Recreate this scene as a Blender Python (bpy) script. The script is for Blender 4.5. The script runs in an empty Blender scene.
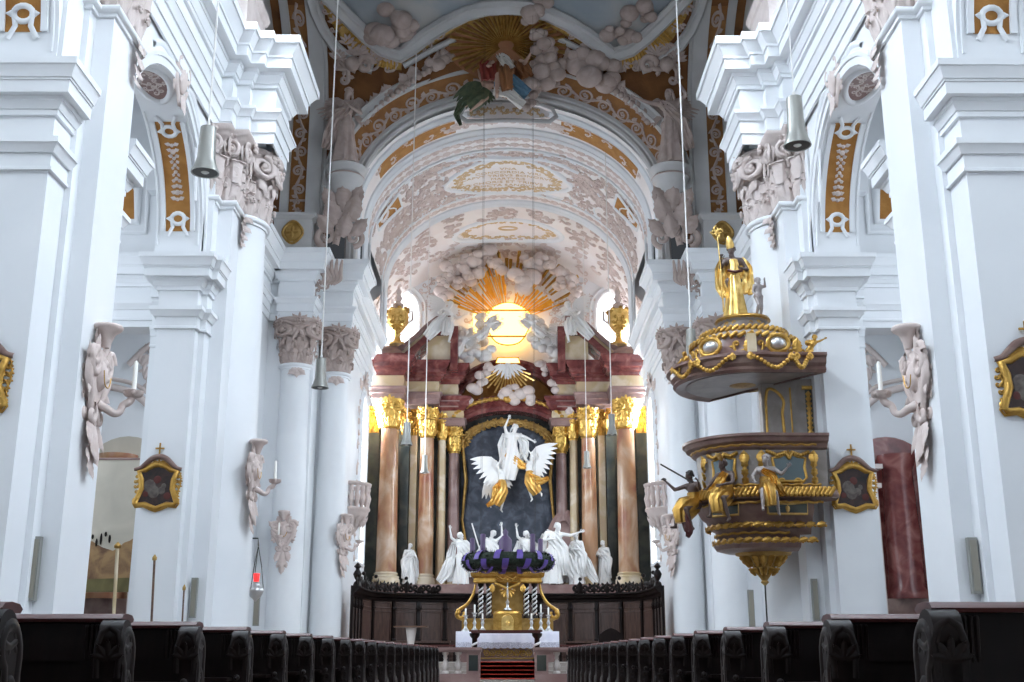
import bpy, bmesh, math, random
from mathutils import Vector, Matrix
from math import sin, cos, pi, sqrt, atan2, radians
random.seed(7)
SC = bpy.context.scene
COL = SC.collection
V = Vector

# ---------------------------------------------------------------- camera numbers (1024x682 frame)
FOC = 1136.0; EYE = 0.95
PITCH = math.atan(313 / FOC); YAW = math.atan(4.5 / FOC * cos(PITCH))
_fw = V((sin(YAW) * cos(PITCH), cos(YAW) * cos(PITCH), sin(PITCH)))
_rt = V((cos(YAW), -sin(YAW), 0)); _up = _rt.cross(_fw)
def at(x, y, Y):
    """world point of the photograph's (x, y) at distance Y down the nave"""
    d = _fw + _rt * ((x - 512) / FOC) - _up * ((y - 341) / FOC)
    return V((0, 0, EYE)) + d * (Y / d.y)

# ---------------------------------------------------------------- materials
MATS = {}
def mat(name, col, rough=0.6, metal=0.0, col2=None, scale=3.0, detail=4.0, lo=0.35, hi=0.65, bump=0.0, bscale=30.0, emit=None, estr=0.0, stretch=None, trans=0.0, col3=None, spec=0.5, wave=False):
    m = bpy.data.materials.new(name); m.use_nodes = True
    nt = m.node_tree; N = nt.nodes; L = nt.links
    b = N['Principled BSDF']
    b.inputs['Base Color'].default_value = (*col, 1)
    b.inputs['Roughness'].default_value = rough
    b.inputs['Metallic'].default_value = metal
    b.inputs['Specular IOR Level'].default_value = spec
    tc = N.new('ShaderNodeTexCoord'); mp = N.new('ShaderNodeMapping')
    L.new(tc.outputs['Object'], mp.inputs['Vector'])
    if stretch: mp.inputs['Scale'].default_value = stretch
    if col2:
        if wave:
            tx = N.new('ShaderNodeTexWave'); tx.inputs['Scale'].default_value = scale; tx.inputs['Distortion'].default_value = 9.0
            tx.inputs['Detail'].default_value = detail; tx.inputs['Detail Scale'].default_value = 1.2
        else:
            tx = N.new('ShaderNodeTexNoise'); tx.inputs['Scale'].default_value = scale; tx.inputs['Detail'].default_value = detail
            tx.inputs['Distortion'].default_value = 0.6
        L.new(mp.outputs['Vector'], tx.inputs['Vector'])
        cr = N.new('ShaderNodeValToRGB')
        cr.color_ramp.elements[0].position = lo; cr.color_ramp.elements[0].color = (*col, 1)
        cr.color_ramp.elements[1].position = hi; cr.color_ramp.elements[1].color = (*col2, 1)
        if col3:
            e = cr.color_ramp.elements.new((lo + hi) / 2); e.color = (*col3, 1)
        L.new(tx.outputs['Fac'], cr.inputs['Fac']); L.new(cr.outputs['Color'], b.inputs['Base Color'])
    if bump:
        nz = N.new('ShaderNodeTexNoise'); nz.inputs['Scale'].default_value = bscale; nz.inputs['Detail'].default_value = 5
        bp = N.new('ShaderNodeBump'); bp.inputs['Strength'].default_value = bump; bp.inputs['Distance'].default_value = 0.05
        L.new(mp.outputs['Vector'], nz.inputs['Vector']); L.new(nz.outputs['Fac'], bp.inputs['Height']); L.new(bp.outputs['Normal'], b.inputs['Normal'])
    if emit:
        b.inputs['Emission Color'].default_value = (*emit, 1); b.inputs['Emission Strength'].default_value = estr
    if trans: b.inputs['Transmission Weight'].default_value = trans
    MATS[name] = m
    return m

# ---------------------------------------------------------------- objects
def link(name, me, parent=None):
    o = bpy.data.objects.new(name, me); COL.objects.link(o)
    if parent is not None:
        o.parent = parent
        bpy_mi = parent_world(parent).inverted()
        o.matrix_parent_inverse = bpy_mi
    return o
_W = {}
def parent_world(p):
    m = Matrix.LocRotScale(p.location, p.rotation_euler, p.scale)
    if p.parent is not None:
        return parent_world(p.parent) @ p.matrix_parent_inverse @ m
    return m
def tag(o, label=None, cat=None, group=None, kind=None):
    if label: o['label'] = label
    if cat: o['category'] = cat
    if group: o['group'] = group
    if kind: o['kind'] = kind
    return o
def thing(name, label, cat, loc=(0, 0, 0), group=None):
    o = bpy.data.objects.new(name, None); COL.objects.link(o); o.location = loc; o.empty_display_size = 0.1
    return tag(o, label, cat, group)
def copy_tree(o, parent=None):
    c = o.copy(); COL.objects.link(c)
    if parent is not None:
        c.parent = parent; c.matrix_parent_inverse = o.matrix_parent_inverse
    for ch in list(o.children): copy_tree(ch, c)
    return c
def dup(o, loc, label, rz=None, sx=None):
    c = copy_tree(o); c.location = loc; c['label'] = label
    if rz is not None: c.rotation_euler.z = rz
    if sx is not None: c.scale.x = sx
    return c

def ring_frames(pts):
    pts = [V(p) for p in pts]; n = len(pts); T = []
    for i in range(n):
        t = pts[min(i + 1, n - 1)] - pts[max(i - 1, 0)]
        T.append(t.normalized() if t.length > 1e-9 else V((0, 0, 1)))
    a = V((0, 0, 1)) if abs(T[0].z) < 0.9 else V((1, 0, 0))
    U = (a - T[0] * a.dot(T[0])).normalized(); out = []
    for i in range(n):
        U = U - T[i] * U.dot(T[i])
        U = U.normalized() if U.length > 1e-6 else T[i].orthogonal().normalized()
        out.append((pts[i], T[i], U, T[i].cross(U)))
    return out

def fit(r, n):
    if not isinstance(r, (list, tuple)) or len(r) == n: return r
    out = []
    for i in range(n):
        t = i/(n-1)*(len(r)-1); k = min(int(t), len(r)-2); out.append(r[k]+(r[k+1]-r[k])*(t-k))
    return out
def crv(P, k=4):
    """Catmull-Rom through the points"""
    P = [V(p) for p in P]; out = []
    for i in range(len(P)-1):
        a, b, c, d = P[max(i-1, 0)], P[i], P[i+1], P[min(i+2, len(P)-1)]
        for j in range(k):
            t = j/k; out.append(.5*((2*b)+(c-a)*t+(2*a-5*b+4*c-d)*t*t+(3*b-a-3*c+d)*t**3))
    return out+[P[-1]]
class MB:
    def __init__(s): s.v = []; s.f = []
    def add(s, vs, fs):
        b = len(s.v); s.v.extend([tuple(p) for p in vs]); s.f.extend([tuple(i + b for i in q) for q in fs]); return s
    def merge(s, o, M=None):
        return s.add([(M @ V(p)) for p in o.v] if M else o.v, o.f)
    def xf(s, M): s.v = [tuple(M @ V(p)) for p in s.v]; return s
    def box(s, lo, hi):
        x0, y0, z0 = lo; x1, y1, z1 = hi
        return s.add([(x0,y0,z0),(x1,y0,z0),(x1,y1,z0),(x0,y1,z0),(x0,y0,z1),(x1,y0,z1),(x1,y1,z1),(x0,y1,z1)],
                     [(0,3,2,1),(4,5,6,7),(0,1,5,4),(1,2,6,5),(2,3,7,6),(3,0,4,7)])
    def grid(s, rows, cu=False, cv=False, caps=False):
        n = len(rows); m = len(rows[0]); vs = [p for r in rows for p in r]; fs = []
        for i in range(n if cv else n - 1):
            for j in range(m if cu else m - 1):
                a = i * m + j; b = i * m + (j + 1) % m; k = ((i + 1) % n) * m
                fs.append((a, b, k + (j + 1) % m, k + j))
        if caps:
            fs.append(tuple(range(m))[::-1]); fs.append(tuple((n - 1) * m + j for j in range(m)))
        return s.add(vs, fs)
    def tube(s, pts, r, n=6, caps=True):
        fr = ring_frames(pts); rows = []; r = fit(r, len(pts))
        for i, (p, t, u, w) in enumerate(fr):
            rr = r[i] if isinstance(r, (list, tuple)) else r
            rows.append([p + (u * cos(2*pi*j/n) + w * sin(2*pi*j/n)) * rr for j in range(n)])
        return s.grid(rows, cu=True, caps=caps)
    def lathe(s, prof, c=(0, 0, 0), n=20, a0=0.0, a1=2*pi, ex=1.0, ey=1.0):
        full = abs(a1 - a0 - 2*pi) < 1e-6; rows = []; k = n if full else n + 1
        for r, z in prof:
            rows.append([(c[0] + ex*r*cos(a0+(a1-a0)*j/n), c[1] + ey*r*sin(a0+(a1-a0)*j/n), c[2] + z) for j in range(k)])
        return s.grid(rows, cu=full, caps=full)
    def sphere(s, c, r, n=8, m=6, M=None):
        if not isinstance(r, (tuple, list)): r = (r, r, r)
        vs = []; fs = []
        for i in range(1, m):
            t = pi * i / m
            for j in range(n):
                p = 2*pi*j/n; q = V((r[0]*sin(t)*cos(p), r[1]*sin(t)*sin(p), r[2]*cos(t)))
                if M: q = M @ q
                vs.append(q + V(c))
        tp = V((0, 0, r[2])); bt = V((0, 0, -r[2]))
        if M: tp = M @ tp; bt = M @ bt
        a = len(vs); vs += [tp + V(c), bt + V(c)]
        for i in range(m - 2):
            for j in range(n):
                k = (j + 1) % n; fs.append((i*n+j, (i+1)*n+j, (i+1)*n+k, i*n+k))
        for j in range(n):
            k = (j + 1) % n; fs.append((a, j, k)); fs.append((a + 1, (m-2)*n+k, (m-2)*n+j))
        return s.add(vs, fs)
    def capsule(s, p, q, r0, r1, n=10):
        p = V(p); q = V(q); s.tube([p, p.lerp(q, .5), q], [r0, (r0+r1)/2, r1], n); s.sphere(p, r0, n, 6); return s.sphere(q, r1, n, 6)
    def prism(s, poly, f0, f1):
        """poly: 2-D outline; f0/f1 map (a,b) to the two end faces"""
        n = len(poly); vs = [f0(*p) for p in poly] + [f1(*p) for p in poly]
        fs = [tuple(range(n))[::-1], tuple(range(n, 2*n))] + [(i, (i+1) % n, n+(i+1) % n, n+i) for i in range(n)]
        return s.add(vs, fs)
    def caps(s, poly, z0, z1):
        n = len(poly); return s.add([(x, y, z0) for x, y in poly]+[(x, y, z1) for x, y in poly], [tuple(range(n))[::-1], tuple(range(n, 2*n))])
    def relief(s, pts, r, f, n=4, base=0.0, k=1.0):
        """half-round ridge along 2-D pts on the mapped surface f(u,v,h)"""
        N = len(pts); rows = []; r = fit(r, N)
        for i in range(N):
            a = pts[max(i-1, 0)]; b = pts[min(i+1, N-1)]
            dx, dy = b[0]-a[0], b[1]-a[1]; l = sqrt(dx*dx+dy*dy) or 1; px, py = -dy/l, dx/l
            rr = r[i] if isinstance(r, (list, tuple)) else r
            rows.append([f(pts[i][0]+px*rr*cos(pi*j/n), pts[i][1]+py*rr*cos(pi*j/n), base + k*rr*sin(pi*j/n)) for j in range(n+1)])
        return s.grid(rows)
    def leaf(s, u, v, ang, L, w, f, lift=0.12, lobes=4, base=0.0, curl=0.0, n=11):
        """acanthus leaf lying on f from (u,v) along ang; curl rolls the tip over outwards"""
        ca, sa = cos(ang), sin(ang); rows = []; n = max(n, 9)
        for i in range(n):
            t = i/(n-1); W = max(.004*w, w*.5*(1-(abs(t-.45)/.555)**2.4)*(1+.16*cos(lobes*2*pi*t)))
            tt = t; h = base + lift*L*(.25+.9*t**1.5)
            if curl and t > .62:
                th = (t-.62)/.38*2.5; R = .19*L; tt = .62+R*sin(th)/L; h = base+lift*L*(.25+.9*.62**1.5)+.55*curl*R*(1-cos(th)); W *= 1-.25*(t-.62)
            row = []
            for q in (-1, -.62, -.25, 0, .25, .62, 1):
                x = tt*L-.10*L*abs(q)*(0 if curl and t > .62 else 1)*t; y = q*W; hh = h+W*(.40*(1-q*q)+(.10 if q == 0 else 0)-.16)
                row.append(f(u+ca*x-sa*y, v+sa*x+ca*y, max(hh, 0.0)))
            rows.append(row)
        return s.grid(rows)
    def build(s, name, m, parent=None, smooth=66, kind=None):
        me = bpy.data.meshes.new(name); me.from_pydata(s.v, [], s.f); me.update()
        if smooth:
            me.polygons.foreach_set('use_smooth', [True]*len(me.polygons)); me.set_sharp_from_angle(angle=radians(smooth))
        me.materials.append(MATS[m] if isinstance(m, str) else m)
        o = link(name, me, parent)
        if kind: o['kind'] = kind
        return o

def plane_map(O, U, Vv, N=None):
    O = V(O); U = V(U); Vv = V(Vv); N = V(N) if N else U.cross(Vv)
    return lambda u, v, h=0.0: O + U*u + Vv*v + N*h

def miter(poly, closed=False):
    n = len(poly); out = []
    for i in range(n):
        p = poly[i]
        a = poly[i-1] if (i > 0 or closed) else None; b = poly[(i+1) % n] if (i < n-1 or closed) else None
        ns = []
        if a is not None:
            d = V((p[0]-a[0], p[1]-a[1])).normalized(); ns.append(V((d.y, -d.x)))
        if b is not None:
            d = V((b[0]-p[0], b[1]-p[1])).normalized(); ns.append(V((d.y, -d.x)))
        if len(ns) == 2:
            m = ns[0]+ns[1]; L = m.length_squared
            out.append(m*(2/L) if L > .08 else ns[0])
        else: out.append(ns[0])
    return out
def sweep(mb, poly, prof, closed=False, cap=True):
    """mouldings: prof [(offset,z)] swept round the plan polyline, offset to its right-hand side"""
    mt = miter(poly, closed)
    rows = [[(p[0]+m.x*o, p[1]+m.y*o, z) for o, z in prof] for p, m in zip(poly, mt)]
    mb.grid(rows, cv=closed)
    if cap and not closed:
        for r in (rows[0], rows[-1]): mb.add(r, [tuple(range(len(r)))])
    return mb
def mx(poly, sx):
    """mirror a plan polyline; keeps the outward side"""
    return poly if sx < 0 else [(-x, y) for x, y in reversed(poly)]

def ell(a, b, z0, n=40, t0=0.0, t1=pi, foot=None):
    pts = [(a*cos(t0+(t1-t0)*i/n), z0+b*sin(t0+(t1-t0)*i/n)) for i in range(n+1)]
    if foot is not None: pts = [(pts[0][0], foot)] + pts + [(pts[-1][0], foot)]
    return pts
def arch_sweep(mb, pts, prof, closed_prof=True):
    """pts (x,z) along an arch; prof [(radial offset, Y)]"""
    n = len(pts); rows = []
    for i in range(n):
        a = pts[max(i-1, 0)]; b = pts[min(i+1, n-1)]; d = V((b[0]-a[0], b[1]-a[1])).normalized(); nx, nz = d.y, -d.x
        rows.append([(pts[i][0]+nx*o, y, pts[i][1]+nz*o) for o, y in prof])
    return mb.grid(rows, cu=closed_prof, caps=closed_prof)

def spiral(cx, cy, R, turns, a0, d=1, r_in=.18, n=None):
    n = n or int(15*turns)+4; out = []
    for i in range(n+1):
        t = i/n; r = R*(1-(1-r_in)*t); a = a0+d*2*pi*turns*t; out.append((cx+r*cos(a), cy+r*sin(a)))
    return out
def taper(n, r0, r1): return [r0+(r1-r0)*i/(n-1) for i in range(n)]
def c_scroll(mb, cx, cy, R, ang, f, d=1, w=None, leafy=True, leaf=1.0):
    """C-shaped rococo scroll: two volutes joined, with leaves"""
    w = w or R*.17
    ca, sa = cos(ang), sin(ang)
    loc = spiral(-R*.55, R*.12, R*.34, 1.15, -pi/2, -1)[::-1]
    mid = [(-R*.55+R*1.1*i/6, -R*.22-R*.2*sin(pi*i/6)) for i in range(1, 6)]
    loc2 = spiral(R*.55, R*.12, R*.34, 1.15, -pi/2, 1)
    P = loc+mid+loc2
    P = [(cx+(x*ca-y*d*sa), cy+(x*sa+y*d*ca)) for x, y in P]
    n = len(P); mb.relief(P, [w*(.5+.5*sin(pi*i/(n-1))) for i in range(n)], f, n=3)
    if leafy:
        for k in (-.9, 0, .9):
            a = ang - d*pi/2 + k*.8
            mb.leaf(cx + R*.5*k*ca + d*R*.3*sa, cy + R*.5*k*sa - d*R*.3*ca, a, R*.55*leaf, R*.32*leaf, f, lobes=3, n=6)
def rinceau(mb, L, W, f, n=None, w=None, leaves=True):
    """running scroll along u in [0,L], v in [-W/2,W/2]"""
    n = n or max(2, round(L/(W*.85))); p = L/n; w = w or W*.055
    st = [(L*i/(n*8), W*.2*sin(pi*i/8)) for i in range(n*8+1)]
    mb.relief(st, w, f, n=3)
    for k in range(n):
        d = 1 if k % 2 == 0 else -1
        sp = spiral(p*(k+.5), -d*W*.06, W*.41, 1.5, d*pi/2, -d if True else d)
        mb.relief(sp, taper(len(sp), w*1.1, w*.6), f, n=3)
        mb.relief([(p*(k+.5)+W*.09*cos(a), -d*W*.1+W*.09*sin(a)) for a in (0, 1.6, 3.2, 4.8)], W*.07, f, n=3)
        if leaves:
            mb.leaf(p*(k+.1), d*W*.05, d*1.2, W*.42, W*.24, f, lobes=3, n=6)
            mb.leaf(p*(k+.85), d*W*.12, -d*.9, W*.3, W*.18, f, lobes=3, n=6)
def shell(mb, u, v, ang, R, f, n=7):
    for i in range(n):
        a = ang + (i/(n-1)-.5)*2.6
        mb.leaf(u, v, a, R*(1-.15*abs(i-(n-1)/2)/n*2), R*.36, f, lobes=1, n=6, lift=.2)
def cloud(mb, pts, r, jit=.3, k=3, f=None, rnd=random):
    for p in pts:
        p = V(p)
        for _ in range(k):
            q = p + V((rnd.uniform(-1, 1), rnd.uniform(-.6, .6), rnd.uniform(-1, 1)))*r*.75
            rr = r*rnd.uniform(1-jit, 1+jit)*.75
            mb.sphere(q, (rr, rr*.8, rr*.85), 12, 8)
    return mb
# ---------------------------------------------------------------- carved figures (1.75 m tall before scaling; facing -Y; x to the photograph's right)
def remesh(mb, voxel, smooth=4, name='body'):
    me = bpy.data.meshes.new('tmp'); me.from_pydata(mb.v, [], mb.f); me.update()
    bm = bmesh.new(); bm.from_mesh(me); bmesh.ops.recalc_face_normals(bm, faces=bm.faces); bm.to_mesh(me); bm.free()
    o = bpy.data.objects.new('tmp', me); COL.objects.link(o)
    r = o.modifiers.new('r', 'REMESH'); r.mode = 'VOXEL'; r.voxel_size = voxel
    s = o.modifiers.new('s', 'SMOOTH'); s.iterations = smooth; s.factor = .5
    dg = bpy.context.evaluated_depsgraph_get(); out = bpy.data.meshes.new_from_object(o.evaluated_get(dg))
    bpy.data.objects.remove(o); out.polygons.foreach_set('use_smooth', [True]*len(out.polygons)); return out
STAND = dict(pelvis=(0, 0, .95), waist=(0, .0, 1.1), chest=(0, 0, 1.3), neck=(0, 0, 1.47), head=(0, -.02, 1.62),
    sl=(-.18, 0, 1.42), el=(-.25, .02, 1.13), wl=(-.22, -.14, .93), sr=(.18, 0, 1.42), er=(.25, .02, 1.13), wr=(.22, -.14, .93),
    hl=(-.09, 0, .92), kl=(-.10, -.05, .50), al=(-.10, .02, .08), hr=(.09, 0, .92), kr=(.10, -.05, .50), ar=(.10, .02, .08))
def figure_body(J, plump=1.0, hs=1.0, closed=(False, False)):
    g = {k: V(p) for k, p in J.items()}; b = MB(); k = plump
    b.capsule(g['pelvis'], g['waist'], .135*k, .115*k, 12); b.capsule(g['waist'], g['chest'], .115*k, .135*k, 12)
    b.capsule(g['sl'].lerp(g['chest'], .35), g['sr'].lerp(g['chest'], .35), .105*k, .105*k, 10); b.capsule(g['hl'], g['hr'], .11*k, .11*k, 10)
    b.capsule(g['chest'], g['neck'], .09*k, .058*k); b.capsule(g['neck'], g['head'], .055*k, .05*k)
    for s, e, w in (('sl', 'el', 'wl'), ('sr', 'er', 'wr')):
        b.capsule(g[s], g[e], .062*k, .046*k); b.capsule(g[e], g[w], .046*k, .029*k)
    for h, n, a in (('hl', 'kl', 'al'), ('hr', 'kr', 'ar')):
        b.capsule(g[h], g[n], .095*k, .06*k); b.capsule(g[n], g[n].lerp(g[a], .35), .06*k, .062*k); b.capsule(g[n].lerp(g[a], .35), g[a], .06*k, .036*k)
        sh = (g[a]-g[n]).normalized(); fw = V((0, -1, 0)) - sh*V((0, -1, 0)).dot(sh); fw = fw.normalized() if fw.length > .2 else V((0, 0, -1))
        b.capsule(g[a]+sh*.03+fw*-.03, g[a]+sh*.055+fw*.13, .036*k, .027*k)
    H = g['head']; up = (H-g['neck']).normalized(); s = hs
    face = V(J.get('look', (0, -1, 0))); face = (face-up*face.dot(up)).normalized(); side = face.cross(up)
    M = Matrix((side, face, up)).transposed()
    def hp(x, y, z): return H+side*x*s+face*y*s+up*z*s
    b.sphere(hp(0, -.012, .035), (.076*s, .092*s, .088*s), 14, 10, M); b.sphere(hp(0, .022, -.045), (.058*s, .062*s, .07*s), 12, 8, M)
    b.capsule(hp(0, .078, .012), hp(0, .103, -.028), .011*s, .016*s, 6); b.sphere(hp(0, .07, -.098), (.026*s, .022*s, .02*s), 8, 6, M)
    for q in (-1, 1):
        b.capsule(hp(q*.012, .083, .024), hp(q*.05, .066, .02), .012*s, .010*s, 6); b.sphere(hp(q*.03, .07, .0), .013*s, 8, 6)
        b.sphere(hp(q*.04, .058, -.035), .024*s, 8, 6); b.sphere(hp(q*.078, -.01, -.01), (.012*s, .022*s, .03*s), 8, 6, M)
    b.capsule(hp(-.018, .080, -.062), hp(.018, .080, -.062), .008*s, .008*s, 6); b.capsule(hp(-.015, .077, -.076), hp(.015, .077, -.076), .009*s, .009*s, 6)
    fingers = MB()
    for i, (e, w) in enumerate((('el', 'wl'), ('er', 'wr'))):
        d = (g[w]-g[e]).normalized(); n = V(J.get('palm'+'lr'[i], (0, -1, 0))); n = (n-d*n.dot(d)); n = n.normalized() if n.length > .1 else d.orthogonal(); t = d.cross(n)*(1 if i else -1)
        p0 = g[w]+d*.05
        b.sphere(p0, (.040*k, .017*k, .05*k), 10, 6, Matrix((t, n, d)).transposed())
        for q, L in ((-.032, .062), (-.011, .078), (.011, .074), (.031, .058)):
            r0 = p0+d*.042+t*q; c = .75 if closed[i] else .25
            m = r0+d*L*.5*(1-.3*c)+n*L*.22*c*2; e2 = m+d*L*.5*(1-c*1.2)+n*L*.45*c*1.6
            fingers.tube([r0-d*.02, r0, m, e2], [.0095*k, .0095*k, .0085*k, .006*k], 6)
        r0 = p0-d*.012-t*.036; fingers.tube([r0, r0-t*.022+d*.025+n*.012, r0-t*.026+d*.052+n*.026], [.012*k, .0105*k, .007*k], 6)
    return b, fingers, hp, M
def hair_mb(hp, M, s=1.0, long=False, R=random.Random(2)):
    h = MB()
    h.sphere(hp(0, -.03, .05), (.084*s, .09*s, .088*s), 14, 10, M)
    for i in range(22):
        a = pi*(.05+.9*R.random())+pi; z = R.uniform(-.04, .11); r = .09*sqrt(max(.1, 1-((z-.03)/.12)**2))
        p = hp(r*cos(a), -.02+r*sin(a)*1.0, z); h.sphere(p, .02*s, 6, 5)
    for i in range(9):
        a = pi*i/8; h.sphere(hp(.075*cos(a), .035-.02*abs(cos(a)), .05+.055*sin(a)), .02*s, 6, 5)
    if long:
        for q in (-1, 0, 1): h.tube([hp(q*.06, -.06, .02), hp(q*.08, -.08, -.08), hp(q*.09, -.07, -.17)], [.03*s, .03*s, .012*s], 7)
    return h
def beard_mb(hp, s=1.0):
    h = MB()
    for q in (-1.6, -.8, 0, .8, 1.6): h.tube([hp(q*.022, .062, -.08), hp(q*.02, .085, -.12), hp(q*.008, .075, -.175+abs(q)*.02)], [.018*s, .018*s, .006*s], 6)
    return h
def drape(path, rx, ry, folds=9, amp=.12, tw=.4, seed=0, n=44, flat=1.0):
    """a hanging cloth round a path: closed ring sections with deep folds that grow towards the hem"""
    R = random.Random(seed); ph = R.uniform(0, 6); fr = ring_frames(path); rows = []; N = len(path); rx = fit(list(rx), N); ry = fit(list(ry), N); mb = MB()
    for i, (p, t, u, w) in enumerate(fr):
        q = i/(N-1); row = []
        for j in range(n):
            a = 2*pi*j/n
            m = 1+amp*(.25+.75*q)*(cos(folds*a+ph+tw*q*4)+.5*cos((folds*2-3)*a+ph*2-q*3)+.35*sin(3*a+q*5))
            row.append(p+w*cos(a)*rx[i]*m+u*sin(a)*ry[i]*m)
        rows.append(row)
    return mb.grid(rows, cu=True, caps=True)
def sash(pts, wid, thick=.02, folds=3, amp=.03, side=(0, -1, 0)):
    """a fluttering strip of cloth"""
    mb = MB(); N = len(pts); P = []
    for i in range(N-1):
        for k in range(4): P.append(V(pts[i]).lerp(V(pts[i+1]), k/4))
    P.append(V(pts[-1])); fr = ring_frames(P); rows = []; n = 8
    wid = fit(wid, len(P)) if isinstance(wid, (list, tuple)) else [wid]*len(P)
    for i, (p, t, u, w) in enumerate(fr):
        s = V(side); s = (s-t*s.dot(t)); s = s.normalized() if s.length > .1 else u; b = t.cross(s)
        top = [p+b*wid[i]*(j/n-.5)+s*(thick+amp*sin(folds*2*pi*j/n+i*.6)) for j in range(n+1)]
        rows.append(top+[q-s*thick*2 for q in reversed(top)])
    return mb.grid(rows, cu=True, caps=True)
def wing_mb(root, out, up, L, n=9, spread=1.15):
    """feathered wing: out = direction along the arm of the wing, up = direction the feathers leave it"""
    root = V(root); out = V(out).normalized(); up = V(up); up = (up-out*up.dot(out)).normalized(); nrm = out.cross(up); mb = MB()
    def feather(p, d, l, w, h):
        s = d.cross(nrm).normalized(); rows = []
        for i in range(7):
            t = i/6; ww = w*1.25*(.45+.8*sin(pi*min(.92, t*.8+.2)))*(1 if t < .8 else 1-(t-.8)*4.2); c = p+d*l*t+nrm*(h+.10*l*t*t)
            rows.append([c-s*ww*.5, c-s*ww*.2+nrm*w*.14, c+nrm*w*.10, c+s*ww*.2+nrm*w*.14, c+s*ww*.5, c-nrm*w*.12])
        mb.grid(rows, cu=True, caps=True)
    arm = [root, root+out*L*.18+up*L*.12, root+out*L*.38+up*L*.16, root+out*L*.55+up*L*.08]
    mb.tube(arm, [L*.055, L*.06, L*.05, L*.03], 8)
    for layer, (ll, ww, h) in enumerate(((.95, .13, 0), (.58, .12, .035*L), (.32, .11, .06*L))):
        for i in range(n):
            t = i/(n-1); k = t*2.999; j = int(k); p = arm[j].lerp(arm[j+1], k-j)
            a = -.5+spread*(t**1.1); d = (-up*cos(a)+out*sin(a)).normalized() if False else (up*-cos(a*1.0)+out*sin(a*1.0)).normalized()
            feather(p, d, L*ll*(.55+.45*sin(.5+t*1.7)), L*ww, h-.006*i*L)
    return mb
def statue(name, label, cat, loc, S, J=None, m='white_stucco', robe=None, sashes=(), wings=(), rz=0.0, plump=1.0, hs=1.0, hair=True, beard=False, long=False, hair_m=None, robe_m=None, wing_m=None, closed=(False, False), voxel=.02, group=None, mirror=False, extra=None, tilt=0.0, robes=()):
    j = dict(STAND); j.update(J or {})
    X = Matrix.Translation(V(loc)) @ Matrix.Rotation(rz, 4, 'Z') @ Matrix.Rotation(tilt, 4, 'Y') @ Matrix.Diagonal((-S if mirror else S, S, S, 1))
    root = thing(name, label, cat, loc, group)
    b, fi, hp, M = figure_body(j, plump, hs, closed)
    me = remesh(b, voxel); n0 = len(me.vertices)
    bm = bmesh.new(); bm.from_mesh(me); vs = [bm.verts.new(p) for p in fi.v]
    for f in fi.f: bm.faces.new([vs[i] for i in f])
    bm.to_mesh(me); bm.free(); me.polygons.foreach_set('use_smooth', [True]*len(me.polygons))
    me.transform(X); me.materials.append(MATS[m]); link('body', me, root)
    def part(mb, nm, mt): mb.xf(X); return mb.build(nm, mt, root, smooth=60)
    if hair: part(hair_mb(hp, M, hs, long), 'hair', hair_m or m)
    if beard: part(beard_mb(hp, hs), 'beard', hair_m or m)
    for r in ([robe] if robe else [])+list(robes): part(drape(**{k: v for k, v in r.items() if k not in ('m', 'name')}), r.get('name', 'robe'), r.get('m', robe_m or m))
    for s in sashes: part(sash(**{k: v for k, v in s.items() if k not in ('m', 'name')}), s.get('name', 'cloak'), s.get('m', robe_m or m))
    for w in wings: part(wing_mb(*w), 'wing', wing_m or m)
    for mb, nm, mt in (extra(j, hp) if extra else ()): part(mb, nm, mt)
    return root
LONG_ROBE = dict(path=[(0, 0, 1.40), (0, 0, 1.25), (0, 0, 1.08), (0, -.01, .9), (0, -.03, .6), (0, -.02, .3), (0, 0, .03)], rx=[.15, .17, .15, .19, .22, .26, .31], ry=[.11, .14, .13, .16, .18, .22, .26], folds=9, amp=.10)
SKIRT = dict(path=[(0, 0, 1.08), (0, -.01, .9), (0, -.04, .6), (0, -.02, .3), (0, 0, .03)], rx=[.14, .19, .22, .26, .31], ry=[.12, .16, .18, .22, .26], folds=9, amp=.12)
# ---------------------------------------------------------------- palette
mat('white_plaster', (.80, .82, .84), .55, col2=(.85, .865, .88), scale=.5, bump=.03, bscale=6)
mat('grey_plaster', (.74, .76, .78), .6, col2=(.79, .80, .82), scale=.6)
mat('stucco', (.60, .49, .45), .7, col2=(.68, .58, .54), scale=2.5, bump=.15, bscale=14)
mat('pale_stucco', (.60, .51, .475), .7, col2=(.69, .60, .565), scale=2.5, bump=.12, bscale=14)
mat('vault_pink', (.84, .78, .76), .75, col2=(.88, .85, .84), scale=.7)
mat('vault_scroll', (.62, .50, .46), .75, col2=(.74, .64, .60), scale=2)
mat('vault_gilt', (.60, .42, .22), .6, col2=(.70, .52, .32), scale=2)
mat('ochre', (.36, .155, .03), .8, col2=(.45, .21, .05), scale=3, bump=.2, bscale=20)
mat('brown_ochre', (.24, .10, .028), .8, col2=(.31, .14, .04), scale=3)
mat('dark_ochre', (.15, .055, .014), .85, col2=(.22, .09, .025), scale=1.5, bump=.2, bscale=12)
mat('capital_gold', (.85, .56, .16), .32, .8, col2=(.66, .40, .09), scale=6)
mat('gold', (.60, .36, .09), .34, .85, col2=(.42, .23, .05), scale=6, bump=.25, bscale=25)
mat('bright_gold', (.88, .62, .22), .3, .75, col2=(.62, .38, .10), scale=6)
mat('dull_gold', (.34, .19, .045), .45, .6, col2=(.50, .32, .10), scale=4)
mat('fresco', (.30, .34, .37), .85, col2=(.46, .45, .43), scale=.5, detail=6, col3=(.36, .39, .41))
mat('red_marble', (.11, .025, .025), .22, col2=(.33, .14, .12), scale=2.2, detail=9, lo=.32, hi=.72, col3=(.20, .055, .05))
mat('salmon_marble', (.33, .13, .08), .2, col2=(.62, .46, .34), scale=1.1, detail=9, lo=.34, hi=.66, col3=(.46, .26, .14), stretch=(1, 1, .55))
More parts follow.
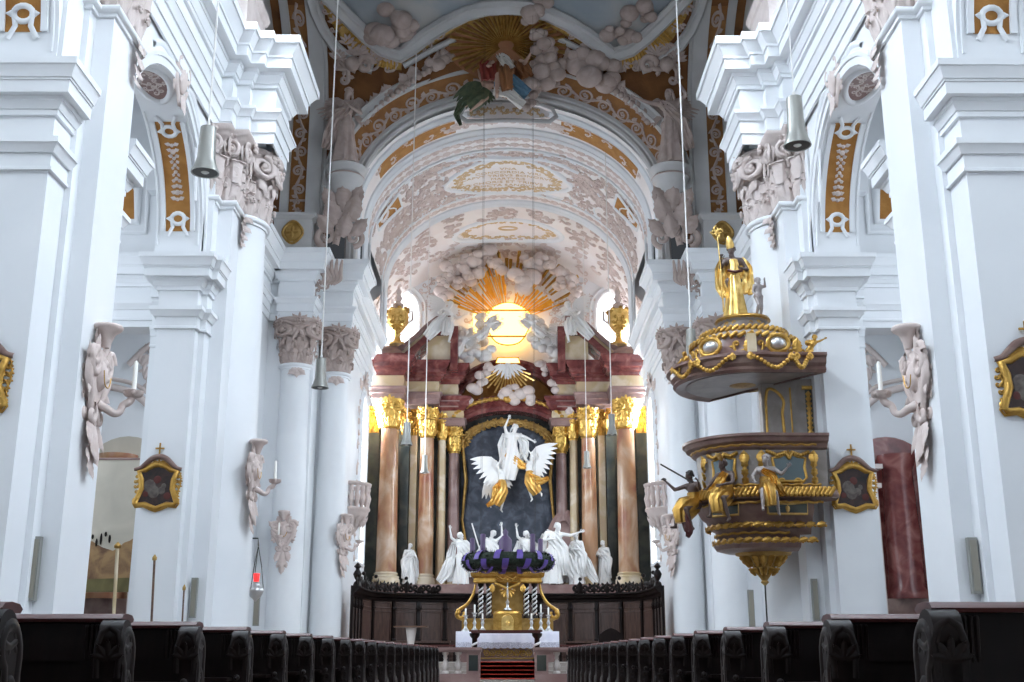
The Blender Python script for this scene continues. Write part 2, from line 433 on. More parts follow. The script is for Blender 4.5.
mat('ochre_marble', (.55, .40, .26), .25, col2=(.70, .60, .46), scale=.9, detail=9, col3=(.56, .44, .26))
mat('green_marble', (.025, .032, .030), .25, col2=(.07, .075, .06), scale=1.2, detail=8)
mat('mauve_marble', (.22, .13, .12), .3, col2=(.33, .22, .20), scale=1.5, detail=7)
mat('pale_marble', (.50, .45, .42), .3, col2=(.64, .58, .54), scale=1.8, detail=7)
mat('shaded_plaster', (.50, .49, .48), .6, col2=(.56, .55, .54), scale=1)  # white plaster darkened for the dim crossing; shade put into the colour
mat('shaded_stucco', (.40, .31, .27), .7, col2=(.50, .40, .36), scale=2.5, bump=.15, bscale=14)  # stucco copy darkened to carry the dim light of the crossing
mat('white_stucco', (.83, .83, .82), .5, bump=.08, bscale=12)
mat('dark_wood', (.0065, .0035, .003), .38, col2=(.012, .006, .005), scale=3, stretch=(6, 1, 1), spec=.22)
mat('red_wood', (.07, .016, .015), .35, col2=(.10, .028, .024), scale=3, stretch=(1, 6, 6))
mat('stall_wood', (.060, .032, .025), .35, col2=(.11, .062, .048), scale=2, stretch=(5, 5, 1), bump=.05)
mat('brown_wood', (.10, .05, .03), .4, col2=(.17, .09, .055), scale=3, stretch=(1, 1, 5))
mat('red_carpet', (.50, .03, .02), .95, col2=(.62, .07, .04), scale=8)
mat('stone_floor', (.32, .28, .25), .35, col2=(.42, .38, .34), scale=1.2)
mat('lamp_metal', (.30, .30, .275), .38, .35)
mat('speaker_cloth', (.30, .28, .23), .7)
mat('cable', (.85, .83, .80), .6)
mat('dark_metal', (.05, .045, .04), .45, .6)
mat('silver', (.62, .62, .62), .3, .8)
mat('wax', (.86, .84, .78), .5)
mat('lamp_glass', (.75, .75, .70), .2)
mat('window_light', (.9, .95, 1.0), .5, emit=(.93, .97, 1.0), estr=2.5)
mat('day_window', (.9, .95, 1.0), .5, emit=(.86, .93, 1.0), estr=.7)
mat('dim_window', (.9, .95, 1.0), .5, emit=(.86, .93, 1.0), estr=.15)

def side_word(sx): return 'left' if sx < 0 else 'right'
def yz(mb):   # (x along, y depth, z) -> along becomes Y, depth becomes X
    mb.v = [(p[1], p[0], p[2]) for p in mb.v]; return mb

IMPOST = [(0,7.75),(.08,7.75),(.08,7.80),(.04,7.82),(.04,8.06),(.10,8.06),(.12,8.10),(.20,8.20),(.22,8.20),(.22,8.30),(.02,8.33),(.02,8.74),(.09,8.74),(.09,8.84),(.12,8.84),(.20,8.96),(.22,8.96),(.22,9.04),(.38,9.04),(.38,9.26),(.41,9.26),(.41,9.30),(.44,9.30),(.47,9.40),(.53,9.50),(.55,9.50),(.55,9.62),(0,9.62)]
IMPOST = [(o*.76, 7.97+(z-7.75)*.904) for o, z in IMPOST]
ENTAB = [(0,13.0),(.05,13.0),(.05,13.28),(.09,13.28),(.09,13.60),(.13,13.60),(.15,13.66),(.22,13.76),(.24,13.76),(.24,13.84),(.02,13.87),(.06,14.02),(.07,14.18),(.06,14.34),(.02,14.48),(.10,14.48),(.10,14.58),(.13,14.58),(.22,14.74),(.25,14.74),(.25,14.84),(.46,14.84),(.46,15.10),(.50,15.10),(.50,15.16),(.56,15.26),(.66,15.40),(.70,15.40),(.70,15.60),(0,15.62)]
ASTRAGAL = [(0,11.12),(.05,11.12),(.05,11.18),(.11,11.20),(.13,11.26),(.10,11.31),(0,11.34)]

def plan_map(poly):
    """f(u,v,h): u along the plan polyline, v height, h outward"""
    P = [V((p[0], p[1])) for p in poly]; ls = [(P[i+1]-P[i]).length for i in range(len(P)-1)]
    def f(u, v, h=0.0):
        i = 0; t = u
        while i < len(ls)-1 and t > ls[i]: t -= ls[i]; i += 1
        d = (P[i+1]-P[i]).normalized(); q = P[i]+d*t
        return V((q.x+d.y*h, q.y-d.x*h, v))
    return f, sum(ls), ls

def capital(poly, z0, z1, corners, m, name='capital', parent=None, proj=.34, lw=None):
    """composite capital on a plan outline: bell, two rows of acanthus, volutes at the corners, abacus"""
    H = z1-z0; mb = MB()
    sweep(mb, poly, [(0,z0),(.03,z0+.05*H),(.02,z0+.5*H),(.10*proj/.34,z0+.72*H),(.2*proj/.34,z0+.86*H),(proj*.72,z0+.88*H),(proj*.78,z0+.93*H),(proj,z0+.96*H),(proj,z1),(0,z1)])
    f, L, ls = plan_map(poly); lw = lw or H*.26
    runs = []; u = 0; start = 0; P2 = [V((p[0], p[1])) for p in poly]
    for i, l in enumerate(ls):
        u += l
        if i == len(ls)-1 or (P2[i+1]-P2[i]).normalized().dot((P2[i+2]-P2[i+1]).normalized()) < .85: runs.append((start, u)); start = u
    def petals(u, v, r, g, base):
        for k in range(5): mb.sphere(g(u+r*.6*cos(k*1.257+.3), v+r*.6*sin(k*1.257+.3), base+r*.35), (r*.42,)*3, 6, 4)
        mb.sphere(g(u, v, base+r*.6), (r*.34,)*3, 6, 4)
    for (ua, ub) in runs:
        l = ub-ua
        if l < .1: continue
        n = max(1, round(l/lw)); w = l/n
        for row, (zz, hh, off) in enumerate(((z0+.01*H, .40*H, .5), (z0+.27*H, .40*H, 0.0))):
            for i in range(n + (1 if row else 0)):
                u = min(max(ua+(i+off)*w, ua+.02), ub-.02); ww = min(w, hh*.9)
                mb.leaf(u, zz, pi/2, hh, ww*.66, f, lift=.10, lobes=3, base=.05+.03*row, curl=1.1, n=12)
                if H > 1:
                    for q in (-1, 1): mb.leaf(u+q*ww*.12, zz+.05*hh, pi/2-q*.42, hh*.72, ww*.42, f, lobes=3, base=.03+.02*row, lift=.16, curl=.8, n=10)
                if row == 0: petals(u, zz+.50*hh, ww*.20, f, .10+.10*hh)
        # volutes at the two ends of the run, standing in the plane of the run
        curved = abs((f(ua+.01, 0, 1)-f(ua+.01, 0)).dot(f(ub-.01, 0, 1)-f(ub-.01, 0))) < .97
        if curved:
            cs = [(u, sg) for u, sg in corners if ua < u < ub]
            for u, sg in cs:
                R = H*.185
                for d, rr in ((proj*.55, 1), (proj*.85, .96)):
                    sp = spiral(u, z0+.74*H, R*rr, 1.7, pi/2, -sg); mb.relief(sp, taper(len(sp), R*.21, R*.12), f, n=4, base=d)
                mb.sphere(f(u, z0+.74*H, proj*.95), R*.25, 8, 6)
                arm = crv([(u-sg*H*.34, z0+.48*H), (u-sg*H*.30, z0+.62*H), (u-sg*H*.22, z0+.78*H), (u-sg*H*.05, z0+.74*H+R)]); mb.relief(arm, taper(len(arm), R*.12, R*.22), f, n=4, base=proj*.6)
                mb.leaf(u, z0+.58*H, -pi/2+sg*.5, H*.26, H*.13, f, base=proj*.5, lobes=2); mb.leaf(u-sg*H*.1, z0+.62*H, pi/2+sg*.5, H*.22, H*.12, f, base=proj*.55, lobes=2)
            if len(cs) >= 2:
                us = sorted(u for u, _ in cs)
                for a_, b_ in zip(us, us[1:]):
                    if b_-a_ > H*1.1: continue
                    c_ = (a_+b_)/2; sw = crv([(a_, z0+.93*H), (a_+(c_-a_)*.5, z0+.86*H), (c_, z0+.84*H), (b_-(b_-c_)*.5, z0+.86*H), (b_, z0+.93*H)]); mb.relief(sw, H*.03, f, n=4, base=proj*.7)
                    shell(mb, c_, z0+.92*H, pi/2, H*.2, lambda u, v, h=0: f(u, v, h+proj*.8), 5); petals(c_, z0+.90*H, H*.08, f, proj*.9)
        for ue, sg in ((ua, -1), (ub, 1)):
            if curved: break
            e = f(min(max(ue-sg*.001, 0), L), 0); e2 = f(min(max(ue-sg*.04, 0), L), 0); t = (e-e2).normalized(); nn = V((t.y, -t.x, 0))*sg
            R = H*.15 if l > .5 else H*.12
            g = plane_map((e.x, e.y, 0), t, (0, 0, 1), nn)
            for d in (proj*.42, proj*.70):
                sp = spiral(-R*.35, z0+.74*H, R, 1.6, pi/2, -1); mb.relief(sp, taper(len(sp), R*.22, R*.13), g, n=4, base=d)
            mb.sphere(g(-R*.35, z0+.74*H, proj*.78), R*.26, 8, 6)
            arm = crv([(-min(l*.5, H*.5), z0+.50*H), (-min(l*.42, H*.40), z0+.66*H), (-R*1.2, z0+.80*H), (-R*.35, z0+.74*H+R)])
            mb.relief(arm, taper(len(arm), R*.12, R*.24), g, n=4, base=proj*.5)
            mb.leaf(-R*.9, z0+.60*H, pi/2-.5, H*.2, H*.12, g, base=proj*.45, lobes=2)
        for i in range(max(1, round(l/(H*.7)))):
            u = ua+(i+.5)*l/max(1, round(l/(H*.7))); petals(u, z0+.91*H, H*.085, f, proj*.85)
            if l > .5:
                for q in (-1, 1): mb.leaf(u, z0+.86*H, -pi/2+q*.9, H*.22, H*.12, f, base=proj*.7, lobes=2)
    return mb.build(name, m, parent)

# ---------------------------------------------------------------- floors
fl = MB().box((-13, -9, -.25), (13, 33.0, 0)); fl.box((-13, 33.0, -.25), (13, 60, .26)); fl.build('floor', 'stone_floor', kind='structure')

# ---------------------------------------------------------------- nave piers
def pier(sx, ys, column=False):
    """ys: near side-pilaster face; the plan is stepped towards the nave"""
    y0 = ys; s = side_word(sx)
    far = ys+2.4 if not column else ys+3.1
    root = MB()
    if not column:
        poly = [(-9.4, y0+.25), (-8.0, y0+.25), (-8.0, y0), (-6.93, y0), (-6.93, y0+.65), (-6.83, y0+.65), (-6.83, y0+.92), (-6.53, y0+.92),
                (-6.53, y0+2.16), (-6.83, y0+2.16), (-6.83, y0+2.43), (-6.93, y0+2.43), (-6.93, y0+3.08), (-8.0, y0+3.08), (-8.0, y0+2.83), (-9.4, y0+2.83)]
        yb = (y0+.42, y0+2.2)
    else:
        poly = [(-8.5, y0+1.6), (-7.9, y0+1.6), (-7.9, y0+.25), (-7.86, y0+.25), (-7.86, y0), (-7.0, y0), (-7.0, y0+.28), (-6.87, y0+.28), (-6.87, y0+.70), (-6.53, y0+.70), (-6.53, y0+1.5), (-6.9, y0+1.5), (-6.9, y0+3.1), (-8.5, y0+3.1)]
    poly = mx(poly, sx)
    root.prism(poly, lambda a, b: (a, b, 0), lambda a, b: (a, b, 13.1))
    P = root.build('pillar_%s' % s, 'white_plaster', smooth=0, kind='structure')
    # plinth
    b = MB(); sweep(b, poly, [(0, 0), (.16, 0), (.16, .9), (.12, 1.0), (.06, 1.05), (0, 1.12)]); b.build('plinth', 'white_plaster', P)
    # giant order panels edges: thin fillets running up the stepped faces
    e = MB()
    for (x, y) in ():
        e.box((sx*-x-.02 if sx > 0 else x-.02, y-.012, 1.1), (sx*-x+.02 if sx > 0 else x+.02, y+.03, 11.1))
    # impost on the side pilaster
    im = MB(); sweep(im, mx(([(-9.4, y0+.25)] if not column else [(-8.5, y0+1.6), (-7.9, y0+1.6), (-7.9, y0+.25)])+[(-8.0 if not column else -7.86, y0+.25), (-8.0 if not column else -7.86, y0)]+([(-6.93, y0), (-6.93, y0+.66)] if not column else [(-7.0, y0), (-7.0, y0+.28), (-6.87, y0+.28), (-6.87, y0+.71)]), sx), IMPOST)
    if not column: sweep(im, mx([(-6.93, y0+2.42), (-6.93, y0+3.08), (-8.0, y0+3.08), (-8.0, y0+2.83), (-9.4, y0+2.83)], sx), IMPOST)
    im.build('impost', 'white_plaster', P, smooth=25)
    # capital ring + capital
    if not column:
        cp = [(-7.05, y0+.65), (-6.83, y0+.65), (-6.83, y0+.92), (-6.53, y0+.92), (-6.53, y0+2.16), (-6.83, y0+2.16), (-6.83, y0+2.43), (-7.05, y0+2.43)]
        f, L, ls = plan_map(cp)
        cor = [(ls[0], 1), (sum(ls[:3]), 1), (sum(ls[:3])+.01, -1), (sum(ls[:4]), 1), (sum(ls[:4])+.01, -1)]
    else:
        arc = [(-6.95+cos(a)*.86, y0+2.25+sin(a)*.86) for a in [radians(-62+i*14) for i in range(13)]]
        cp = [(-7.05, y0+.36), (-6.87, y0+.36), (-6.87, y0+.70), (-6.53, y0+.70)] + [(-6.53, y0+1.42)] + arc
        cp[4] = (arc[0][0], arc[0][1]-.01) if False else cp[4]
        f, L, ls = plan_map(cp); A = sum(ls[:5])
        cor = [(ls[0], 1), (sum(ls[:3]), 1), (A+.35, 1), (A+.95, -1), (A+1.7, 1), (A+2.0, -1)]
        col = MB(); col.lathe([(1.12,0),(1.12,.5),(1.06,.55),(1.12,.66),(1.03,.8),(1.0,.9),(.99,4),(.86,11.2)], (sx*6.95, y0+2.25, 0), 40)
        col.build('shaft', 'white_plaster', P)
    if sx > 0:
        # mirrored: the polyline runs the other way
        cor = [(L-u, -d) for u, d in cor]
    cpm = mx(cp, sx)
    a = MB(); sweep(a, cpm, ASTRAGAL); a.build('astragal', 'white_plaster', P)
    capital(cpm, 11.32, 13.02, cor, 'pale_stucco', parent=P, proj=.36)
    # hanging stucco drop below the capital
    d = MB(); g = plan_map(cpm)[0]
    u0 = (ls[0]+ls[1]+ls[2]+ls[3]*.85) if not column else sum(ls[:4])+.05
    if sx > 0: u0 = L-u0
    for k, (dv, sz) in enumerate(((0.1, .34), (-.18, .30), (-.42, .24), (-.62, .18))):
        for q in (-1, 0, 1): d.leaf(u0+q*.05, 11.2+dv, -pi/2+q*.8, sz, sz*.6, g, lobes=3, base=.05, lift=.3)
    d.build('stucco_drop', 'pale_stucco', P)
    return P
PIER = {}
for sx in (-1, 1):
    PIER[sx, 0] = pier(sx, 15.85)
    PIER[sx, 1] = pier(sx, 24.48, True)

# ---------------------------------------------------------------- arcade arches with the nave wall above them
def arcade(sx, ya, yb, name):
    yc = (ya+yb)/2; r = (yb-ya)/2; spring = 9.95; n = 32
    W = 16.0
    arc = [(yc-r*cos(pi*i/n), spring+r*.98*sin(pi*i/n)) for i in range(n+1)]
    mb = MB()
    for X in (7.05, 8.05):
        rows = []
        for (y, z) in [(ya, 9.55)]+arc+[(yb, 9.55)]:
            rows.append([(sx*X, y, z), (sx*X, y, W)])
        mb.grid(rows)
    mb.grid([[(sx*7.05, y, z), (sx*8.05, y, z)] for (y, z) in [(ya, 9.55)]+arc+[(yb, 9.55)]])
    w = mb.build(name, 'white_plaster', smooth=30, kind='structure')
    # archivolt on the nave face
    pts = [(y, z) for y, z in [(ya, 9.6)]+arc+[(yb, 9.6)]]
    av = MB(); X = 7.05
    q = 1
    arch_sweep(av, pts[::-1], [(.0, X), (.0, X-.05), (.16, X-.05), (.17, X-.09), (.24, X-.10), (.28, X-.06), (.30, X)])
    yz(av)
    if sx < 0: av.v = [(-p[0], p[1], p[2]) for p in av.v]
    av.build('archivolt', 'white_plaster', w, smooth=30)
    # soffit: ochre panels framed in white, between the impost and the crown
    def fs(sgn):
        def f(u, v, h=0.0):     # u: angle fraction, v: across (X), h: inward
            a = u; rr = r-h
            return V((sx*(7.55+v), yc-sgn*rr*cos(a), spring+rr*.98*sin(a)))
        return f
    for sgn in (1, -1):
        f = fs(sgn); na = 22; a0, a1 = .12, 1.08
        o = MB(); rows = [[f(a0+(a1-a0)*i/na, -.29, .012), f(a0+(a1-a0)*i/na, .29, .012)] for i in range(na+1)]
        o.grid(rows); o.build('ochre_panel', 'ochre', w)
        fr = MB()
        for v in (-.335, .335): fr.grid([[f(a0+(a1-a0)*i/na, v-.06, .0), f(a0+(a1-a0)*i/na, v-.05, .05), f(a0+(a1-a0)*i/na, v+.05, .05), f(a0+(a1-a0)*i/na, v+.06, .0)] for i in range(na+1)])
        for v in (-.46, .46): fr.grid([[f(a0*.0+a1*1.1*i/na, v-.03, .0), f(a1*1.1*i/na, v-.02, .03), f(a1*1.1*i/na, v+.02, .03), f(a1*1.1*i/na, v+.03, .0)] for i in range(na+1)])
        fr.build('panel_frame', 'white_plaster', w)
        # strapwork loop at the foot and the head of the panel, with stucco drops
        g = lambda u, v, h=0.0: f(a0 + u/r, v, h)
        lp = MB()
        for base, d in ((.30, 1), ((a1-a0)*r-.25, -1)):
            lp.relief([(base+.13*d*sin(t), .15*cos(t)) for t in [2*pi*i/14 for i in range(15)]], .05, g, n=3, base=.02)
            lp.relief([(base-d*.42, -.23), (base-d*.2, -.12), (base, -.14)], .045, g, n=3, base=.02)
            lp.relief([(base-d*.42, .23), (base-d*.2, .12), (base, .14)], .045, g, n=3, base=.02)
            for q in (-1, 1): lp.leaf(base, q*.12, q*pi/2, .16, .1, g, lobes=2, base=.02)
        lp.build('strapwork', 'white_plaster', w)
        so = MB()
        for base, d in ((.75, 1), ((a1-a0)*r-.6, -1)):
            for k in range(5):
                so.sphere(g(base+d*k*.16, 0, .03), (.045+.02*(k == 1),)*3, 6, 4)
                for q in (-1, 1): so.leaf(base+d*k*.14, q*.03, q*1.2, .15-.02*k, .09, g, lobes=2, base=.02, n=6)
        so.build('stucco_drop', 'pale_stucco', w)
        dk = MB()    # faint damask scrolls
        rinceau(dk, (a1-a0)*r*.45, .42, lambda u, v, h=0.0: g(u+.95, v, h*.3), w=.016, leaves=False)
        dk.build('damask_scroll', 'dull_gold', w)
    # oval of stucco at the crown
    cr = MB(); c = lambda u, v, h=0.0: V((sx*(7.55+v), yc+u, spring+sqrt(max(r*r-u*u, 0))*.98-h))
    cr.relief([(.75*cos(t), .36*sin(t)) for t in [2*pi*i/24 for i in range(25)]], .07, c, n=4)
    cr.build('crown_frame', 'white_plaster', w)
    cg = MB(); cg.grid([[c(.68*q*cos(t), .30*q*sin(t), .01) for q in (0.01, .5, 1)] for t in [2*pi*i/24 for i in range(25)]]); cg.build('crown_field', 'mauve_marble', w)
    cs = MB()
    for k in range(9):
        a = 2*pi*k/9; c_scroll(cs, .38*cos(a), .16*sin(a), .17, a*1.7, c, leafy=True)
    cs.build('crown_stucco', 'pale_stucco', w)
    # cartouche over the crown on the nave face
    k = MB(); kf = plane_map((sx*7.05, yc, spring+r), (0, 1, 0), (0, 0, 1), (-sx, 0, 0))
    k.sphere(kf(.35, .10, .06), (.10, .20, .30), 12, 8)
    for q in (-1, 1):
        k.relief(spiral(.35+q*.26, .34, .19, 1.4, pi/2, -q), taper(20, .07, .035), kf, n=4, base=.05); k.relief(crv([(.35+q*.42, .4), (.35+q*.36, .0), (.35+q*.18, -.3), (.35+q*.05, -.5)]), [.04, .07, .06, .04], kf, n=4, base=.03); k.leaf(.35+q*.2, .0, pi/2+q*.4, .4, .2, kf, base=.08, lobes=3)
    shell(k, .35, .5, pi/2, .4, kf)
    for q in (-1, 1): c_scroll(k, .35+q*.3, .05, .34, q*1.2, kf)
    k.leaf(.35, -.25, -pi/2, .5, .28, kf, base=.1)
    k.build('cartouche', 'pale_stucco', w)
    rb = MB()
    rb.relief(crv([(.8, .2), (1.3, .28), (1.7, .05), (2.0, -.35), (2.15, -.9)]), .07, kf, n=3); rb.relief(crv([(.0, .15), (-.5, .3), (-1.0, .25), (-1.5, -.05)]), .07, kf, n=3)
    rb.relief(crv([(1.5, -.25), (1.85, -.7), (2.0, -1.3), (2.15, -1.9)]), .05, kf, n=3)
    rb.build('stucco_ribbon', 'white_plaster', w)
    return w
for sx in (-1, 1):
    arcade(sx, 18.96, 24.44, 'wall_%s' % side_word(sx))
    arcade(sx, 10.2, 15.82, 'wall_%s_rear' % side_word(sx))
    mb = MB()
    for (a, b) in ((15.85, 18.95), (24.48, 27.6)): mb.box((min(sx*7.05, sx*8.05), a, 12.9), (max(sx*7.05, sx*8.05), b, 16.0))
    mb.box((min(sx*7.05, sx*8.05), -8, 0), (max(sx*7.05, sx*8.05), 10.2, 16)) if False else None
    mb.box((min(sx*7.0, sx*7.6), 4, 15.6), (max(sx*7.0, sx*7.6), 27.4, 16.5))
    mb.build('wall_%s_upper' % side_word(sx), 'white_plaster', smooth=0, kind='structure')

# ---------------------------------------------------------------- main entablature, nave and crossing and choir, one run a side
CHX = 6.05
for sx in (-1, 1):
    poly = [(-7.0, 4), (-7.0, 16.4), (-6.73, 16.4), (-6.73, 16.7), (-6.4, 16.7), (-6.4, 18.05), (-6.73, 18.05), (-6.73, 18.35), (-7.0, 18.35),
            (-7.0, 25.0), (-6.73, 25.0), (-6.73, 25.4), (-6.4, 25.4), (-6.4, 25.6), (-5.8, 25.6), (-5.8, 27.2), (-6.4, 27.2), (-6.4, 27.6), (-9.0, 27.6),
            (-9.0, 40.95), (-8.55, 40.95), (-8.55, 40.7), (-7.35, 40.7), (-7.35, 42.0), (-6.05, 42.0), (-6.05, 43.3), (-6.5, 43.3), (-6.5, 52.3), (-7.3, 52.3), (-7.3, 58.5)]
    e = MB(); sweep(e, mx(poly, sx), ENTAB)
    e.build('trim_%d' % (1 if sx < 0 else 2), 'white_plaster', smooth=24, kind='structure')
    # attic: vault pedestal above the crossing pier
    a = MB(); ap = mx([(-7.9, 25.3), (-6.55, 25.3), (-6.55, 27.3), (-7.9, 27.3)], sx)
    sweep(a, ap, [(0, 15.6), (.12, 15.6), (.12, 15.8), (.02, 15.9), (0, 15.95), (0, 17.2), (.05, 17.25), (.1, 17.4), (.1, 17.5), (0, 17.52)])
    a.caps(ap, 15.6, 17.52); a.build('trim_%d' % (3 if sx < 0 else 4), 'pale_stucco', smooth=24, kind='structure')

# ---------------------------------------------------------------- nave vault (never in the frame), west wall, aisles, transepts
def vault(name, a, b, z0, ya, yb, m, n=36):
    mb = MB(); mb.grid([[(x, ya, z), (x, yb, z)] for x, z in ell(a, b, z0, n)]); return mb.build(name, m, kind='structure')
vault('ceiling_nave', 7.3, 6.6, 16.0, -8, 27.5, 'grey_plaster')
mb = MB(); mb.box((-13, -8.4, 0), (13, -8, 23)); mb.build('wall_rear', 'white_plaster', smooth=0, kind='structure')
for sx in (-1, 1):
    s = side_word(sx)
    mb = MB(); x0, x1 = sorted((sx*12.4, sx*12.8)); mb.box((x0, -8, 0), (x1, 27.6, 17)); mb.build('wall_%s_aisle' % s, 'grey_plaster', smooth=0, kind='structure')
    mb = MB(); x0, x1 = sorted((sx*7.05, sx*12.6)); mb.box((x0, -8, 16.0), (x1, 27.6, 16.3)); mb.build('ceiling_%s_aisle' % s, 'grey_plaster', smooth=0, kind='structure')
    x0, x1 = sorted((sx*7.05, sx*8.05)); mb = MB(); mb.box((x0, -8, 0), (x1, 2.2, 16)); mb.box((x0, 2.2, 12.9), (x1, 10.2, 16)); mb.box((x0, 8.0, 0), (x1, 10.2, 16)); mb.build('wall_%s_west' % s, 'white_plaster', smooth=0, kind='structure')
    # transept corner walls
    x0, x1 = sorted((sx*9.0, sx*9.4)); mb = MB(); mb.box((x0, 30.4, 0), (x1, 41.2, 16)); mb.box((x0, 27.5, 12.6), (x1, 30.4, 16)); mb.build('wall_%s_transept' % s, 'grey_plaster', smooth=0, kind='structure')
    # aisle east wall with the side altar niche, and the far aisle pier seen past the nave pier
    x0, x1 = sorted((sx*8.0, sx*12.6)); mb = MB(); mb.box((x0, 30.4, 0), (x1, 30.8, 17)); mb.build('wall_%s_chapel' % s, 'grey_plaster', smooth=0, kind='structure')

# ---------------------------------------------------------------- choir piers: two half columns a side
for sx in (-1, 1):
    s = side_word(sx)
    p = MB(); pl = mx([(-9.4, 41.1), (-7.25, 41.1), (-7.25, 42.5), (-6.15, 42.5), (-6.15, 43.2), (-6.5, 43.2), (-6.5, 44), (-9.4, 44)], sx)
    p.prism(pl, lambda a, b: (a, b, 0), lambda a, b: (a, b, 13.1))
    P = p.build('pillar_choir_%s' % s, 'white_plaster', smooth=0, kind='structure')
    for (cx, cy, r) in ((-7.9, 41.25, .64), (-6.63, 42.55, .58)):
        c = MB(); c.lathe([(r*1.2,0),(r*1.2,.9),(r*1.1,1.0),(r*1.2,1.15),(r*1.04,1.3),(r,1.4),(r*.99,4),(r*.86,11.2)], (-sx*cx, cy, 0), 32); c.build('shaft', 'white_plaster', P)
        rr = r*.86; arc = [(cx+rr*cos(a), cy+rr*sin(a)) for a in [radians(-200+i*16.25) for i in range(17)]]
        f, L, ls = plan_map(arc); cor = [(L*.30, -1), (L*.64, 1), (L*.70, -1), (L*.05, 1)]
        if sx > 0: cor = [(L-u, -d) for u, d in cor]
        a = MB(); sweep(a, mx(arc, sx), ASTRAGAL); a.build('astragal', 'white_plaster', P)
        capital(mx(arc, sx), 11.3, 13.02, cor, 'shaded_stucco', parent=P, proj=.34, lw=.42)
        d = MB(); g = plan_map(mx(arc, sx))[0]
        for q in (-1, 0, 1): d.leaf(L*.47, 11.1, -pi/2+q*.9, .38, .24, g, lobes=3, base=.05)
        d.build('stucco_drop', 'stucco', P)

# ---------------------------------------------------------------- choir and apse walls
for sx in (-1, 1):
    s = side_word(sx)
    x0, x1 = sorted((sx*6.5, sx*6.9)); mb = MB(); mb.box((x0, 44, 0), (x1, 52.3, 16.0)); mb.build('wall_choir_%s' % s, 'white_plaster', smooth=0, kind='structure')
    x0, x1 = sorted((sx*7.3, sx*7.7)); mb = MB(); mb.box((x0, 52.3, 0), (x1, 58.9, 19)); mb.build('wall_apse_%s' % s, 'white_plaster', smooth=0, kind='structure')
mb = MB(); mb.box((-7.7, 58.5, 0), (7.7, 58.9, 23)); mb.build('wall_altar', 'white_plaster', smooth=0, kind='structure')

def arched_window(name, O, U, N, w, h, m, bars=(3, 6), frame_mat='white_plaster'):
    """round-headed window: glowing pane, moulded surround, glazing bars; O centre of the sill, U along, N out of the wall"""
    f = plane_map(O, U, (0, 0, 1), N); r = w/2; n = 20
    out = [(-r, 0), (r, 0)] + [(r*cos(pi*i/n), h-r+r*sin(pi*i/n)) for i in range(n+1)]
    mb = MB(); mb.prism(out, lambda a, b: f(a, b, .02), lambda a, b: f(a, b, .05)); o = mb.build(name, m, smooth=0, kind='structure')
    fr = MB(); path = [(-r, 0)] + [(r*cos(pi-pi*i/n), h-r+r*sin(pi*i/n)) for i in range(n+1)] + [(r, 0)]
    fr.relief(path, .12, f, n=4); fr.relief([(x*1.22, z if z <= h-r else h-r+(z-h+r)*1.22) for x, z in path], .07, f, n=3); fr.relief([(-r*1.25, -.06), (r*1.25, -.06)], .1, f, n=4)
    fr.build('window_frame', frame_mat, o)
    b = MB()
    for i in range(1, bars[0]):
        x = -r+w*i/bars[0]; zt = h-r+sqrt(max(0, r*r-x*x)); b.relief([(x, 0), (x, zt)], .018, f, n=3, base=.05)
    for k in range(1, bars[1]):
        z = h*k/bars[1]; xx = r if z < h-r else sqrt(max(0, r*r-(z-h+r)**2)); b.relief([(-xx, z), (xx, z)], .018, f, n=3, base=.05)
    b.build('glazing_bars', 'pale_stucco', o)
    return o
wn = 1
for sx in (-1, 1):
    arched_window('window_%d' % wn, (sx*5.95, 58.48, 12.6), (1, 0, 0), (0, -1, 0), 2.5, 7.4, 'window_light'); wn += 1
    arched_window('window_%d' % wn, (sx*6.48, 50.2, 4.8), (0, 1, 0), (-sx, 0, 0), 2.2, 7.4, 'window_light'); wn += 1
    arched_window('window_%d' % wn, (sx*7.28, 55.2, 10.5), (0, 1, 0), (-sx, 0, 0), 2.6, 7.2, 'window_light'); wn += 1
    for y in (4.0, 11.5, 21.5):   # lunettes of the nave vault, out of the frame
        arched_window('window_%d' % (wn+30), (sx*6.75, y, 16.4), (0, 1, 0), (-sx, 0, 0), 3.4, 3.0, 'day_window', (4, 3)); wn += 1
    arched_window('window_%d' % (wn+60), (sx*8.98, 33.5, 3.8), (0, 1, 0), (-sx, 0, 0), 4.0, 9.0, 'dim_window'); wn += 1  # unseen window added to go with the transept fill light
    arched_window('window_%d' % (wn+60), (sx*12.38, 25.4, 3.6), (0, 1, 0), (-sx, 0, 0), 2.4, 9.5, 'day_window'); wn += 1  # unseen window added to go with the chapel fill light
    for y in (6, 13, 21.3):       # aisle and gallery windows, out of the frame
        arched_window('window_%d' % wn, (sx*12.38, y, 3.6), (0, 1, 0), (-sx, 0, 0), 3.0, 10.5, 'day_window'); wn += 1
    for y in (31.2, 36.6):
        arched_window('window_%d' % wn, (sx*8.98, y, 16.8), (0, 1, 0), (-sx, 0, 0), 2.6, 4.6, 'day_window') if False else None
arched_window('window_%d' % wn, (0, -7.98, 7.0), (1, 0, 0), (0, 1, 0), 7.0, 12.5, 'dim_window', (5, 9)); wn += 1
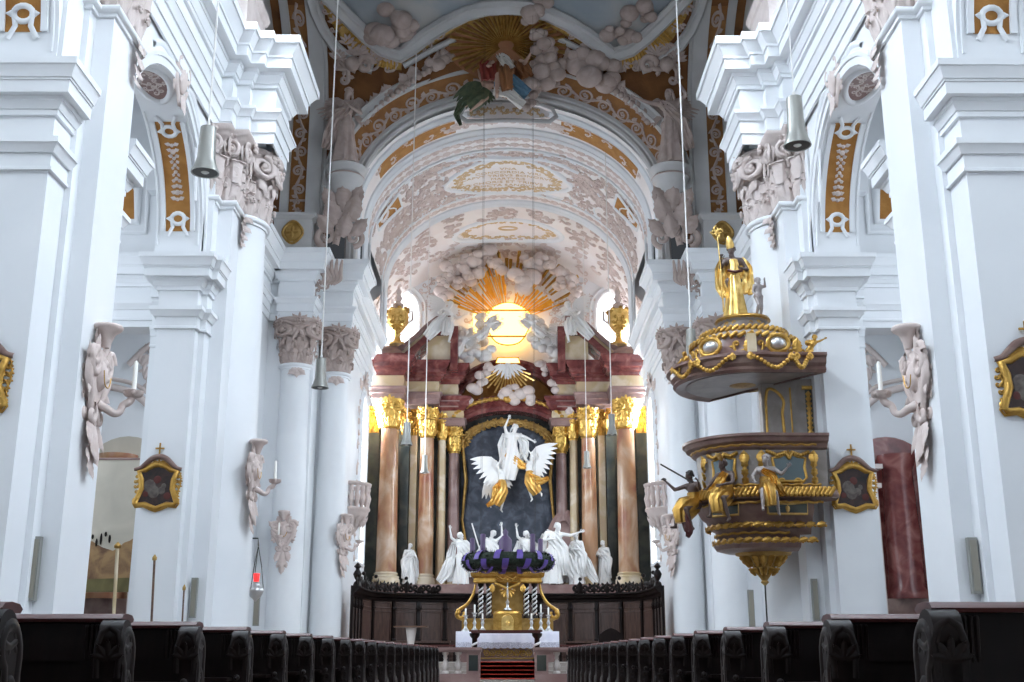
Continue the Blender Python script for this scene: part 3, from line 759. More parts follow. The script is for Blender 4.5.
# ---------------------------------------------------------------- crossing: choir arch wall that coves into the fresco ceiling
CV_Y, CV_Z, CV_R = 36.2, 21.0, 5.0
def wall_y(z): return 41.2 if z <= CV_Z else CV_Y+CV_R*sqrt(max(0.0, 1-min(1, (z-CV_Z)/CV_R)**2))
def on_cove(x, y, off=0.0):
    """point of the choir-arch wall / cove seen at photo pixel (x,y)"""
    lo, hi = 27.0, 41.2
    for _ in range(50):
        m = (lo+hi)/2; p = at(x, y, m)
        if p.z > CV_Z+CV_R or m > wall_y(p.z): hi = m
        else: lo = m
    p = at(x, y, lo)
    n = V((0, -1, 0)) if p.z <= CV_Z else V((0, CV_Y-p.y, CV_Z-p.z)).normalized()
    return p+n*off
def cove_map(x0, y0, px=1.0):
    pass
AA, AB, AZ = 6.75, 5.1, 18.4          # outer band
BA, BB, BZ = 6.12, 4.65, 18.2         # inner band
VA, VB, VZ = 6.0, 4.5, 18.0           # choir barrel

w = MB(); n = 60; top = []
xs = [-9.2+18.4*i/n for i in range(n+1)]
rows = []
for x in xs:
    zb = AZ+AB*sqrt(max(0, 1-(x/AA)**2)) if abs(x) < AA else 15.5
    zs = [zb+(26.0-zb)*(k/22) for k in range(23)]
    rows.append([(x, wall_y(z), z) for z in zs])
w.grid(rows)
w.build('wall_choir_arch', 'dark_ochre', smooth=30, kind='structure')
c = MB(); c.box((-9.4, 27.0, 26.0), (9.4, 36.4, 26.3)); CEIL = c.build('ceiling', 'fresco', smooth=0, kind='structure')
for sx in (-1, 1):
    x0, x1 = sorted((sx*9.2, sx*9.6)); b = MB(); b.box((x0, 27.2, 15.6), (x1, 41.6, 26.3)); b.build('wall_%s_crossing' % side_word(sx), 'shaded_plaster', smooth=0, kind='structure')
b = MB(); b.grid([[(x, 27.3, z), (x, 27.3, 26.3)] for x, z in [(-9.6, 16.0)]+ell(7.3, 6.6, 16.0, 36)[::-1]+[(9.6, 16.0)]]); b.build('wall_nave_arch', 'white_plaster', smooth=0, kind='structure')
for k, sx in enumerate((-1, 1)):
    arched_window('window_%d' % (20+k), (sx*9.18, 33.5, 18.6), (0, 1, 0), (-sx, 0, 0), 4.4, 6.4, 'dim_window', (4, 5))

# fresco field inside the frame, on the cove
fr_px = [(318, -18), (330, -4), (341, 8), (354, 22), (368, 36), (384, 49), (401, 55), (412, 47), (428, 34), (446, 22), (466, 12), (486, 6.5), (507, 5)]
fr_px = fr_px + [(1014-x, y) for x, y in fr_px[-2::-1]]
pts = [on_cove(x, y, .1) for x, y in fr_px]
ff = MB(); rows = []
for (x, y) in fr_px: rows.append([on_cove(x, y-(y+60)*k/8, .04) for k in range(9)])
ff.grid(rows); ff.build('fresco_sky', 'fresco', CEIL)
def band(mb, pts, w, h, up=None):
    """flat moulded band along 3-D points lying on the cove"""
    fr = ring_frames(pts); rows = []
    for p, t, u, v_ in fr:
        nn = V((0, -1, 0)) if p.z <= CV_Z else V((0, CV_Y-p.y, CV_Z-p.z)).normalized()
        s = t.cross(nn).normalized()
        rows.append([p+s*a+nn*b for a, b in ((-w, 0), (-w, h*.6), (-w*.6, h), (-w*.2, h*.7), (w*.3, h*.8), (w*.6, h), (w, h*.5), (w, 0))])
    return mb.grid(rows, cu=True, caps=True)
m = MB(); band(m, pts, .30, .28); m.build('fresco_frame', 'shaded_plaster', CEIL, smooth=25)
# gilded fluted band outside the frame, and the outer white ring
for sx in (0, 1):
    def fl_(x): return x if sx == 0 else 1014-x
    g = MB(); gp = [on_cove(fl_(x), y, .06) for x, y in [(326, -8), (335, 14), (347, 34), (360, 48), (374, 57), (388, 62), (402, 63)]]
    band(g, gp, .28, .12); g.build('gilt_band', 'dull_gold', CEIL)
    fl = MB()
    for i in range(len(gp)-1):
        for k in range(4):
            p = gp[i].lerp(gp[i+1], k/4); nn = V((0, CV_Y-p.y, CV_Z-p.z)).normalized(); t = (gp[i+1]-gp[i]).normalized(); s = t.cross(nn)
            if 1 < i < 5 or k < 3: fl.tube([p-s*.26+nn*.1, p+s*.26+nn*.1], .05, 5)
    fl.build('flutes', 'gold', CEIL)
    o = MB(); op = [on_cove(fl_(x), y, .05) for x, y in [(310, -8), (316, 12), (324, 30), (335, 46), (347, 57), (359, 64), (373, 69)]]
    band(o, op, .22, .22); o.build('ring_band', 'shaded_plaster', CEIL)
    o = MB(); op = [on_cove(fl_(x), y, .05) for x, y in [(404, 66), (418, 58), (432, 50), (446, 43), (455, 38)]]
    band(o, op, .12, .16); o.build('ring_band', 'shaded_plaster', CEIL)
    gb = MB(); gp = [on_cove(fl_(x), y, .05) for x, y in [(404, 60), (420, 49), (440, 36), (462, 23), (484, 14), (507, 11.5)]]
    band(gb, gp, .13, .12); gb.build('gilt_band', 'dull_gold', CEIL)
    sh = MB()
    for (x, y, r) in [(329, 3, .45), (336, 22, .4), (348, 43, .45), (361, 53, .4), (374, 60, .5), (392, 62, .45), (441, 30, .3), (428, 42, .35)]:
        p = on_cove(fl_(x), y, .15); nn = V((0, CV_Y-p.y, CV_Z-p.z)).normalized(); f = plane_map(p, (1, 0, 0), nn.cross(V((1, 0, 0))), nn)
        shell(sh, 0, 0, 1.5*(-1 if sx else 1), r, f, 6); c_scroll(sh, 0, -.2, r*.7, .6, f, leafy=False)
    sh.build('stucco_shells', 'shaded_stucco', CEIL)
    # painted clouds standing out of the fresco as stucco
cl = MB(); R = random.Random(3)
for (x, y, r) in [(381, 27, .55), (391, 17, .5), (399, 26, .55), (404, 34, .4), (374, 34, .4), (392, 38, .45), (410, 24, .35)]: cloud(cl, [on_cove(x, y, .25)], r, rnd=R, k=2)
o = cl.build('stucco_cloud', 'shaded_stucco'); tag(o, 'stucco cloud with putti inside the left end of the grey ceiling fresco', 'cloud')
cl = MB()
for (x, y, r) in [(640, 10, .45), (632, 18, .4), (648, 20, .4), (622, 33, .4), (613, 30, .35), (630, 36, .35), (618, 38, .3)]: cloud(cl, [on_cove(x, y, .25)], r, rnd=R, k=2)
o = cl.build('stucco_cloud', 'shaded_stucco'); tag(o, 'stucco cloud with putti inside the right end of the grey ceiling fresco', 'cloud')

# ---------------------------------------------------------------- the arch bands
AR = MB()
pa = ell(AA, AB, AZ, 60, foot=17.2)
arch_sweep(AR, pa, [(-.0, 41.3), (-.02, 40.85), (.06, 40.78), (.12, 40.86), (.30, 40.80), (.38, 40.70), (.46, 40.78), (.5, 40.9), (.5, 41.3)][::1])
ARCH = AR.build('trim_5', 'shaded_plaster', smooth=30, kind='structure')
f_a = lambda u, v, h=0.0: None
def conic(u, v, h=0.0):    # u along arch 0..1, v 0..1 from band A to band B
    t = pi*(1-u); a = AA+.0+(BA-AA)*v; b = AB+(BB-AB)*v; z0 = AZ+(BZ-AZ)*v
    return V((a*cos(t), 40.95+1.0*v-h, z0+b*sin(t)-h*.4))
o = MB(); o.grid([[conic(i/60, j/3) for j in range(4)] for i in range(61)]); o.build('ochre_band', 'brown_ochre', ARCH)
def conic2(u, v, h=0.0):
    p = conic(u/18.0, .5+v/1.25, h); return p
r = MB(); rinceau(r, 18.0, .8, conic2, n=22, w=.05); r.build('rinceau', 'shaded_stucco', ARCH)
BBm = MB(); pb = ell(BA, BB, BZ, 60, foot=15.6)
arch_sweep(BBm, pb, [(.25, 41.95), (.25, 41.75), (.18, 41.66), (.05, 41.66), (0, 41.72), (-.12, 41.66), (-.2, 41.72), (-.22, 42.1), (.0, 42.3)])
BBm.build('inner_band', 'shaded_plaster', ARCH, smooth=30)

# ---------------------------------------------------------------- choir barrel vault
def barrel(u, v, h=0.0):       # u in metres from the crown to the right, v = Y
    t = pi/2-u/5.3; return V(((VA-h)*cos(t), v, VZ+(VB-h)*sin(t)))
UM = 5.3*pi/2
b = MB(); b.grid([[barrel(-UM+2*UM*i/60, y) for y in (41.9, 52.6)] for i in range(61)]); BAR = b.build('ceiling_choir', 'vault_pink', kind='structure')
def rib(y0, y1, z0f=15.6, mname='white_plaster', d=.16):
    m = MB(); p = ell(VA, VB, VZ, 60, foot=z0f)
    arch_sweep(m, p, [(-.0, y0), (-.08, y0), (-d, y0+.1), (-d*.7, y0+.16), (-d*.7, (y0+y1)/2), (-d, y1-.14), (-d*.6, y1-.04), (0, y1)]); return m.build('rib', mname, BAR, smooth=30)
rib(42.25, 42.6); rib(44.1, 44.45); rib(44.6, 44.85); rib(46.1, 46.3, d=.1); rib(52.0, 52.35); rib(52.45, 52.7); rib(51.0, 51.2, d=.1)
# ochre side panels of the first bay and by the lunettes
for s in (-1, 1):
    o = MB(); o.grid([[barrel(s*(2.0+3.8*i/20), 42.85+1.05*j, .02) for j in (0, 1)] for i in range(21)]); o.build('ochre_panel', 'ochre', BAR)
    o = MB(); o.grid([[barrel(s*(5.0+1.9*i/12), 46.8+.0*i+j*(1.6-.06*i), .02) for j in (0, 1)] for i in range(13)]); o.build('ochre_panel', 'ochre', BAR)
    fr = MB(); fr.relief([(s*u, v) for u, v in [(5.0, 46.8), (5.0, 48.4), (6.9, 47.6), (6.9, 46.8), (5.0, 46.8)]], .09, lambda u, v, h=0: barrel(u, v, h), n=3); fr.build('panel_frame', 'white_plaster', BAR)
    lp = MB(); lp.relief([(s*(6.2+.3*cos(t)), 47.3+.3*sin(t)) for t in [2*pi*i/16 for i in range(17)]], .09, barrel, n=3); shell(lp, s*6.2, 47.5, pi/2, .35, barrel); lp.build('strapwork', 'vault_pink', BAR)
R = random.Random(11)
sc = MB(); gl = MB()
# narrow scroll strip behind the inner band, crown scrolls of the first bay
rinceau(sc, 2*UM, .26, lambda u, v, h=0: barrel(u-UM, 42.72+v, h), n=40, w=.04)
for i in range(26):
    u = -2.3+4.6*i/25; c_scroll(sc, u, 43.35+R.uniform(-.2, .2), .34, R.uniform(0, 6.3), barrel)
for s in (-1, 1):
    for k in range(5): c_scroll(sc, s*(2.2+k*.9), 43.3+R.uniform(-.3, .3), .3, R.uniform(0, 6), barrel)
# main bay
def keep_out(u, v):
    e = ((u)/2.75)**2+((v-49.1)/2.0)**2
    lun = abs(u) > 4.8 and 46.5 < v < 48.6
    return e < 1.0 or lun
k = 0
while k < 380:
    u = R.uniform(-UM+.3, UM-.3); v = R.uniform(46.3, 51.0)
    if keep_out(u, v): continue
    c_scroll(sc, u, v, R.uniform(.22, .46), R.uniform(0, 6.3), lambda u, v, h=0: barrel(u, v, h*2.2), d=R.choice((-1, 1)), w=.04, leaf=.8); k += 1
for y in (44.52, 45.2, 45.75, 51.6):
    rinceau(sc, 2*UM-.4, .42, lambda u, v, h=0, y=y: barrel(u-UM+.2, y+v, h), n=36, w=.045)
sc.build('stucco_scrollwork', 'vault_scroll', BAR)
# inscription cartouche
ca = MB(); oval = lambda a, b: [(a*cos(t)*(1-.12*sin(2*t)**2), 49.1+b*sin(t)) for t in [2*pi*i/48 for i in range(49)]]
ca.relief(oval(2.7, 1.95), .13, barrel, n=4); CART = ca.build('cartouche_frame', 'white_plaster', BAR)
cf = MB(); cf.grid([[barrel(x*q, 49.1+(y-49.1)*q, .03) for q in (.01, .33, .66, .98)] for x, y in oval(2.65, 1.9)]); cf.build('cartouche_field', 'vault_pink', BAR)
for i in range(60):
    t = 2*pi*i/60; q = R.uniform(.74, .9); c_scroll(gl, 2.6*q*cos(t), 49.1+1.85*q*sin(t), .24, R.uniform(0, 6.3), lambda u, v, h=0: barrel(u, v, h+.03))
gl.build('gilt_scrolls', 'vault_gilt', BAR)
lg = MB(); lg.relief([(-3.0+6*i/20, 47.0+.12*cos(i*pi/5)) for i in range(21)], .15, barrel, n=4); lg.build('cartouche_ledge', 'white_plaster', BAR)
def letters(s, size, f, m, parent, name='inscription'):
    c = bpy.data.curves.new(name, 'FONT'); c.body = s; c.size = size; c.align_x = 'CENTER'; c.resolution_u = 2; c.extrude = .006
    tmp = bpy.data.objects.new(name, c); COL.objects.link(tmp)
    dg = bpy.context.evaluated_depsgraph_get(); me = bpy.data.meshes.new_from_object(tmp.evaluated_get(dg))
    bpy.data.objects.remove(tmp)
    for v in me.vertices: v.co = f(v.co.x, v.co.y, v.co.z)
    me.materials.clear(); me.materials.append(MATS[m]); return link(name, me, parent)
for i, (s, z) in enumerate((('VNA', .34), ('CONCORDIA VIRI', .34), ('CAPVT TRIBVS BONORVM', .34), ('MARTYRIS', .32), ('CHORIS ET TRIBVS', .36), ('TINCTA SANGVINE', .34), ('MARTYR', .3))):
    # read by someone looking up from the nave: lines run from far to near
    letters(s, z, lambda u, v, h, i=i: barrel(u, 50.05-i*.37+v*1.0-.1 if False else 48.0+i*.37-v+.2, .05+h), 'vault_gilt', BAR) if False else letters(s, z, lambda u, v, h, i=i: barrel(u, 48.05+.37*i+.3-v, .05+h), 'vault_gilt', BAR)

# ---------------------------------------------------------------- apse vault
def apse(u, v, h=0.0):          # v from 52.6: quarter-ellipse down to the end wall at 58.5
    q = max(0.0, min(1.0, (v-54.0)/4.5)); fall = (1-sqrt(1-q*q)); a = 7.3-h; top = 22.4-.9*fall-h
    t = pi/2-u/5.6; return V((a*cos(t), v, 16.4+(top-16.4)*sin(t)))
b = MB(); um = 5.6*pi/2
b.grid([[apse(-um+2*um*i/60, 52.6+5.9*j/16) for j in range(17)] for i in range(61)]); APS = b.build('ceiling_apse', 'vault_pink', kind='structure')
b = MB(); b.grid([[(p.x, 52.5, p.z), (p2.x, 52.5, p2.z)] for p, p2 in [(barrel(-UM+2*UM*i/60, 52.5), apse(-um+2*um*i/60, 52.6)) for i in range(61)]]); b.build('arch_return', 'vault_pink', APS)
sc = MB(); k = 0
while k < 190:
    u = R.uniform(-um+.6, um-.6); v = R.uniform(52.9, 58.2)
    if (u/2.3)**2+((v-55.6)/1.35)**2 < 1: continue
    c_scroll(sc, u, v, R.uniform(.24, .5), R.uniform(0, 6.3), lambda u, v, h=0: apse(u, v, h*2.2), d=R.choice((-1, 1)), w=.042, leaf=.8); k += 1
sc.build('stucco_scrollwork', 'vault_scroll', APS)
ov = MB(); ov.relief([(2.2*cos(t), 55.6+1.25*sin(t)) for t in [2*pi*i/40 for i in range(41)]], .14, apse, n=4); ov.build('cartouche_frame', 'white_plaster', APS)
gl = MB()
for i in range(26):
    t = 2*pi*i/26; c_scroll(gl, 1.75*cos(t), 55.6+.95*sin(t), .24, R.uniform(0, 6.3), apse)
gl.relief([(.35*cos(t), 55.5+.2*sin(t)) for t in [2*pi*i/16 for i in range(17)]], .06, apse, n=3)
gl.build('gilt_scrolls', 'vault_gilt', APS)

# straight panel mouldings dividing the vault
dv_ = MB()
for s in (-1, 1):
    for q in (2.95, 4.2, 5.6): dv_.relief([(s*(q+.25*sin(i*.9)), 46.4+4.5*i/14) for i in range(15)], .05, barrel, n=3)
    for y in (46.45, 50.85): dv_.relief([(s*(1.0+6.0*i/20), y) for i in range(21)], .06, barrel, n=3)
dv_.build('panel_mouldings', 'white_plaster', BAR)
ew = MB(); ef = plane_map((0, 58.48, 0), (1, 0, 0), (0, 0, 1), (0, -1, 0)); k = 0
while k < 110:
    u = R.uniform(-4.6, 4.6); v = R.uniform(15.5, 21.5)
    if (u/4.0)**2+((v-15.6)/3.2)**2 < 1: continue
    c_scroll(ew, u, v, R.uniform(.22, .42), R.uniform(0, 6.3), ef, w=.035, leaf=.75); k += 1
ew.build('stucco_scrollwork', 'vault_scroll', bpy.data.objects['wall_altar'])
# ---------------------------------------------------------------- wall strips beside the choir arch
for sx in (-1, 1):
    s = side_word(sx)
    f = lambda u, v, h=0.0: V((sx*u, wall_y(v)-h, v))
    st = MB()
    for (a, b, hh) in ((7.85, 7.28, .22), (8.85, 8.52, .18), (7.28, 7.14, .10)):
        st.grid([[f(a, z, 0), f(a, z, hh), f((a+b)/2, z, hh*.8), f(b, z, hh), f(b, z, 0)] for z in [15.6+10.2*i/30 for i in range(31)]])
    S = st.build('trim_%d' % (6 if sx < 0 else 7), 'shaded_plaster', smooth=25, kind='structure')
    o = MB(); o.grid([[f(8.52, z, .02), f(7.85, z, .02)] for z in [17.2+8*i/20 for i in range(21)]]); o.build('ochre_strip', 'brown_ochre', S)
    r = MB(); rinceau(r, 7.2, .58, lambda u, v, h=0: f(8.185+v, 18.0+u, h+.03), n=9, w=.05)
    r.relief([(8.5-8.185-.62*0, 0)], .01, f) if False else None
    r.build('rinceau', 'shaded_stucco', S)
    cb = MB(); cf = lambda u, v, h=0: f(8.185+u, 17.55+v, h+.03)
    for q in (-1, 1): c_scroll(cb, q*.02, q*.18, .24, q*1.57, cf)
    cb.relief([(-.3, .4), (.3, .4)], .05, cf); cb.build('stucco_cartouche', 'shaded_stucco', S)
    # pedestal with a gilt medallion standing on the choir cornice
    p = MB(); pp = mx([(-8.9, 41.15), (-8.9, 40.5), (-7.45, 40.5), (-7.45, 41.15)], sx)
    sweep(p, pp, [(0, 15.6), (.1, 15.6), (.1, 15.72), (.02, 15.8), (0, 16.9), (.06, 16.95), (.14, 17.05), (.14, 17.15), (0, 17.17)]); p.caps(pp, 15.6, 17.17)
    PB = p.build('pedestal_block', 'shaded_plaster', S, smooth=25)
    g = MB(); gf = plane_map((sx*8.17, 40.5, 16.38), (1, 0, 0), (0, 0, 1), (0, -1, 0))
    g.relief([(.36*cos(t)*(1+.06*cos(4*t)), .42*sin(t)*(1+.06*cos(4*t))) for t in [2*pi*i/24 for i in range(25)]], .06, gf); g.sphere(gf(0, 0, 0), (.33, .06, .4), 16, 8)
    for q in range(4): g.leaf(0, 0, q*pi/2, .28, .14, gf, base=.05)
    g.build('medallion', 'dull_gold', PB)
    p2 = MB(); pp = mx([(-9.0, 41.15), (-9.0, 40.7)], sx)
    # round bracket under the stucco angel and acanthus volute below it
    br = MB(); br.lathe([(.02, 17.7), (.35, 17.9), (.52, 18.2), (.60, 18.55), (.72, 18.62), (.72, 18.72), (.62, 18.78), (.62, 18.9), (.76, 18.98), (.80, 19.1), (.0, 19.12)], (sx*6.3, 40.75, 0), 24)
    br.build('bracket', 'shaded_plaster', S)
    e = MB(); e.lathe([(.66, 18.62), (.74, 18.7), (.66, 18.78)], (sx*6.3, 40.75, 0), 24); e.build('bracket_band', 'shaded_stucco', S)
    ac = MB(); af = plane_map((sx*6.35, 40.62, 15.9), (sx, 0, 0), (0, 0, 1), (0, -1, 0))
    for (u, v, a, L) in [(0, .3, 1.9, 1.0), (.15, .8, 1.2, 1.1), (-.2, .9, 2.0, 1.2), (-.1, 1.4, 1.5, 1.1), (.3, 1.5, 1.1, .9), (-.35, 1.6, 2.1, .9), (.35, .5, .9, .9), (-.4, .4, 2.4, .9), (.05, 2.0, 1.5, .9)]:
        ac.leaf(u, v, a, L, L*.62, af, lobes=5, base=.05, lift=.25, n=12)
    ac.relief(spiral(.55, .35, .42, 1.4, -pi/2, 1), taper(18, .14, .07), af); ac.relief(crv([(.2, .0), (.1, .7), (.15, 1.4), (.0, 2.2)]), .13, af)
    ac.relief(spiral(-.5, .3, .36, 1.3, -pi/2, -1), taper(17, .12, .06), af)
    for i in range(9): ac.sphere(af(.12, .2+i*.2, .16), .05, 5, 4)
    ac.build('acanthus_volute', 'shaded_stucco', S)
    # stucco shell that hangs over the break of the cornice
    sh = MB(); sf = plane_map((sx*6.75, 41.0, 15.0), (sx, 0, 0), (0, 0, 1), (0, -1, 0))
    for k in range(6):
        sh.relief(crv([(.55-.2*k, .55-.03*k), (.45-.17*k, .1-.05*k), (.2-.12*k, -.3-.02*k), (.35-.1*k, -.6)]), [.04, .09, .08, .04], sf, base=.15)
    c_scroll(sh, .3, -.55, .3, .5, sf); c_scroll(sh, .45, -.9, .22, 1.5, sf)
    sh.build('stucco_shell', 'shaded_stucco', S)
# ---------------------------------------------------------------- high altar
mat('amber_glass', (1, .6, .1), .4, emit=(1.0, .62, .16), estr=5.0)
mat('amber_soft', (1, .45, .04), .4, emit=(1.0, .42, .03), estr=1.1)
mat('blue_drape', (.03, .04, .06), .6, col2=(.10, .12, .16), scale=2.2, detail=8, col3=(.055, .065, .09), bump=.3, bscale=5)
mat('lit_gold', (1.0, .52, .06), .35, .55, col2=(.9, .40, .04), scale=5)  # gilding with the amber window's light put into the colour
mat('fig_gold', (.85, .55, .16), .35, .7, col2=(.70, .40, .10), scale=5)
HA = thing('high_altar', 'tall red and ochre marble high altar with gilded columns filling the end of the choir', 'altar', (0, 55, .26))
mb = MB(); mb.box((-6.9, 54.6, .26), (6.9, 58.4, 4.0)); mb.box((-7.0, 54.4, 3.7), (7.0, 58.4, 4.1)); mb.build('predella', 'mauve_marble', HA, smooth=0)
mb = MB(); mb.box((-6.9, 57.75, 4.1), (6.9, 58.3, 13.6)); mb.build('back_wall', 'green_marble', HA, smooth=0)
def acolumn(px, Y, wpx, zt, m, capm='capital_gold', z0=4.1, cap_h=1.35):
    X = abs(at(px, 500, Y).x)
    r = wpx/2/(FOC/(Y*.964))
    for sx in (-1, 1):
        zc = zt-cap_h
        s = MB(); s.lathe([(r*1.02, z0+.55), (r, z0+.8), (r*.99, z0+2.6), (r*.86, zc)], (sx*X, Y, 0), 28); c = s.build('column', m, HA)
        b = MB(); b.lathe([(r*1.35, z0), (r*1.35, z0+.22), (r*1.25, z0+.26), (r*1.3, z0+.36), (r*1.1, z0+.42), (r*1.18, z0+.5), (r*1.04, z0+.57)], (sx*X, Y, 0), 28); b.build('column_base', 'ochre_marble', c)
        rr = r*.86; n = 16; ring = [(sx*X+rr*cos(a), Y+rr*sin(a)) for a in [radians(-205+230*i/n) for i in range(n+1)]]
        f, L, ls = plan_map(ring)
        capital(ring, zc, zt, [(L*.36, -1), (L*.64, 1), (L*.16, 1), (L*.9, -1)], capm, parent=c, proj=r*.55, lw=cap_h*.27)
        g = MB(); g.lathe([(rr*1.02, zc-.1), (rr*1.14, zc-.05), (rr*1.02, zc)], (sx*X, Y, 0), 24); g.build('neck_ring', capm, c)
    return X, r
X1, r1 = acolumn(388, 54.6, 21, 12.95, 'salmon_marble')
X2, r2 = acolumn(426, 55.9, 16.5, 12.75, 'salmon_marble')
X3, r3 = acolumn(441, 56.5, 9.5, 12.6, 'ochre_marble', cap_h=1.2)
X4, r4 = acolumn(453.5, 56.9, 12.5, 12.0, 'mauve_marble', cap_h=1.2)
for sx in (-1, 1):          # flat pilasters between the columns
    for (a, b, Y, m) in ((364, 377, 55.4, 'green_marble'), (399.5, 408, 55.9, 'green_marble'), (409, 416, 56.1, 'ochre_marble')):
        xa, xb = sorted((sx*abs(at(a, 500, Y).x), sx*abs(at(b, 500, Y).x)))
        p = MB(); p.box((xa, Y, 4.1), (xb, Y+1.0, 12.6)); P = p.build('pilaster', m, HA, smooth=0)
        ring = [(xa, Y), (xb, Y)]
        capital(ring, 11.5, 12.8, [(.12, -1), (xb-xa-.12, 1)], 'gold', parent=P, proj=.26, lw=.32)
    # capitals' gilded drops
# entablature in three marbles, breaking back towards the middle
def step_poly(o=0.0):
    return [(-6.6, 57.9), (-6.6, 54.15), (-X1+r1+.12, 54.15), (-X1+r1+.12, 55.45), (-X2+r2+.14, 55.45), (-X2+r2+.14, 56.1), (-2.55, 56.1), (-2.55, 57.6)]
LV = [('mauve_marble', [(0,12.95),(.06,12.95),(.06,13.2),(.12,13.24),(.12,13.42),(.2,13.5),(.2,13.56),(0,13.6)]),
      ('ochre_marble', [(0,13.56),(.03,13.6),(.06,13.85),(.03,14.12),(0,14.15)]),
      ('red_marble', [(0,14.1),(.1,14.15),(.14,14.28),(.3,14.34),(.3,14.44),(.42,14.5),(.42,14.72),(.5,14.8),(.58,14.96),(.62,15.0),(.62,15.1),(0,15.12)])]
for sx in (-1, 1):
    for m, pr in LV:
        e = MB(); pl = mx(step_poly(), sx); sweep(e, pl, pr); e.caps(pl, pr[0][1], pr[-1][1]); e.build('entablature', m, HA, smooth=22)
    # inner, lower break of the entablature beside the niche
    pl = mx([(-3.35, 57.7), (-3.35, 56.3), (-2.25, 56.3), (-2.25, 57.7)], sx)
    for m, pr in (('mauve_marble', [(0,12.0),(.08,12.05),(.08,12.3),(.16,12.4),(0,12.45)]), ('ochre_marble', [(0,12.4),(.04,12.6),(0,12.85)]), ('red_marble', [(0,12.8),(.15,12.9),(.3,13.05),(.3,13.25),(.42,13.4),(.42,13.5),(0,13.5)])):
        e = MB(); sweep(e, pl, pr); e.build('entablature', m, HA, smooth=22)
    # rounded top block and raking scroll pediment
    p = MB(); pl = mx([(-6.6, 57.5), (-6.6, 54.3), (-X1+r1+.05, 54.3), (-X1+r1+.05, 57.5)], sx); sweep(p, pl, [(.1, 15.1), (.1, 15.25), (0, 15.3), (-.1, 15.5), (-.35, 15.75), (-.7, 15.85)]); p.build('attic_block', 'mauve_marble', HA, smooth=40)
    rk = [at(396, 350, 55.2), at(404, 346, 55.2), at(416, 336, 55.2), at(428, 325, 55.2), at(437, 318.5, 55.2), at(451, 318, 55.2)]
    q = [(sx*abs(p_.x), p_.z) for p_ in rk]
    def raker(o0, o1, y0, y1, m):
        M_ = MB(); rows = [[(x, y0, z+o0), (x, y1, z+o0), (x, y1, z+o1), (x, y0, z+o1)] for x, z in q]; M_.grid(rows, cu=True, caps=True); return M_.build('raking_cornice', m, HA, smooth=25)
    raker(-.28, 0.0, 54.75, 56.8, 'mauve_marble'); raker(-.5, -.28, 54.95, 56.8, 'ochre_marble'); raker(-.95, -.5, 54.85, 56.8, 'red_marble')
    bl = MB(); xa, xb = sorted((q[3][0], q[5][0])); bl.box((xa, 55.1, 15.1), (xb, 56.8, q[5][1]-.9)); bl.build('pediment_block', 'ochre_marble', HA, smooth=0)
    b2 = MB(); xa, xb = sorted((q[5][0]-sx*-.0, q[5][0]-sx*.38)); b2.box((xa, 54.95, 14.6), (xb, 56.8, q[5][1]-.5)); b2.build('pediment_return', 'red_marble', HA, smooth=0)
# arch over the niche, with the gilded garland
ZN = at(508, 408, 57).z
def red_arch(a, b, z0, y0, y1, th, m, foot=None, n=36, t0=0.0, name='niche_arch'):
    A = MB(); p = ell(a, b, z0, n, t0, pi-t0); arch_sweep(A, p, [(0, y1), (0, y0+.12), (th*.25, y0+.12), (th*.35, y0), (th*.6, y0+.06), (th*.75, y0-.1), (th, y0-.1), (th, y1)]); return A.build(name, m, HA, smooth=25)
red_arch(2.75, 1.35, 11.55, 56.6, 58.0, .75, 'red_marble')
g = MB(); gp = [(p[0], 56.35, p[1]) for p in ell(2.9, 1.42, 12.05, 24, .35, pi-.35)]
for i, p in enumerate(gp): g.sphere(p, (.16, .12, .13), 7, 5)
g.tube(gp, .1, 6); g.sphere((0, 56.3, 13.5), (.28, .16, .3), 10, 6)
for q in (-1, 1): g.tube([(q*.1, 56.3, 13.7), (q*.3, 56.25, 13.85), (q*.34, 56.25, 13.6)], .06, 6)
g.build('arch_garland', 'gold', HA)
# niche with the blue brocade behind the Assumption
nb = MB(); prof = [(-2.35, 4.1)] + ell(2.35, 1.2, 11.4, 24)[::-1] + [(2.35, 4.1)]
nb.prism(prof, lambda a, b: (a, 57.45+.10*cos(a*1.3), b), lambda a, b: (a, 57.8, b)); nb.build('niche_panel', 'blue_drape', HA, smooth=0)
R = random.Random(5); bd = MB(); nf = plane_map((0, 57.42, 0), (1, 0, 0), (0, 0, 1), (0, -1, 0))
for k in range(70):
    u = R.uniform(-2.1, 2.1); v = R.uniform(4.6, 12.0)
    if R.random() < .5: bd.relief([(u+R.uniform(-.05, .05)+.08*sin(i), v-i*.16) for i in range(7)], .03, nf, n=3)
    else: c_scroll(bd, u, v, .26, R.uniform(0, 6.3), nf)
bd.build('brocade_pattern', 'brown_wood', HA)
gg = MB()
for i, (x, z) in enumerate(ell(2.2, 1.25, 11.2, 20, .12, pi-.12)):
    f = plane_map((x, 57.3, z), (1, 0, 0), (0, 0, 1), (0, -1, 0)); shell(gg, 0, .1, -pi/2, .42, f, 5); c_scroll(gg, 0, 0, .24, i*.7, f); gg.sphere(f(0, -.2, .1), .09, 6, 4)
gg.build('niche_garland', 'dull_gold', HA)
for sx in (-1, 1):      # brocade edges falling at the sides
    e = MB(); P = [at(508+sx*d, y, 57.2) for d, y in ((46, 440), (42, 480), (46, 520), (40, 560))]; e.tube(P, [.08, .1, .07, .1], 7); e.build('gilt_edge', 'dull_gold', HA)
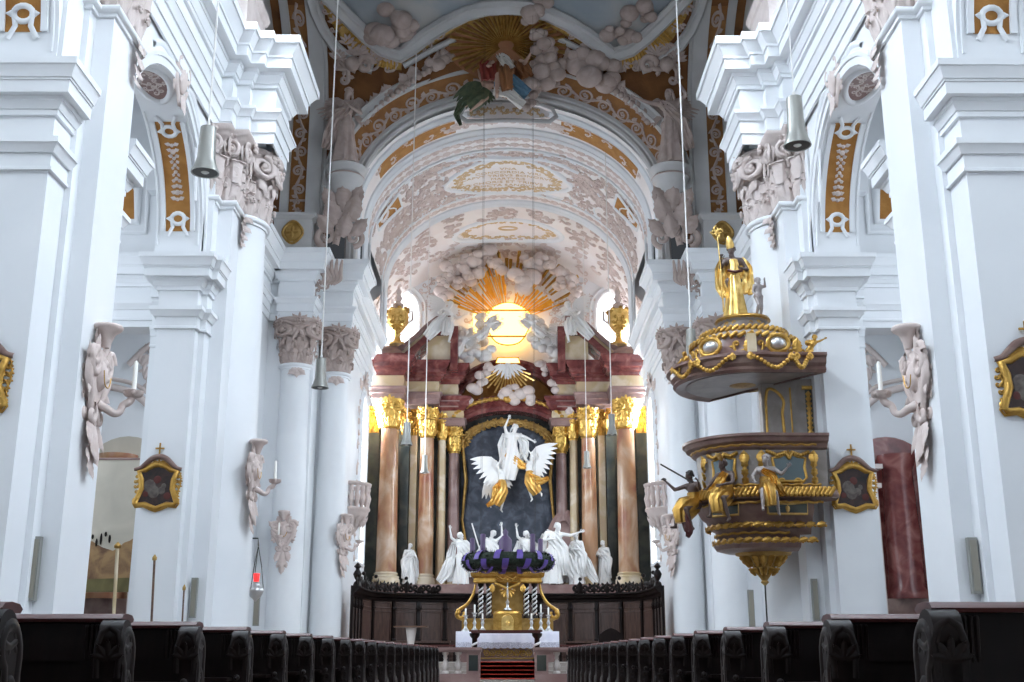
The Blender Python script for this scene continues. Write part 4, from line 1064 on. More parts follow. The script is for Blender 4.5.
# upper stage: wall of the glory with the amber window, dark recess with the dove below
up = MB(); up.box((-3.4, 58.1, 13.4), (3.4, 58.45, 14.3)); up.build('glory_base', 'red_marble', HA, smooth=0)
rc = MB(); rc.prism([(-2.7, 12.9)]+ell(2.7, 2.3, 13.0, 24)[::-1]+[(2.7, 12.9)], lambda a, b: (a, 57.6, b), lambda a, b: (a, 58.0, b)); rc.build('dove_recess', 'ochre', HA, smooth=0)
red_arch(2.5, 1.9, 13.2, 56.9, 58.0, .55, 'red_marble', n=30, name='upper_arch')
GC = at(508, 322, 57.9)      # centre of the glory
GW = thing('glory_window', 'glowing amber window in the middle of the golden glory above the altar', 'window', GC)
pane = MB(); f = plane_map(GC, (1, 0, 0), (0, 0, 1), (0, -1, 0))
hole = [(1.2*cos(t)*(1+.12*sin(3*t)), 1.15*sin(t)-.1) for t in [2*pi*i/32 for i in range(32)]]
pane.prism(hole, lambda a, b: f(a, b, .02), lambda a, b: f(a, b, .06)); pane.build('pane', 'amber_glass', GW, smooth=0)
sp = MB(); sp.prism([(-1.85, -.75), (-1.62, -.75), (-1.62, .45), (-1.85, .45)], lambda a, b: f(a, b, .02), lambda a, b: f(a, b, .06)); sp.build('side_pane', 'amber_glass', GW, smooth=0)
fr = MB(); fr.relief(hole+hole[:1], .06, f, n=4); fr.build('window_frame', 'bright_gold', GW)
br = MB()
for z in (.62, -.82): br.relief([(-1.9, z), (1.9, z)], .05, f, n=4, base=.1)
br.build('window_bars', 'gold', GW)
p2 = thing('dove_window', 'small amber window strip above the white dove at the head of the niche', 'window', at(508, 361, 57.3))
s = MB(); f2 = plane_map(at(508, 361, 56.75), (1, 0, 0), (0, 0, 1), (0, -1, 0)); s.prism([(-.6, -.1), (.6, -.1), (.5, .14), (-.5, .14)], lambda a, b: f2(a, b, 0), lambda a, b: f2(a, b, .05)); s.build('pane', 'amber_glass', p2, smooth=0)
s = MB(); s.relief([(-.64, -.12), (.64, -.12), (.54, .17), (-.54, .17), (-.64, -.12)], .045, f2, n=4); s.build('window_frame', 'gold', p2)
# golden rays and clouds of the glory
GR = thing('glory_rays', 'fan of gilded rays bursting from the clouds above the high altar', 'ray burst', GC)
R = random.Random(9); cx, cy = 508, 325
def ray(parent, a, r0, r1, w0, w1, m, Y, c=(508, 325), nm='ray'):
    A = at(c[0]+r0*cos(a), c[1]-r0*sin(a), Y); B = at(c[0]+r1*cos(a), c[1]-r1*sin(a), Y-.25); d = (B-A).normalized(); s = d.cross(V((0, 1, 0))).normalized(); y = V((0, -1, 0))
    mb = MB(); mb.grid([[A-s*w0, A+y*w0*.5, A+s*w0, A-y*w0*.3], [B-s*w1, B+y*w1*.5, B+s*w1, B-y*w1*.3]], cu=True, caps=True); mb.build(nm, m, parent, smooth=0)
for i in range(78):          # bright ones near the light, in tufts
    a = radians(22+136*(i % 39)/38)+R.uniform(-.03, .03)
    if 78 < math.degrees(a) < 92: continue
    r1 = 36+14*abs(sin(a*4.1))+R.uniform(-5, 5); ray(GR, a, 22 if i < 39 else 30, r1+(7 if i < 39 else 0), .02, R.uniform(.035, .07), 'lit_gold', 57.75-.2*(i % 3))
for i in range(30):
    a = radians(12+156*i/29)+R.uniform(-.03, .03); r1 = R.uniform(68, 86)
    if 20 < math.degrees(a) < 160: ray(GR, a, 52, r1-(6 if 60 < math.degrees(a) < 120 else 0), .05, .10, 'gold', 58.1)
cl = MB(); R = random.Random(4)
for (x, y, r) in [(446, 296, .42), (444, 283, .40), (452, 272, .42), (462, 264, .42), (474, 259, .45), (486, 255, .42), (492, 262, .4), (500, 268, .35), (468, 276, .4), (478, 270, .35), (458, 284, .36),
                  (524, 283, .55), (519, 279, .45), (530, 262, .4), (542, 261, .4), (552, 265, .42), (562, 271, .42), (570, 281, .42), (577, 292, .42), (575, 303, .35), (560, 284, .35)]:
    cloud(cl, [at(x, y, 57.3)], r*1.05, rnd=R, k=3); cloud(cl, [at(x, y, 57.1)], r*.62, rnd=R, k=6)
o = cl.build('stucco_cloud', 'pale_stucco'); tag(o, 'arc of grey stucco clouds around the golden rays above the altar', 'cloud')
for k, (pts, lab) in enumerate((([(482, 356, .35), (475, 350, .3), (467, 358, .3), (488, 350, .3), (460, 350, .3)], 'white stucco cloud under the angels left of the amber window'),
                    ([(540, 345, .4), (548, 352, .42), (556, 358, .42), (533, 340, .3), (566, 354, .35), (562, 345, .3)], 'white stucco cloud under the angels right of the amber window'),
                    ([(473, 392, .35), (480, 385, .35), (484, 376, .3), (470, 402, .3), (488, 368, .25)], 'grey stucco cloud left of the dove at the head of the niche'),
                    ([(548, 372, .32), (555, 382, .32), (558, 392, .3), (563, 402, .3), (568, 409, .28), (541, 366, .28)], 'grey stucco cloud trailing down right of the dove'),
                    ([(507, 392, .32), (516, 396, .36), (526, 394, .36), (500, 396, .3), (534, 398, .3), (513, 387, .25)], 'dark grey stucco cloud under the dove on the niche arch'))):
    cl = MB(); [cloud(cl, [at(x, y, 56.5 if k < 2 else 56.3)], r, rnd=R, k=3) for x, y, r in pts]; o = cl.build('stucco_cloud', 'white_stucco' if k < 2 else 'pale_stucco'); tag(o, lab, 'cloud')
dv = thing('dove', 'small white dove with spread wings in gold rays above the niche', 'dove', at(508, 370, 56.4))
P = at(508, 369, 56.4); b = MB(); b.capsule(P, P+V((0, -.1, -.35)), .12, .07, 10); b.sphere(P+V((0, -.08, -.48)), .075, 8, 6); b.tube([P+V((0, -.12, -.5)), P+V((0, -.2, -.52))], [.03, .005], 5); b.tube([P, P+V((0, .1, .3))], [.08, .16], 6)
b.build('body', 'white_stucco', dv)
for q in (-1, 1): wing_mb(P, (q, 0, .5), (0, 0, 1), .75, n=6).build('wing', 'white_stucco', dv)
DR = thing('dove_rays', 'thin gold rays spreading down behind the white dove', 'ray burst', at(508, 368, 57))
for i in range(17): ray(DR, radians(-160+140*i/16), 5, 24+6*(i % 2), .02, .05, 'bright_gold', 56.95, (508, 366))

# ---------------------------------------------------------------- figures on the high altar
def w_at(px, py, Y): return tuple(at(px, py, Y))
MARY = dict(waist=(.03, 0, 1.1), chest=(.02, -.02, 1.3), neck=(.05, -.03, 1.46), head=(.10, -.06, 1.60), look=(.5, -.8, .4), sl=(-.16, 0, 1.42), el=(-.22, -.12, 1.62), wl=(-.12, -.16, 1.86), sr=(.20, 0, 1.40), er=(.42, -.1, 1.32), wr=(.62, -.16, 1.20), kl=(-.08, -.16, .5), al=(-.14, .05, .1), kr=(.12, -.05, .5), ar=(.06, .05, .08))
statue('assumption_statue', 'white robed statue of a woman rising with spread arms before the blue niche', 'statue', w_at(512, 480, 56.2), 1.62, MARY, m='white_stucco',
    robe=dict(path=[(0, 0, 1.40), (0, 0, 1.22), (.0, -.02, 1.05), (.0, -.06, .75), (-.05, -.05, .4), (-.12, .05, .05)], rx=[.15, .18, .19, .27, .30, .24], ry=[.12, .15, .15, .22, .24, .2], folds=8, amp=.13, name='robe'), long=True,
    sashes=[dict(pts=[(-.2, .1, 1.45), (-.3, .1, 1.1), (-.22, .05, .7), (-.32, 0, .3)], wid=[.2, .3, .34, .2]), dict(pts=[(.2, .08, 1.42), (.38, .05, 1.15), (.36, .02, .8), (.2, -.1, .55)], wid=[.2, .3, .3, .15]), dict(pts=[(-.2, -.2, .75), (.05, -.28, .6), (.3, -.2, .42), (.52, -.05, .4)], wid=[.12, .22, .26, .12], m='fig_gold', name='gilt_cloak')])
ANG = dict(head=(0, -.10, 1.62), sl=(-.18, 0, 1.42), el=(-.34, -.12, 1.52), wl=(-.28, -.2, 1.74), sr=(.18, 0, 1.42), er=(.34, -.12, 1.48), wr=(.36, -.2, 1.72), kl=(-.12, -.18, .55), al=(-.2, .12, .2), kr=(.14, -.05, .52), ar=(.22, .15, .14))
GOLDSK = dict(path=[(0, 0, 1.08), (0, -.03, .92), (0, -.10, .7), (-.06, -.05, .45), (-.1, .06, .25)], rx=[.14, .2, .24, .26, .22], ry=[.12, .17, .2, .2, .16], folds=7, amp=.16, m='fig_gold', name='skirt')
statue('lifting_angel', 'winged angel in gold drapery carrying the rising woman from the left', 'statue', w_at(497, 511, 55.9), 1.42, ANG, robe=GOLDSK, rz=.5, tilt=.18, wings=[((-.1, .1, 1.38), (-.9, .1, .7), (.3, .1, 1), .95), ((-.05, .12, 1.3), (-.7, .2, -.5), (-.7, 0, .6), .85)],
    sashes=[dict(pts=[(-.1, -.12, 1.0), (-.3, -.2, .7), (-.2, -.1, .3), (-.42, 0, .08)], wid=[.12, .24, .24, .12], m='fig_gold')])
statue('lifting_angel', 'winged angel in gold drapery carrying the rising woman from the right', 'statue', w_at(536, 500, 55.9), 1.36, ANG, robe=GOLDSK, rz=-.5, tilt=-.25, mirror=True, wings=[((-.1, .1, 1.38), (-.8, .1, .9), (.3, .1, 1), 1.0)],
    sashes=[dict(pts=[(.1, -.12, 1.0), (-.2, -.25, .75), (-.45, -.15, .55), (-.7, 0, .6)], wid=[.12, .26, .26, .14], m='fig_gold')])
APO = {
 'up_left': dict(head=(-.05, -.10, 1.61), look=(-.2, -.6, .9), el=(-.36, -.08, 1.52), wl=(-.42, -.12, 1.80), er=(.36, -.14, 1.2), wr=(.30, -.34, 1.12)),
 'up_right': dict(head=(.05, -.08, 1.61), look=(.3, -.6, .9), er=(.36, -.08, 1.55), wr=(.34, -.12, 1.85), el=(-.34, -.1, 1.16), wl=(-.5, -.22, 1.0)),
 'reach': dict(chest=(.06, -.06, 1.28), neck=(.10, -.10, 1.43), head=(.14, -.16, 1.56), look=(.7, -.5, .5), sr=(.24, -.08, 1.38), er=(.50, -.15, 1.34), wr=(.74, -.2, 1.42), el=(-.25, -.2, 1.2), wl=(.0, -.32, 1.22)),
 'fold': dict(head=(0, -.06, 1.61), look=(.2, -.6, .8), el=(-.3, -.08, 1.16), wl=(-.04, -.26, 1.24), er=(.3, -.08, 1.16), wr=(.05, -.26, 1.18))}
def apostle(px, py, Y, S, pose, label, rz=0, mirror=False, seed=0, extra=None):
    return statue('apostle_statue', label, 'statue', (at(px, 560, Y).x, Y, 4.115), S, APO[pose], robe=dict(LONG_ROBE, seed=seed), beard=True, rz=rz, mirror=mirror, group=None, extra=extra,
        sashes=[dict(pts=[(-.2, .08, 1.45), (.02, -.17, 1.25), (.24, -.14, .95), (.26, -.2, .6), (.30, -.1, .25)], wid=[.2, .34, .4, .34, .16]), dict(pts=[(-.22, .1, 1.4), (-.33, .1, 1.0), (-.35, .08, .5), (-.3, .05, .1)], wid=[.16, .3, .36, .3])]+(SASH2 if S > 1.3 else []))
SASH2 = [dict(pts=[(-.3, .05, .9), (-.42, -.05, .7), (-.52, .0, .35), (-.75, .05, .08)], wid=[.2, .34, .4, .24]), dict(pts=[(.22, .0, 1.0), (.42, -.1, .75), (.5, -.05, .4), (.7, .05, .06)], wid=[.18, .3, .38, .22])]
apostle(461, 590, 54.9, 1.42, 'up_left', 'white apostle statue throwing one arm up at the left of the tomb', seed=1, rz=.3)
def staff(j, hp):
    s = MB(); s.tube([(-.62, -.2, 1.95), (-.2, -.25, .6)], .022, 6); return [(s, 'staff', 'white_stucco')]
apostle(491, 583, 55.6, 1.5, 'up_right', 'white apostle statue with a slanting staff behind the left of the wreath', seed=2, extra=staff)
apostle(527, 583, 55.6, 1.5, 'up_left', 'white apostle statue stretching up behind the right of the wreath', seed=3, rz=.4)
apostle(553, 592, 54.8, 1.7, 'reach', 'large white apostle statue reaching out in front of the tomb lid', seed=4)
apostle(577, 590, 55.1, 1.4, 'fold', 'white apostle statue half hidden by the marble column right of the tomb', seed=5, rz=-.5)
apostle(604, 587, 55.5, 1.22, 'fold', 'slim white apostle statue between the two right marble columns', seed=6, rz=-.6)
apostle(409, 584, 55.2, 1.12, 'fold', 'slim white apostle statue between the two left marble columns', seed=7, rz=.5, mirror=True)
T = thing('tomb_cover', 'upright oval tomb lid of mauve stone leaning beside the apostles', 'tomb lid', w_at(560, 590, 56.4))
P = at(561, 548, 56.5); M_ = Matrix.Translation(P) @ Matrix.Rotation(radians(9), 4, 'Y') @ Matrix.Rotation(radians(-8), 4, 'X')
t = MB(); t.lathe([(.02, -.16), (.75, -.16), (.85, -.08), (.85, .05), (.72, .12), (.68, .06), (.5, .08), (.02, .10)], (0, 0, 0), 32, ex=1.0, ey=1.0); t.xf(M_ @ Matrix.Diagonal((1.0, 1.0, 2.3, 1)) @ Matrix.Rotation(pi/2, 4, 'X')); t.build('lid', 'mauve_marble', T)
h = MB(); h.relief([(.5*cos(a), 1.35*sin(a)) for a in [2*pi*i/28 for i in range(29)]], .05, lambda u, v, hh=0: M_ @ V((u, -.16-hh, v))); h.build('lid_moulding', 'mauve_marble', T)
SG = thing('tomb', 'low reddish stone tomb box behind the golden tabernacle', 'tomb', (0, 55.4, 4.1)); b = MB(); b.box((-2.1, 55.2, 4.105), (2.1, 56.2, 4.5)); b.build('chest', 'mauve_marble', SG, smooth=0); b = MB(); b.box((-2.25, 55.05, 4.5), (2.25, 56.3, 4.62)); b.build('slab', 'red_marble', SG, smooth=0)
SIT = dict(pelvis=(0, .1, .62), waist=(0, .08, .78), chest=(0, .04, .98), neck=(0, .0, 1.14), head=(0, -.06, 1.28), sl=(-.18, .03, 1.09), el=(-.32, -.06, .9), wl=(-.3, -.26, .78), sr=(.18, .03, 1.09), er=(.34, -.06, .95), wr=(.46, -.22, 1.08), hl=(-.1, .06, .6), kl=(-.14, -.34, .56), al=(-.16, -.4, .14), hr=(.1, .06, .6), kr=(.14, -.34, .5), ar=(.2, -.22, .08))
SITR = dict(path=[(0, .05, .92), (0, .07, .75), (0, -.02, .62), (0, -.22, .52), (0, -.34, .42), (.02, -.33, .2)], rx=[.16, .17, .24, .27, .24, .20], ry=[.13, .15, .19, .18, .14, .11], folds=8, amp=.13)
for px, mir, s in ((440, False, 'left'), (578, True, 'right')):
    statue('pediment_angel', 'large white winged angel sitting on the %s slope of the altar pediment' % s, 'statue', w_at(px, 342, 54.9), 1.6, SIT, robe=SITR, rz=(-.5 if mir else .5), mirror=mir, tilt=(-.25 if mir else .25),
        wings=[((-.08, .16, 1.1), (-.45, .15, .8), (.5, -.1, .8), .62), ((.06, .2, 1.1), (.3, .3, .9), (-.3, 0, .8), .55)],
        sashes=[dict(pts=[(0, -.05, 1.0), (-.15, -.25, .7), (-.3, -.2, .4), (-.5, -.05, -.05)], wid=[.15, .34, .42, .3])])
FLY = dict(pelvis=(0, .05, .8), waist=(.06, .02, .93), chest=(.12, -.04, 1.1), neck=(.18, -.08, 1.24), head=(.24, -.13, 1.36), look=(.5, -.9, 0), sl=(-.04, -.02, 1.22), el=(-.16, -.2, 1.08), wl=(-.05, -.4, 1.0), sr=(.30, -.06, 1.16), er=(.5, -.16, 1.2), wr=(.72, -.2, 1.3), hl=(-.1, .05, .76), kl=(-.3, -.12, .52), al=(-.6, .05, .42), hr=(.06, .05, .74), kr=(-.08, -.2, .42), ar=(-.4, -.1, .2))
FLYR = dict(path=[(.08, 0, 1.0), (.0, .03, .84), (-.12, -.03, .66), (-.3, -.05, .5), (-.5, 0, .36)], rx=[.16, .2, .24, .26, .2], ry=[.13, .17, .2, .2, .16], folds=7, amp=.16)
for px, py, mir, lab, S in ((460, 366, False, 'white winged angel sprawling on the cloud left below the amber window', 1.0), (564, 362, True, 'white winged angel sprawling on the cloud right below the amber window', .95), (487, 345, False, 'small white angel kneeling just left of the amber light', .8), (535, 343, True, 'small white angel kneeling just right of the amber light', .8)):
    statue('glory_angel', lab, 'statue', w_at(px, py, 56.2), S*1.25, FLY, robe=FLYR, mirror=mir, wings=[((.08, .1, 1.1), (.1, .3, .9), (-.6, .2, .8), .7), ((.2, .08, 1.1), (.6, .3, .6), (.2, .2, 1), .6)])
for k, (px, py, lab) in enumerate(((452, 338, 'white stucco putto head in the clouds at the outer left of the amber window'), (572, 336, 'white stucco putto head in the clouds at the outer right of the amber window'))):
    statue('putto_statue', lab.replace('head ', ''), 'statue', w_at(px, py+6, 56.6), .75, dict(SIT), plump=1.35, hs=1.4, mirror=k == 1, wings=[((-.1, .12, 1.05), (-.6, .1, .6), (.4, 0, .8), .5)])
for k, (pts, lab) in enumerate((([(478, 336, .4), (470, 342, .38), (484, 328, .36), (462, 334, .4), (455, 345, .36), (480, 318, .3), (448, 330, .35)], 'white stucco cloud bank at the left edge of the amber window'), ([(534, 334, .4), (541, 326, .38), (548, 336, .4), (556, 330, .38), (564, 338, .36), (536, 318, .3), (570, 326, .34)], 'white stucco cloud bank at the right edge of the amber window'))):
    cl = MB(); R = random.Random(40+k); [(cloud(cl, [at(x, y, 57.2)], r, rnd=R, k=3), cloud(cl, [at(x, y, 57.0)], r*.55, rnd=R, k=4)) for x, y, r in pts]; o = cl.build('stucco_cloud', 'white_stucco'); tag(o, lab, 'cloud')
# urns on the outer columns
def urn(px, label):
    p = at(px, 350, 54.9); c = (p.x, p.y, 15.86); U = thing('altar_urn', label, 'urn', c)
    u = MB(); u.lathe([(.0, 0), (.42, 0), (.40, .1), (.2, .2), (.13, .45), (.2, .55), (.15, .62), (.3, .8), (.52, 1.1), (.56, 1.45), (.5, 1.7), (.56, 1.78), (.3, 1.85), (.0, 1.9)], c, 24); u.build('vase', 'bright_gold', U)
    h = MB()
    for q in (-1, 1): h.tube([(c[0]+q*.45, c[1], c[2]+1.7), (c[0]+q*.75, c[1], c[2]+1.75), (c[0]+q*.72, c[1], c[2]+1.3), (c[0]+q*.5, c[1], c[2]+1.15)], .06, 7)
    h.build('handles', 'stucco', U)
    g = MB(); R = random.Random(1)
    for i in range(16): g.sphere((c[0]+.5*cos(i*.8), c[1]+.4*sin(i*.8), c[2]+1.75+.1*sin(i)), .12, 6, 5)
    f = plane_map((c[0], c[1]-.5, c[2]+1.2), (1, 0, 0), (0, 0, 1), (0, -1, 0)); c_scroll(g, -.2, 0, .25, 1.2, f); c_scroll(g, .2, 0, .25, -1.2, f); shell(g, 0, -.3, -pi/2, .4, f, 5)
    g.build('garland', 'gold', U)
    t = MB(); t.lathe([(.0, 1.85), (.22, 1.9), (.3, 2.1), (.12, 2.25), (.22, 2.45), (.1, 2.65), (.16, 2.8), (.05, 3.0), (0, 3.1)], c, 14); t.build('flame_finial', 'stucco', U)
urn(397, 'golden urn on the left end of the altar entablature against the bright window'); urn(619, 'golden urn on the right end of the altar entablature against the bright window')
# ---------------------------------------------------------------- pulpit on the right crossing pier
mat('pulpit_marble', (.16, .085, .07), .3, col2=(.26, .17, .14), scale=2.5, detail=8, col3=(.20, .12, .10))
mat('pulpit_grey', (.22, .19, .17), .35, col2=(.33, .29, .26), scale=2.5, detail=8)
mat('mirror_teal', (.10, .14, .15), .12, spec=.8)
mat('dark_skin', (.10, .065, .055), .45)
mat('silver_skin', (.34, .30, .29), .4, .3)
PC = (5.45, 25.3)
A0 = radians(-102)
def pmap(R):   # round the pulpit: u along the drum from the side that faces the nave door, v height, h outward
    us = radians(24)*R
    def f(u, v, h=0.0):
        if u <= us: return V((PC[0]+(R+h)*cos(A0+u/R), PC[1]+(R+h)*sin(A0+u/R), v))
        a = radians(-78); return V((PC[0]+R*cos(a)+(u-us), PC[1]+R*sin(a)-h, v))
    return f
def pplan(R, n=36, a0=112, a1=282, ex=6.85, close=None):
    """plan outline: straight from the pier, round the front, back to the pier"""
    pts = [(PC[0]+R*cos(radians(a)), PC[1]+R*sin(radians(a))) for a in [a0+(a1-a0)*i/n for i in range(n+1)]]
    return pts+[(ex, pts[-1][1])]
def drum(parent, name, m, prof, ex=6.85, sm=30, fill=True):
    mb = MB(); base = pplan(1.0); cx, cy = PC
    rows = []
    for r, z in prof: rows.append([(cx+(x-cx)*r, cy+(y-cy)*r, z) if k < len(base)-1 else (ex, cy+(y-cy)*r, z) for k, (x, y) in enumerate(base)])
    mb.grid(rows, cu=True, caps=fill); return mb.build(name, m, parent, smooth=sm)
PU = thing('pulpit', 'marble and gilt pulpit hung on the right crossing pier with figures on its ledge', 'pulpit', (PC[0], PC[1], 2.4))
drum(PU, 'parapet', 'pulpit_grey', [(1.16, 4.32), (1.14, 4.5), (1.17, 4.8), (1.2, 5.2), (1.22, 5.22)])
drum(PU, 'parapet_cornice', 'pulpit_marble', [(1.2, 5.18), (1.28, 5.22), (1.32, 5.30), (1.42, 5.34), (1.46, 5.42), (1.50, 5.44), (1.50, 5.5), (1.2, 5.52)])
drum(PU, 'ledge', 'pulpit_marble', [(1.15, 4.1), (1.38, 4.14), (1.38, 4.2), (1.2, 4.34)], ex=7.0)
drum(PU, 'lower_drum', 'pulpit_marble', [(.80, 3.42), (.86, 3.54), (.98, 3.6), (1.0, 3.66), (1.04, 3.76), (1.14, 3.84), (1.2, 3.95), (1.24, 4.1)], ex=6.5)
drum(PU, 'corbel_ring', 'pulpit_marble', [(.62, 3.08), (.84, 3.14), (.9, 3.22), (.9, 3.28), (.78, 3.34), (.84, 3.42)], ex=6.25)
rope = MB(); R_ = 1.40; f = pmap(R_)
for i in range(53):
    u = radians(-125+194*i/52)*R_
    a = f(u-.04, 4.20, .0); b = f(u+.04, 4.32, .0); rope.capsule(a, b, .055, .055, 6)
rope.build('rope_moulding', 'gold', PU)
g2 = MB()
for R_, z in ((1.27, 4.05), (1.02, 3.63), (.86, 3.45), (1.24, 4.42), (1.3, 5.28)):
    f = pmap(R_); g2.relief([(radians(-120)*R_+i*.08, z+.015*sin(i*2)) for i in range(int((.42*R_+(1.05 if z > 4 else .55)+radians(120)*R_)/.08))], .028, f, n=3)
for R_, z, n in ((1.02, 3.58, 16), (.88, 3.27, 16)):
    f = pmap(R_)
    for i in range(n):
        u = radians(-110+190*i/(n-1))*R_; g2.leaf(u-.09, z, .3, .22, .13, f, lobes=3, base=.02, n=6); g2.sphere(f(u+.1, z, .02), .035, 6, 4)
g2.build('gilt_leafwork', 'gold', PU)
pn = MB(); g = MB(); f = pmap(1.17)
for u0, w in ((-.60, .28), (.82, .36)):
    q = [(u0+x, z) for x, z in ((-w*.8, 4.5), (w*.8, 4.5), (w, 4.58), (w*.9, 4.8), (w, 5.0), (w*.55, 5.03), (0, 5.12), (-w*.55, 5.03), (-w, 5.0), (-w*.9, 4.8), (-w, 4.58))]
    pn = MB(); pn.add([f(a, b, .03) for a, b in q], [tuple(range(len(q)))]); pn.build('mirror_panel', 'mirror_teal', PU, smooth=0)
    g = MB()
    g.relief(q+q[:1], .035, lambda u, v, h=0: f(u, v, h+.02), n=4)
    sw = [(u0-w*1.3, 5.14), (u0-w*.7, 5.06), (u0-w*.2, 5.12), (u0, 5.0), (u0+w*.2, 5.12), (u0+w*.7, 5.06), (u0+w*1.3, 5.14)]
    for i in range(len(sw)-1):
        for k in range(4):
            t = k/4; g.sphere(f(sw[i][0]+(sw[i+1][0]-sw[i][0])*t, sw[i][1]+(sw[i+1][1]-sw[i][1])*t, .06), .045, 6, 5)
    c_scroll(g, u0, 4.46, w*.8, 0, f); shell(g, u0, 5.05, pi/2, .16, f, 5); g.build('gilt_frame', 'gold', PU)
for u0 in (-1.12, -.12, .22, 1.34):
    g = MB()
    for z in (4.42, 4.6, 4.78, 4.96): g.leaf(u0, z, pi/2, .22, .14, f, lobes=3, base=.05, lift=.3)
    for q in (-1, 1): c_scroll(g, u0+q*.07, 5.1, .12, q*1.3, f); 
    g.leaf(u0, 5.12, -pi/2, .28, .2, f, base=.08); g.build('gilt_pilaster', 'gold', PU)
lp = MB(); lg = MB(); f = pmap(1.22)
for u0, w in ((-.62, .32), (.72, .42)):
    lp = MB(); lg = MB(); lp.add([f(u0+a, b, .05) for a, b in ((-w, 3.82), (w, 3.82), (w, 4.02), (-w, 4.02))], [(0, 1, 2, 3)]); lg.relief([(u0-w, 3.8), (u0+w, 3.8), (u0+w*1.02, 4.04), (u0, 4.0), (u0-w*1.02, 4.04), (u0-w, 3.8)], .028, lambda u, v, h=0: f(u, v, h+.04)); lg.leaf(u0, 3.82, pi/2, .18, .12, f, base=.05)
    lp.build('lower_panel', 'green_marble', PU, smooth=0); lg.build('lower_frame', 'dull_gold', PU)
pe = MB(); pe.lathe([(.62, 3.1), (.60, 3.04), (.45, 3.0), (.36, 2.9), (.24, 2.82), (.25, 2.76), (.17, 2.72), (.18, 2.66), (.12, 2.58), (.06, 2.5), (.09, 2.46), (.03, 2.40), (0, 2.38)], (5.62, 25.3, 0), 20); P_ = pe.build('pendant_console', 'dull_gold', PU)
pl = MB(); f = lambda u, v, h=0: V((5.62+(.42+h-.16*(3.05-v)/.3)*cos(A0+u), 25.3+(.42+h-.16*(3.05-v)/.3)*sin(A0+u), v))
for i in range(9): pl.leaf(-1.9+i*.47, 2.78, pi/2, .28, .42, f, lobes=3, base=.02, curl=.6, lift=.3); pl.leaf(-1.7+i*.47, 2.60, pi/2, .2, .36, f, lobes=3, base=.0, curl=.6, lift=.2)
for q in (-1.3, 1.3): pl.relief(spiral(q, 3.0, .14, 1.3, pi/2, 1 if q > 0 else -1), .03, f, n=3, base=.1)
pl.build('acanthus', 'gold', P_)
rod = MB(); rod.tube([(5.62, 25.3, 2.4), (5.62, 25.3, 0)], .018, 6); rod.build('support_rod', 'dark_metal', PU)
# back panel on the pier
bp = MB(); bp.box((5.72, 25.0, 5.3), (7.05, 25.3, 6.95)); BP = bp.build('back_panel', 'pulpit_grey', PU, smooth=0)
fm = MB(); f = plane_map((5.75, 25.0, 5.35), (1, 0, 0), (0, 0, 1), (0, -1, 0))
fm.relief(crv([(.05, .1), (.38, .05), (.44, .2), (.42, .8), (.46, 1.1), (.3, 1.32), (.12, 1.36), (.06, 1.1)]), .035, f, n=4); fm.relief([(.06, 1.1), (.05, .1)], .03, f)
for z in [i*.11 for i in range(10)]: fm.leaf(1.02, .2+z, pi/2, .14, .12, f, lobes=2, base=.02)
for z in (.1, 1.4): fm.relief([(.88, z), (1.2, z)], .05, f)
fm.relief([(.62, .1), (.62, 1.4)], .02, f); fm.build('gilt_frame', 'gold', BP)
dp = MB(); dp.add([f(a, b, .01) for a, b in ((.95, .15), (1.1, .15), (1.1, 1.36), (.95, 1.36))], [(0, 1, 2, 3)]); dp.build('inlay', 'green_marble', BP, smooth=0)
# sounding board
SB = thing('sounding_board', 'domed marble sounding board with gold garlands over the pulpit', 'canopy', (PC[0], PC[1], 6.8))
drum(SB, 'board', 'pulpit_marble', [(1.35, 6.86), (1.60, 6.80), (1.66, 6.86), (1.62, 6.93), (1.70, 7.0), (1.72, 7.1), (1.80, 7.14), (1.80, 7.2), (1.5, 7.26), (1.0, 7.3)])
drum(SB, 'soffit', 'pulpit_grey', [(1.36, 6.84), (1.3, 6.92), (.9, 6.95)], ex=6.9)
so = MB(); sf = lambda u, v, h=0: V((PC[0]+u, PC[1]+v, 6.93-h)); so.lathe([(.95, 6.9), (.85, 6.86), (.75, 6.9)], (PC[0]-.1, PC[1]-.1, 0), 28); so.lathe([(.5, 6.9), (.3, 6.84), (.02, 6.8)], (PC[0]-.1, PC[1]-.1, 0), 20)
for i in range(10): so.leaf(.55*cos(i*.63)-.1, .55*sin(i*.63)-.1, i*.63, .3, .2, sf, base=.02)
so.build('soffit_rosette', 'dull_gold', SB)
dm = MB(); dm.lathe([(1.36, 7.22), (1.34, 7.34), (1.28, 7.4), (1.22, 7.62), (1.2, 7.7)], (*PC, 0), 36); dm.build('dome_drum', 'pulpit_marble', SB)
for r_, z in ((1.22, 7.76), (.98, 7.98)):
    rp = MB()
    for i in range(44):
        a = 2*pi*i/44; b = a+.09; rp.capsule((PC[0]+r_*cos(a), PC[1]+r_*sin(a), z-.03), (PC[0]+r_*cos(b), PC[1]+r_*sin(b), z+.04), .05, .05, 6)
    rp.build('rope_ring', 'gold', SB)
dm = MB(); dm.lathe([(1.2, 7.7), (1.12, 7.82), (1.0, 7.92), (.95, 8.0), (.62, 8.05), (.55, 8.1), (.5, 8.3), (.58, 8.34), (.58, 8.38), (.0, 8.4)], (*PC, 0), 36); dm.build('dome_cap', 'pulpit_grey', SB)
gs = MB(); f = lambda u, v, h=0: V((PC[0]+(.5+h)*cos(A0+u/.5), PC[1]+(.5+h)*sin(A0+u/.5), v))
for i in range(12): c_scroll(gs, -1.5+i*.27, 8.2, .13, i*1.1, f)
gs.lathe([(.56, 8.33), (.64, 8.37), (.62, 8.42), (.5, 8.43)], (*PC, 0), 30)
f = pmap(1.28)
gs.build('crown_band', 'gold', SB)
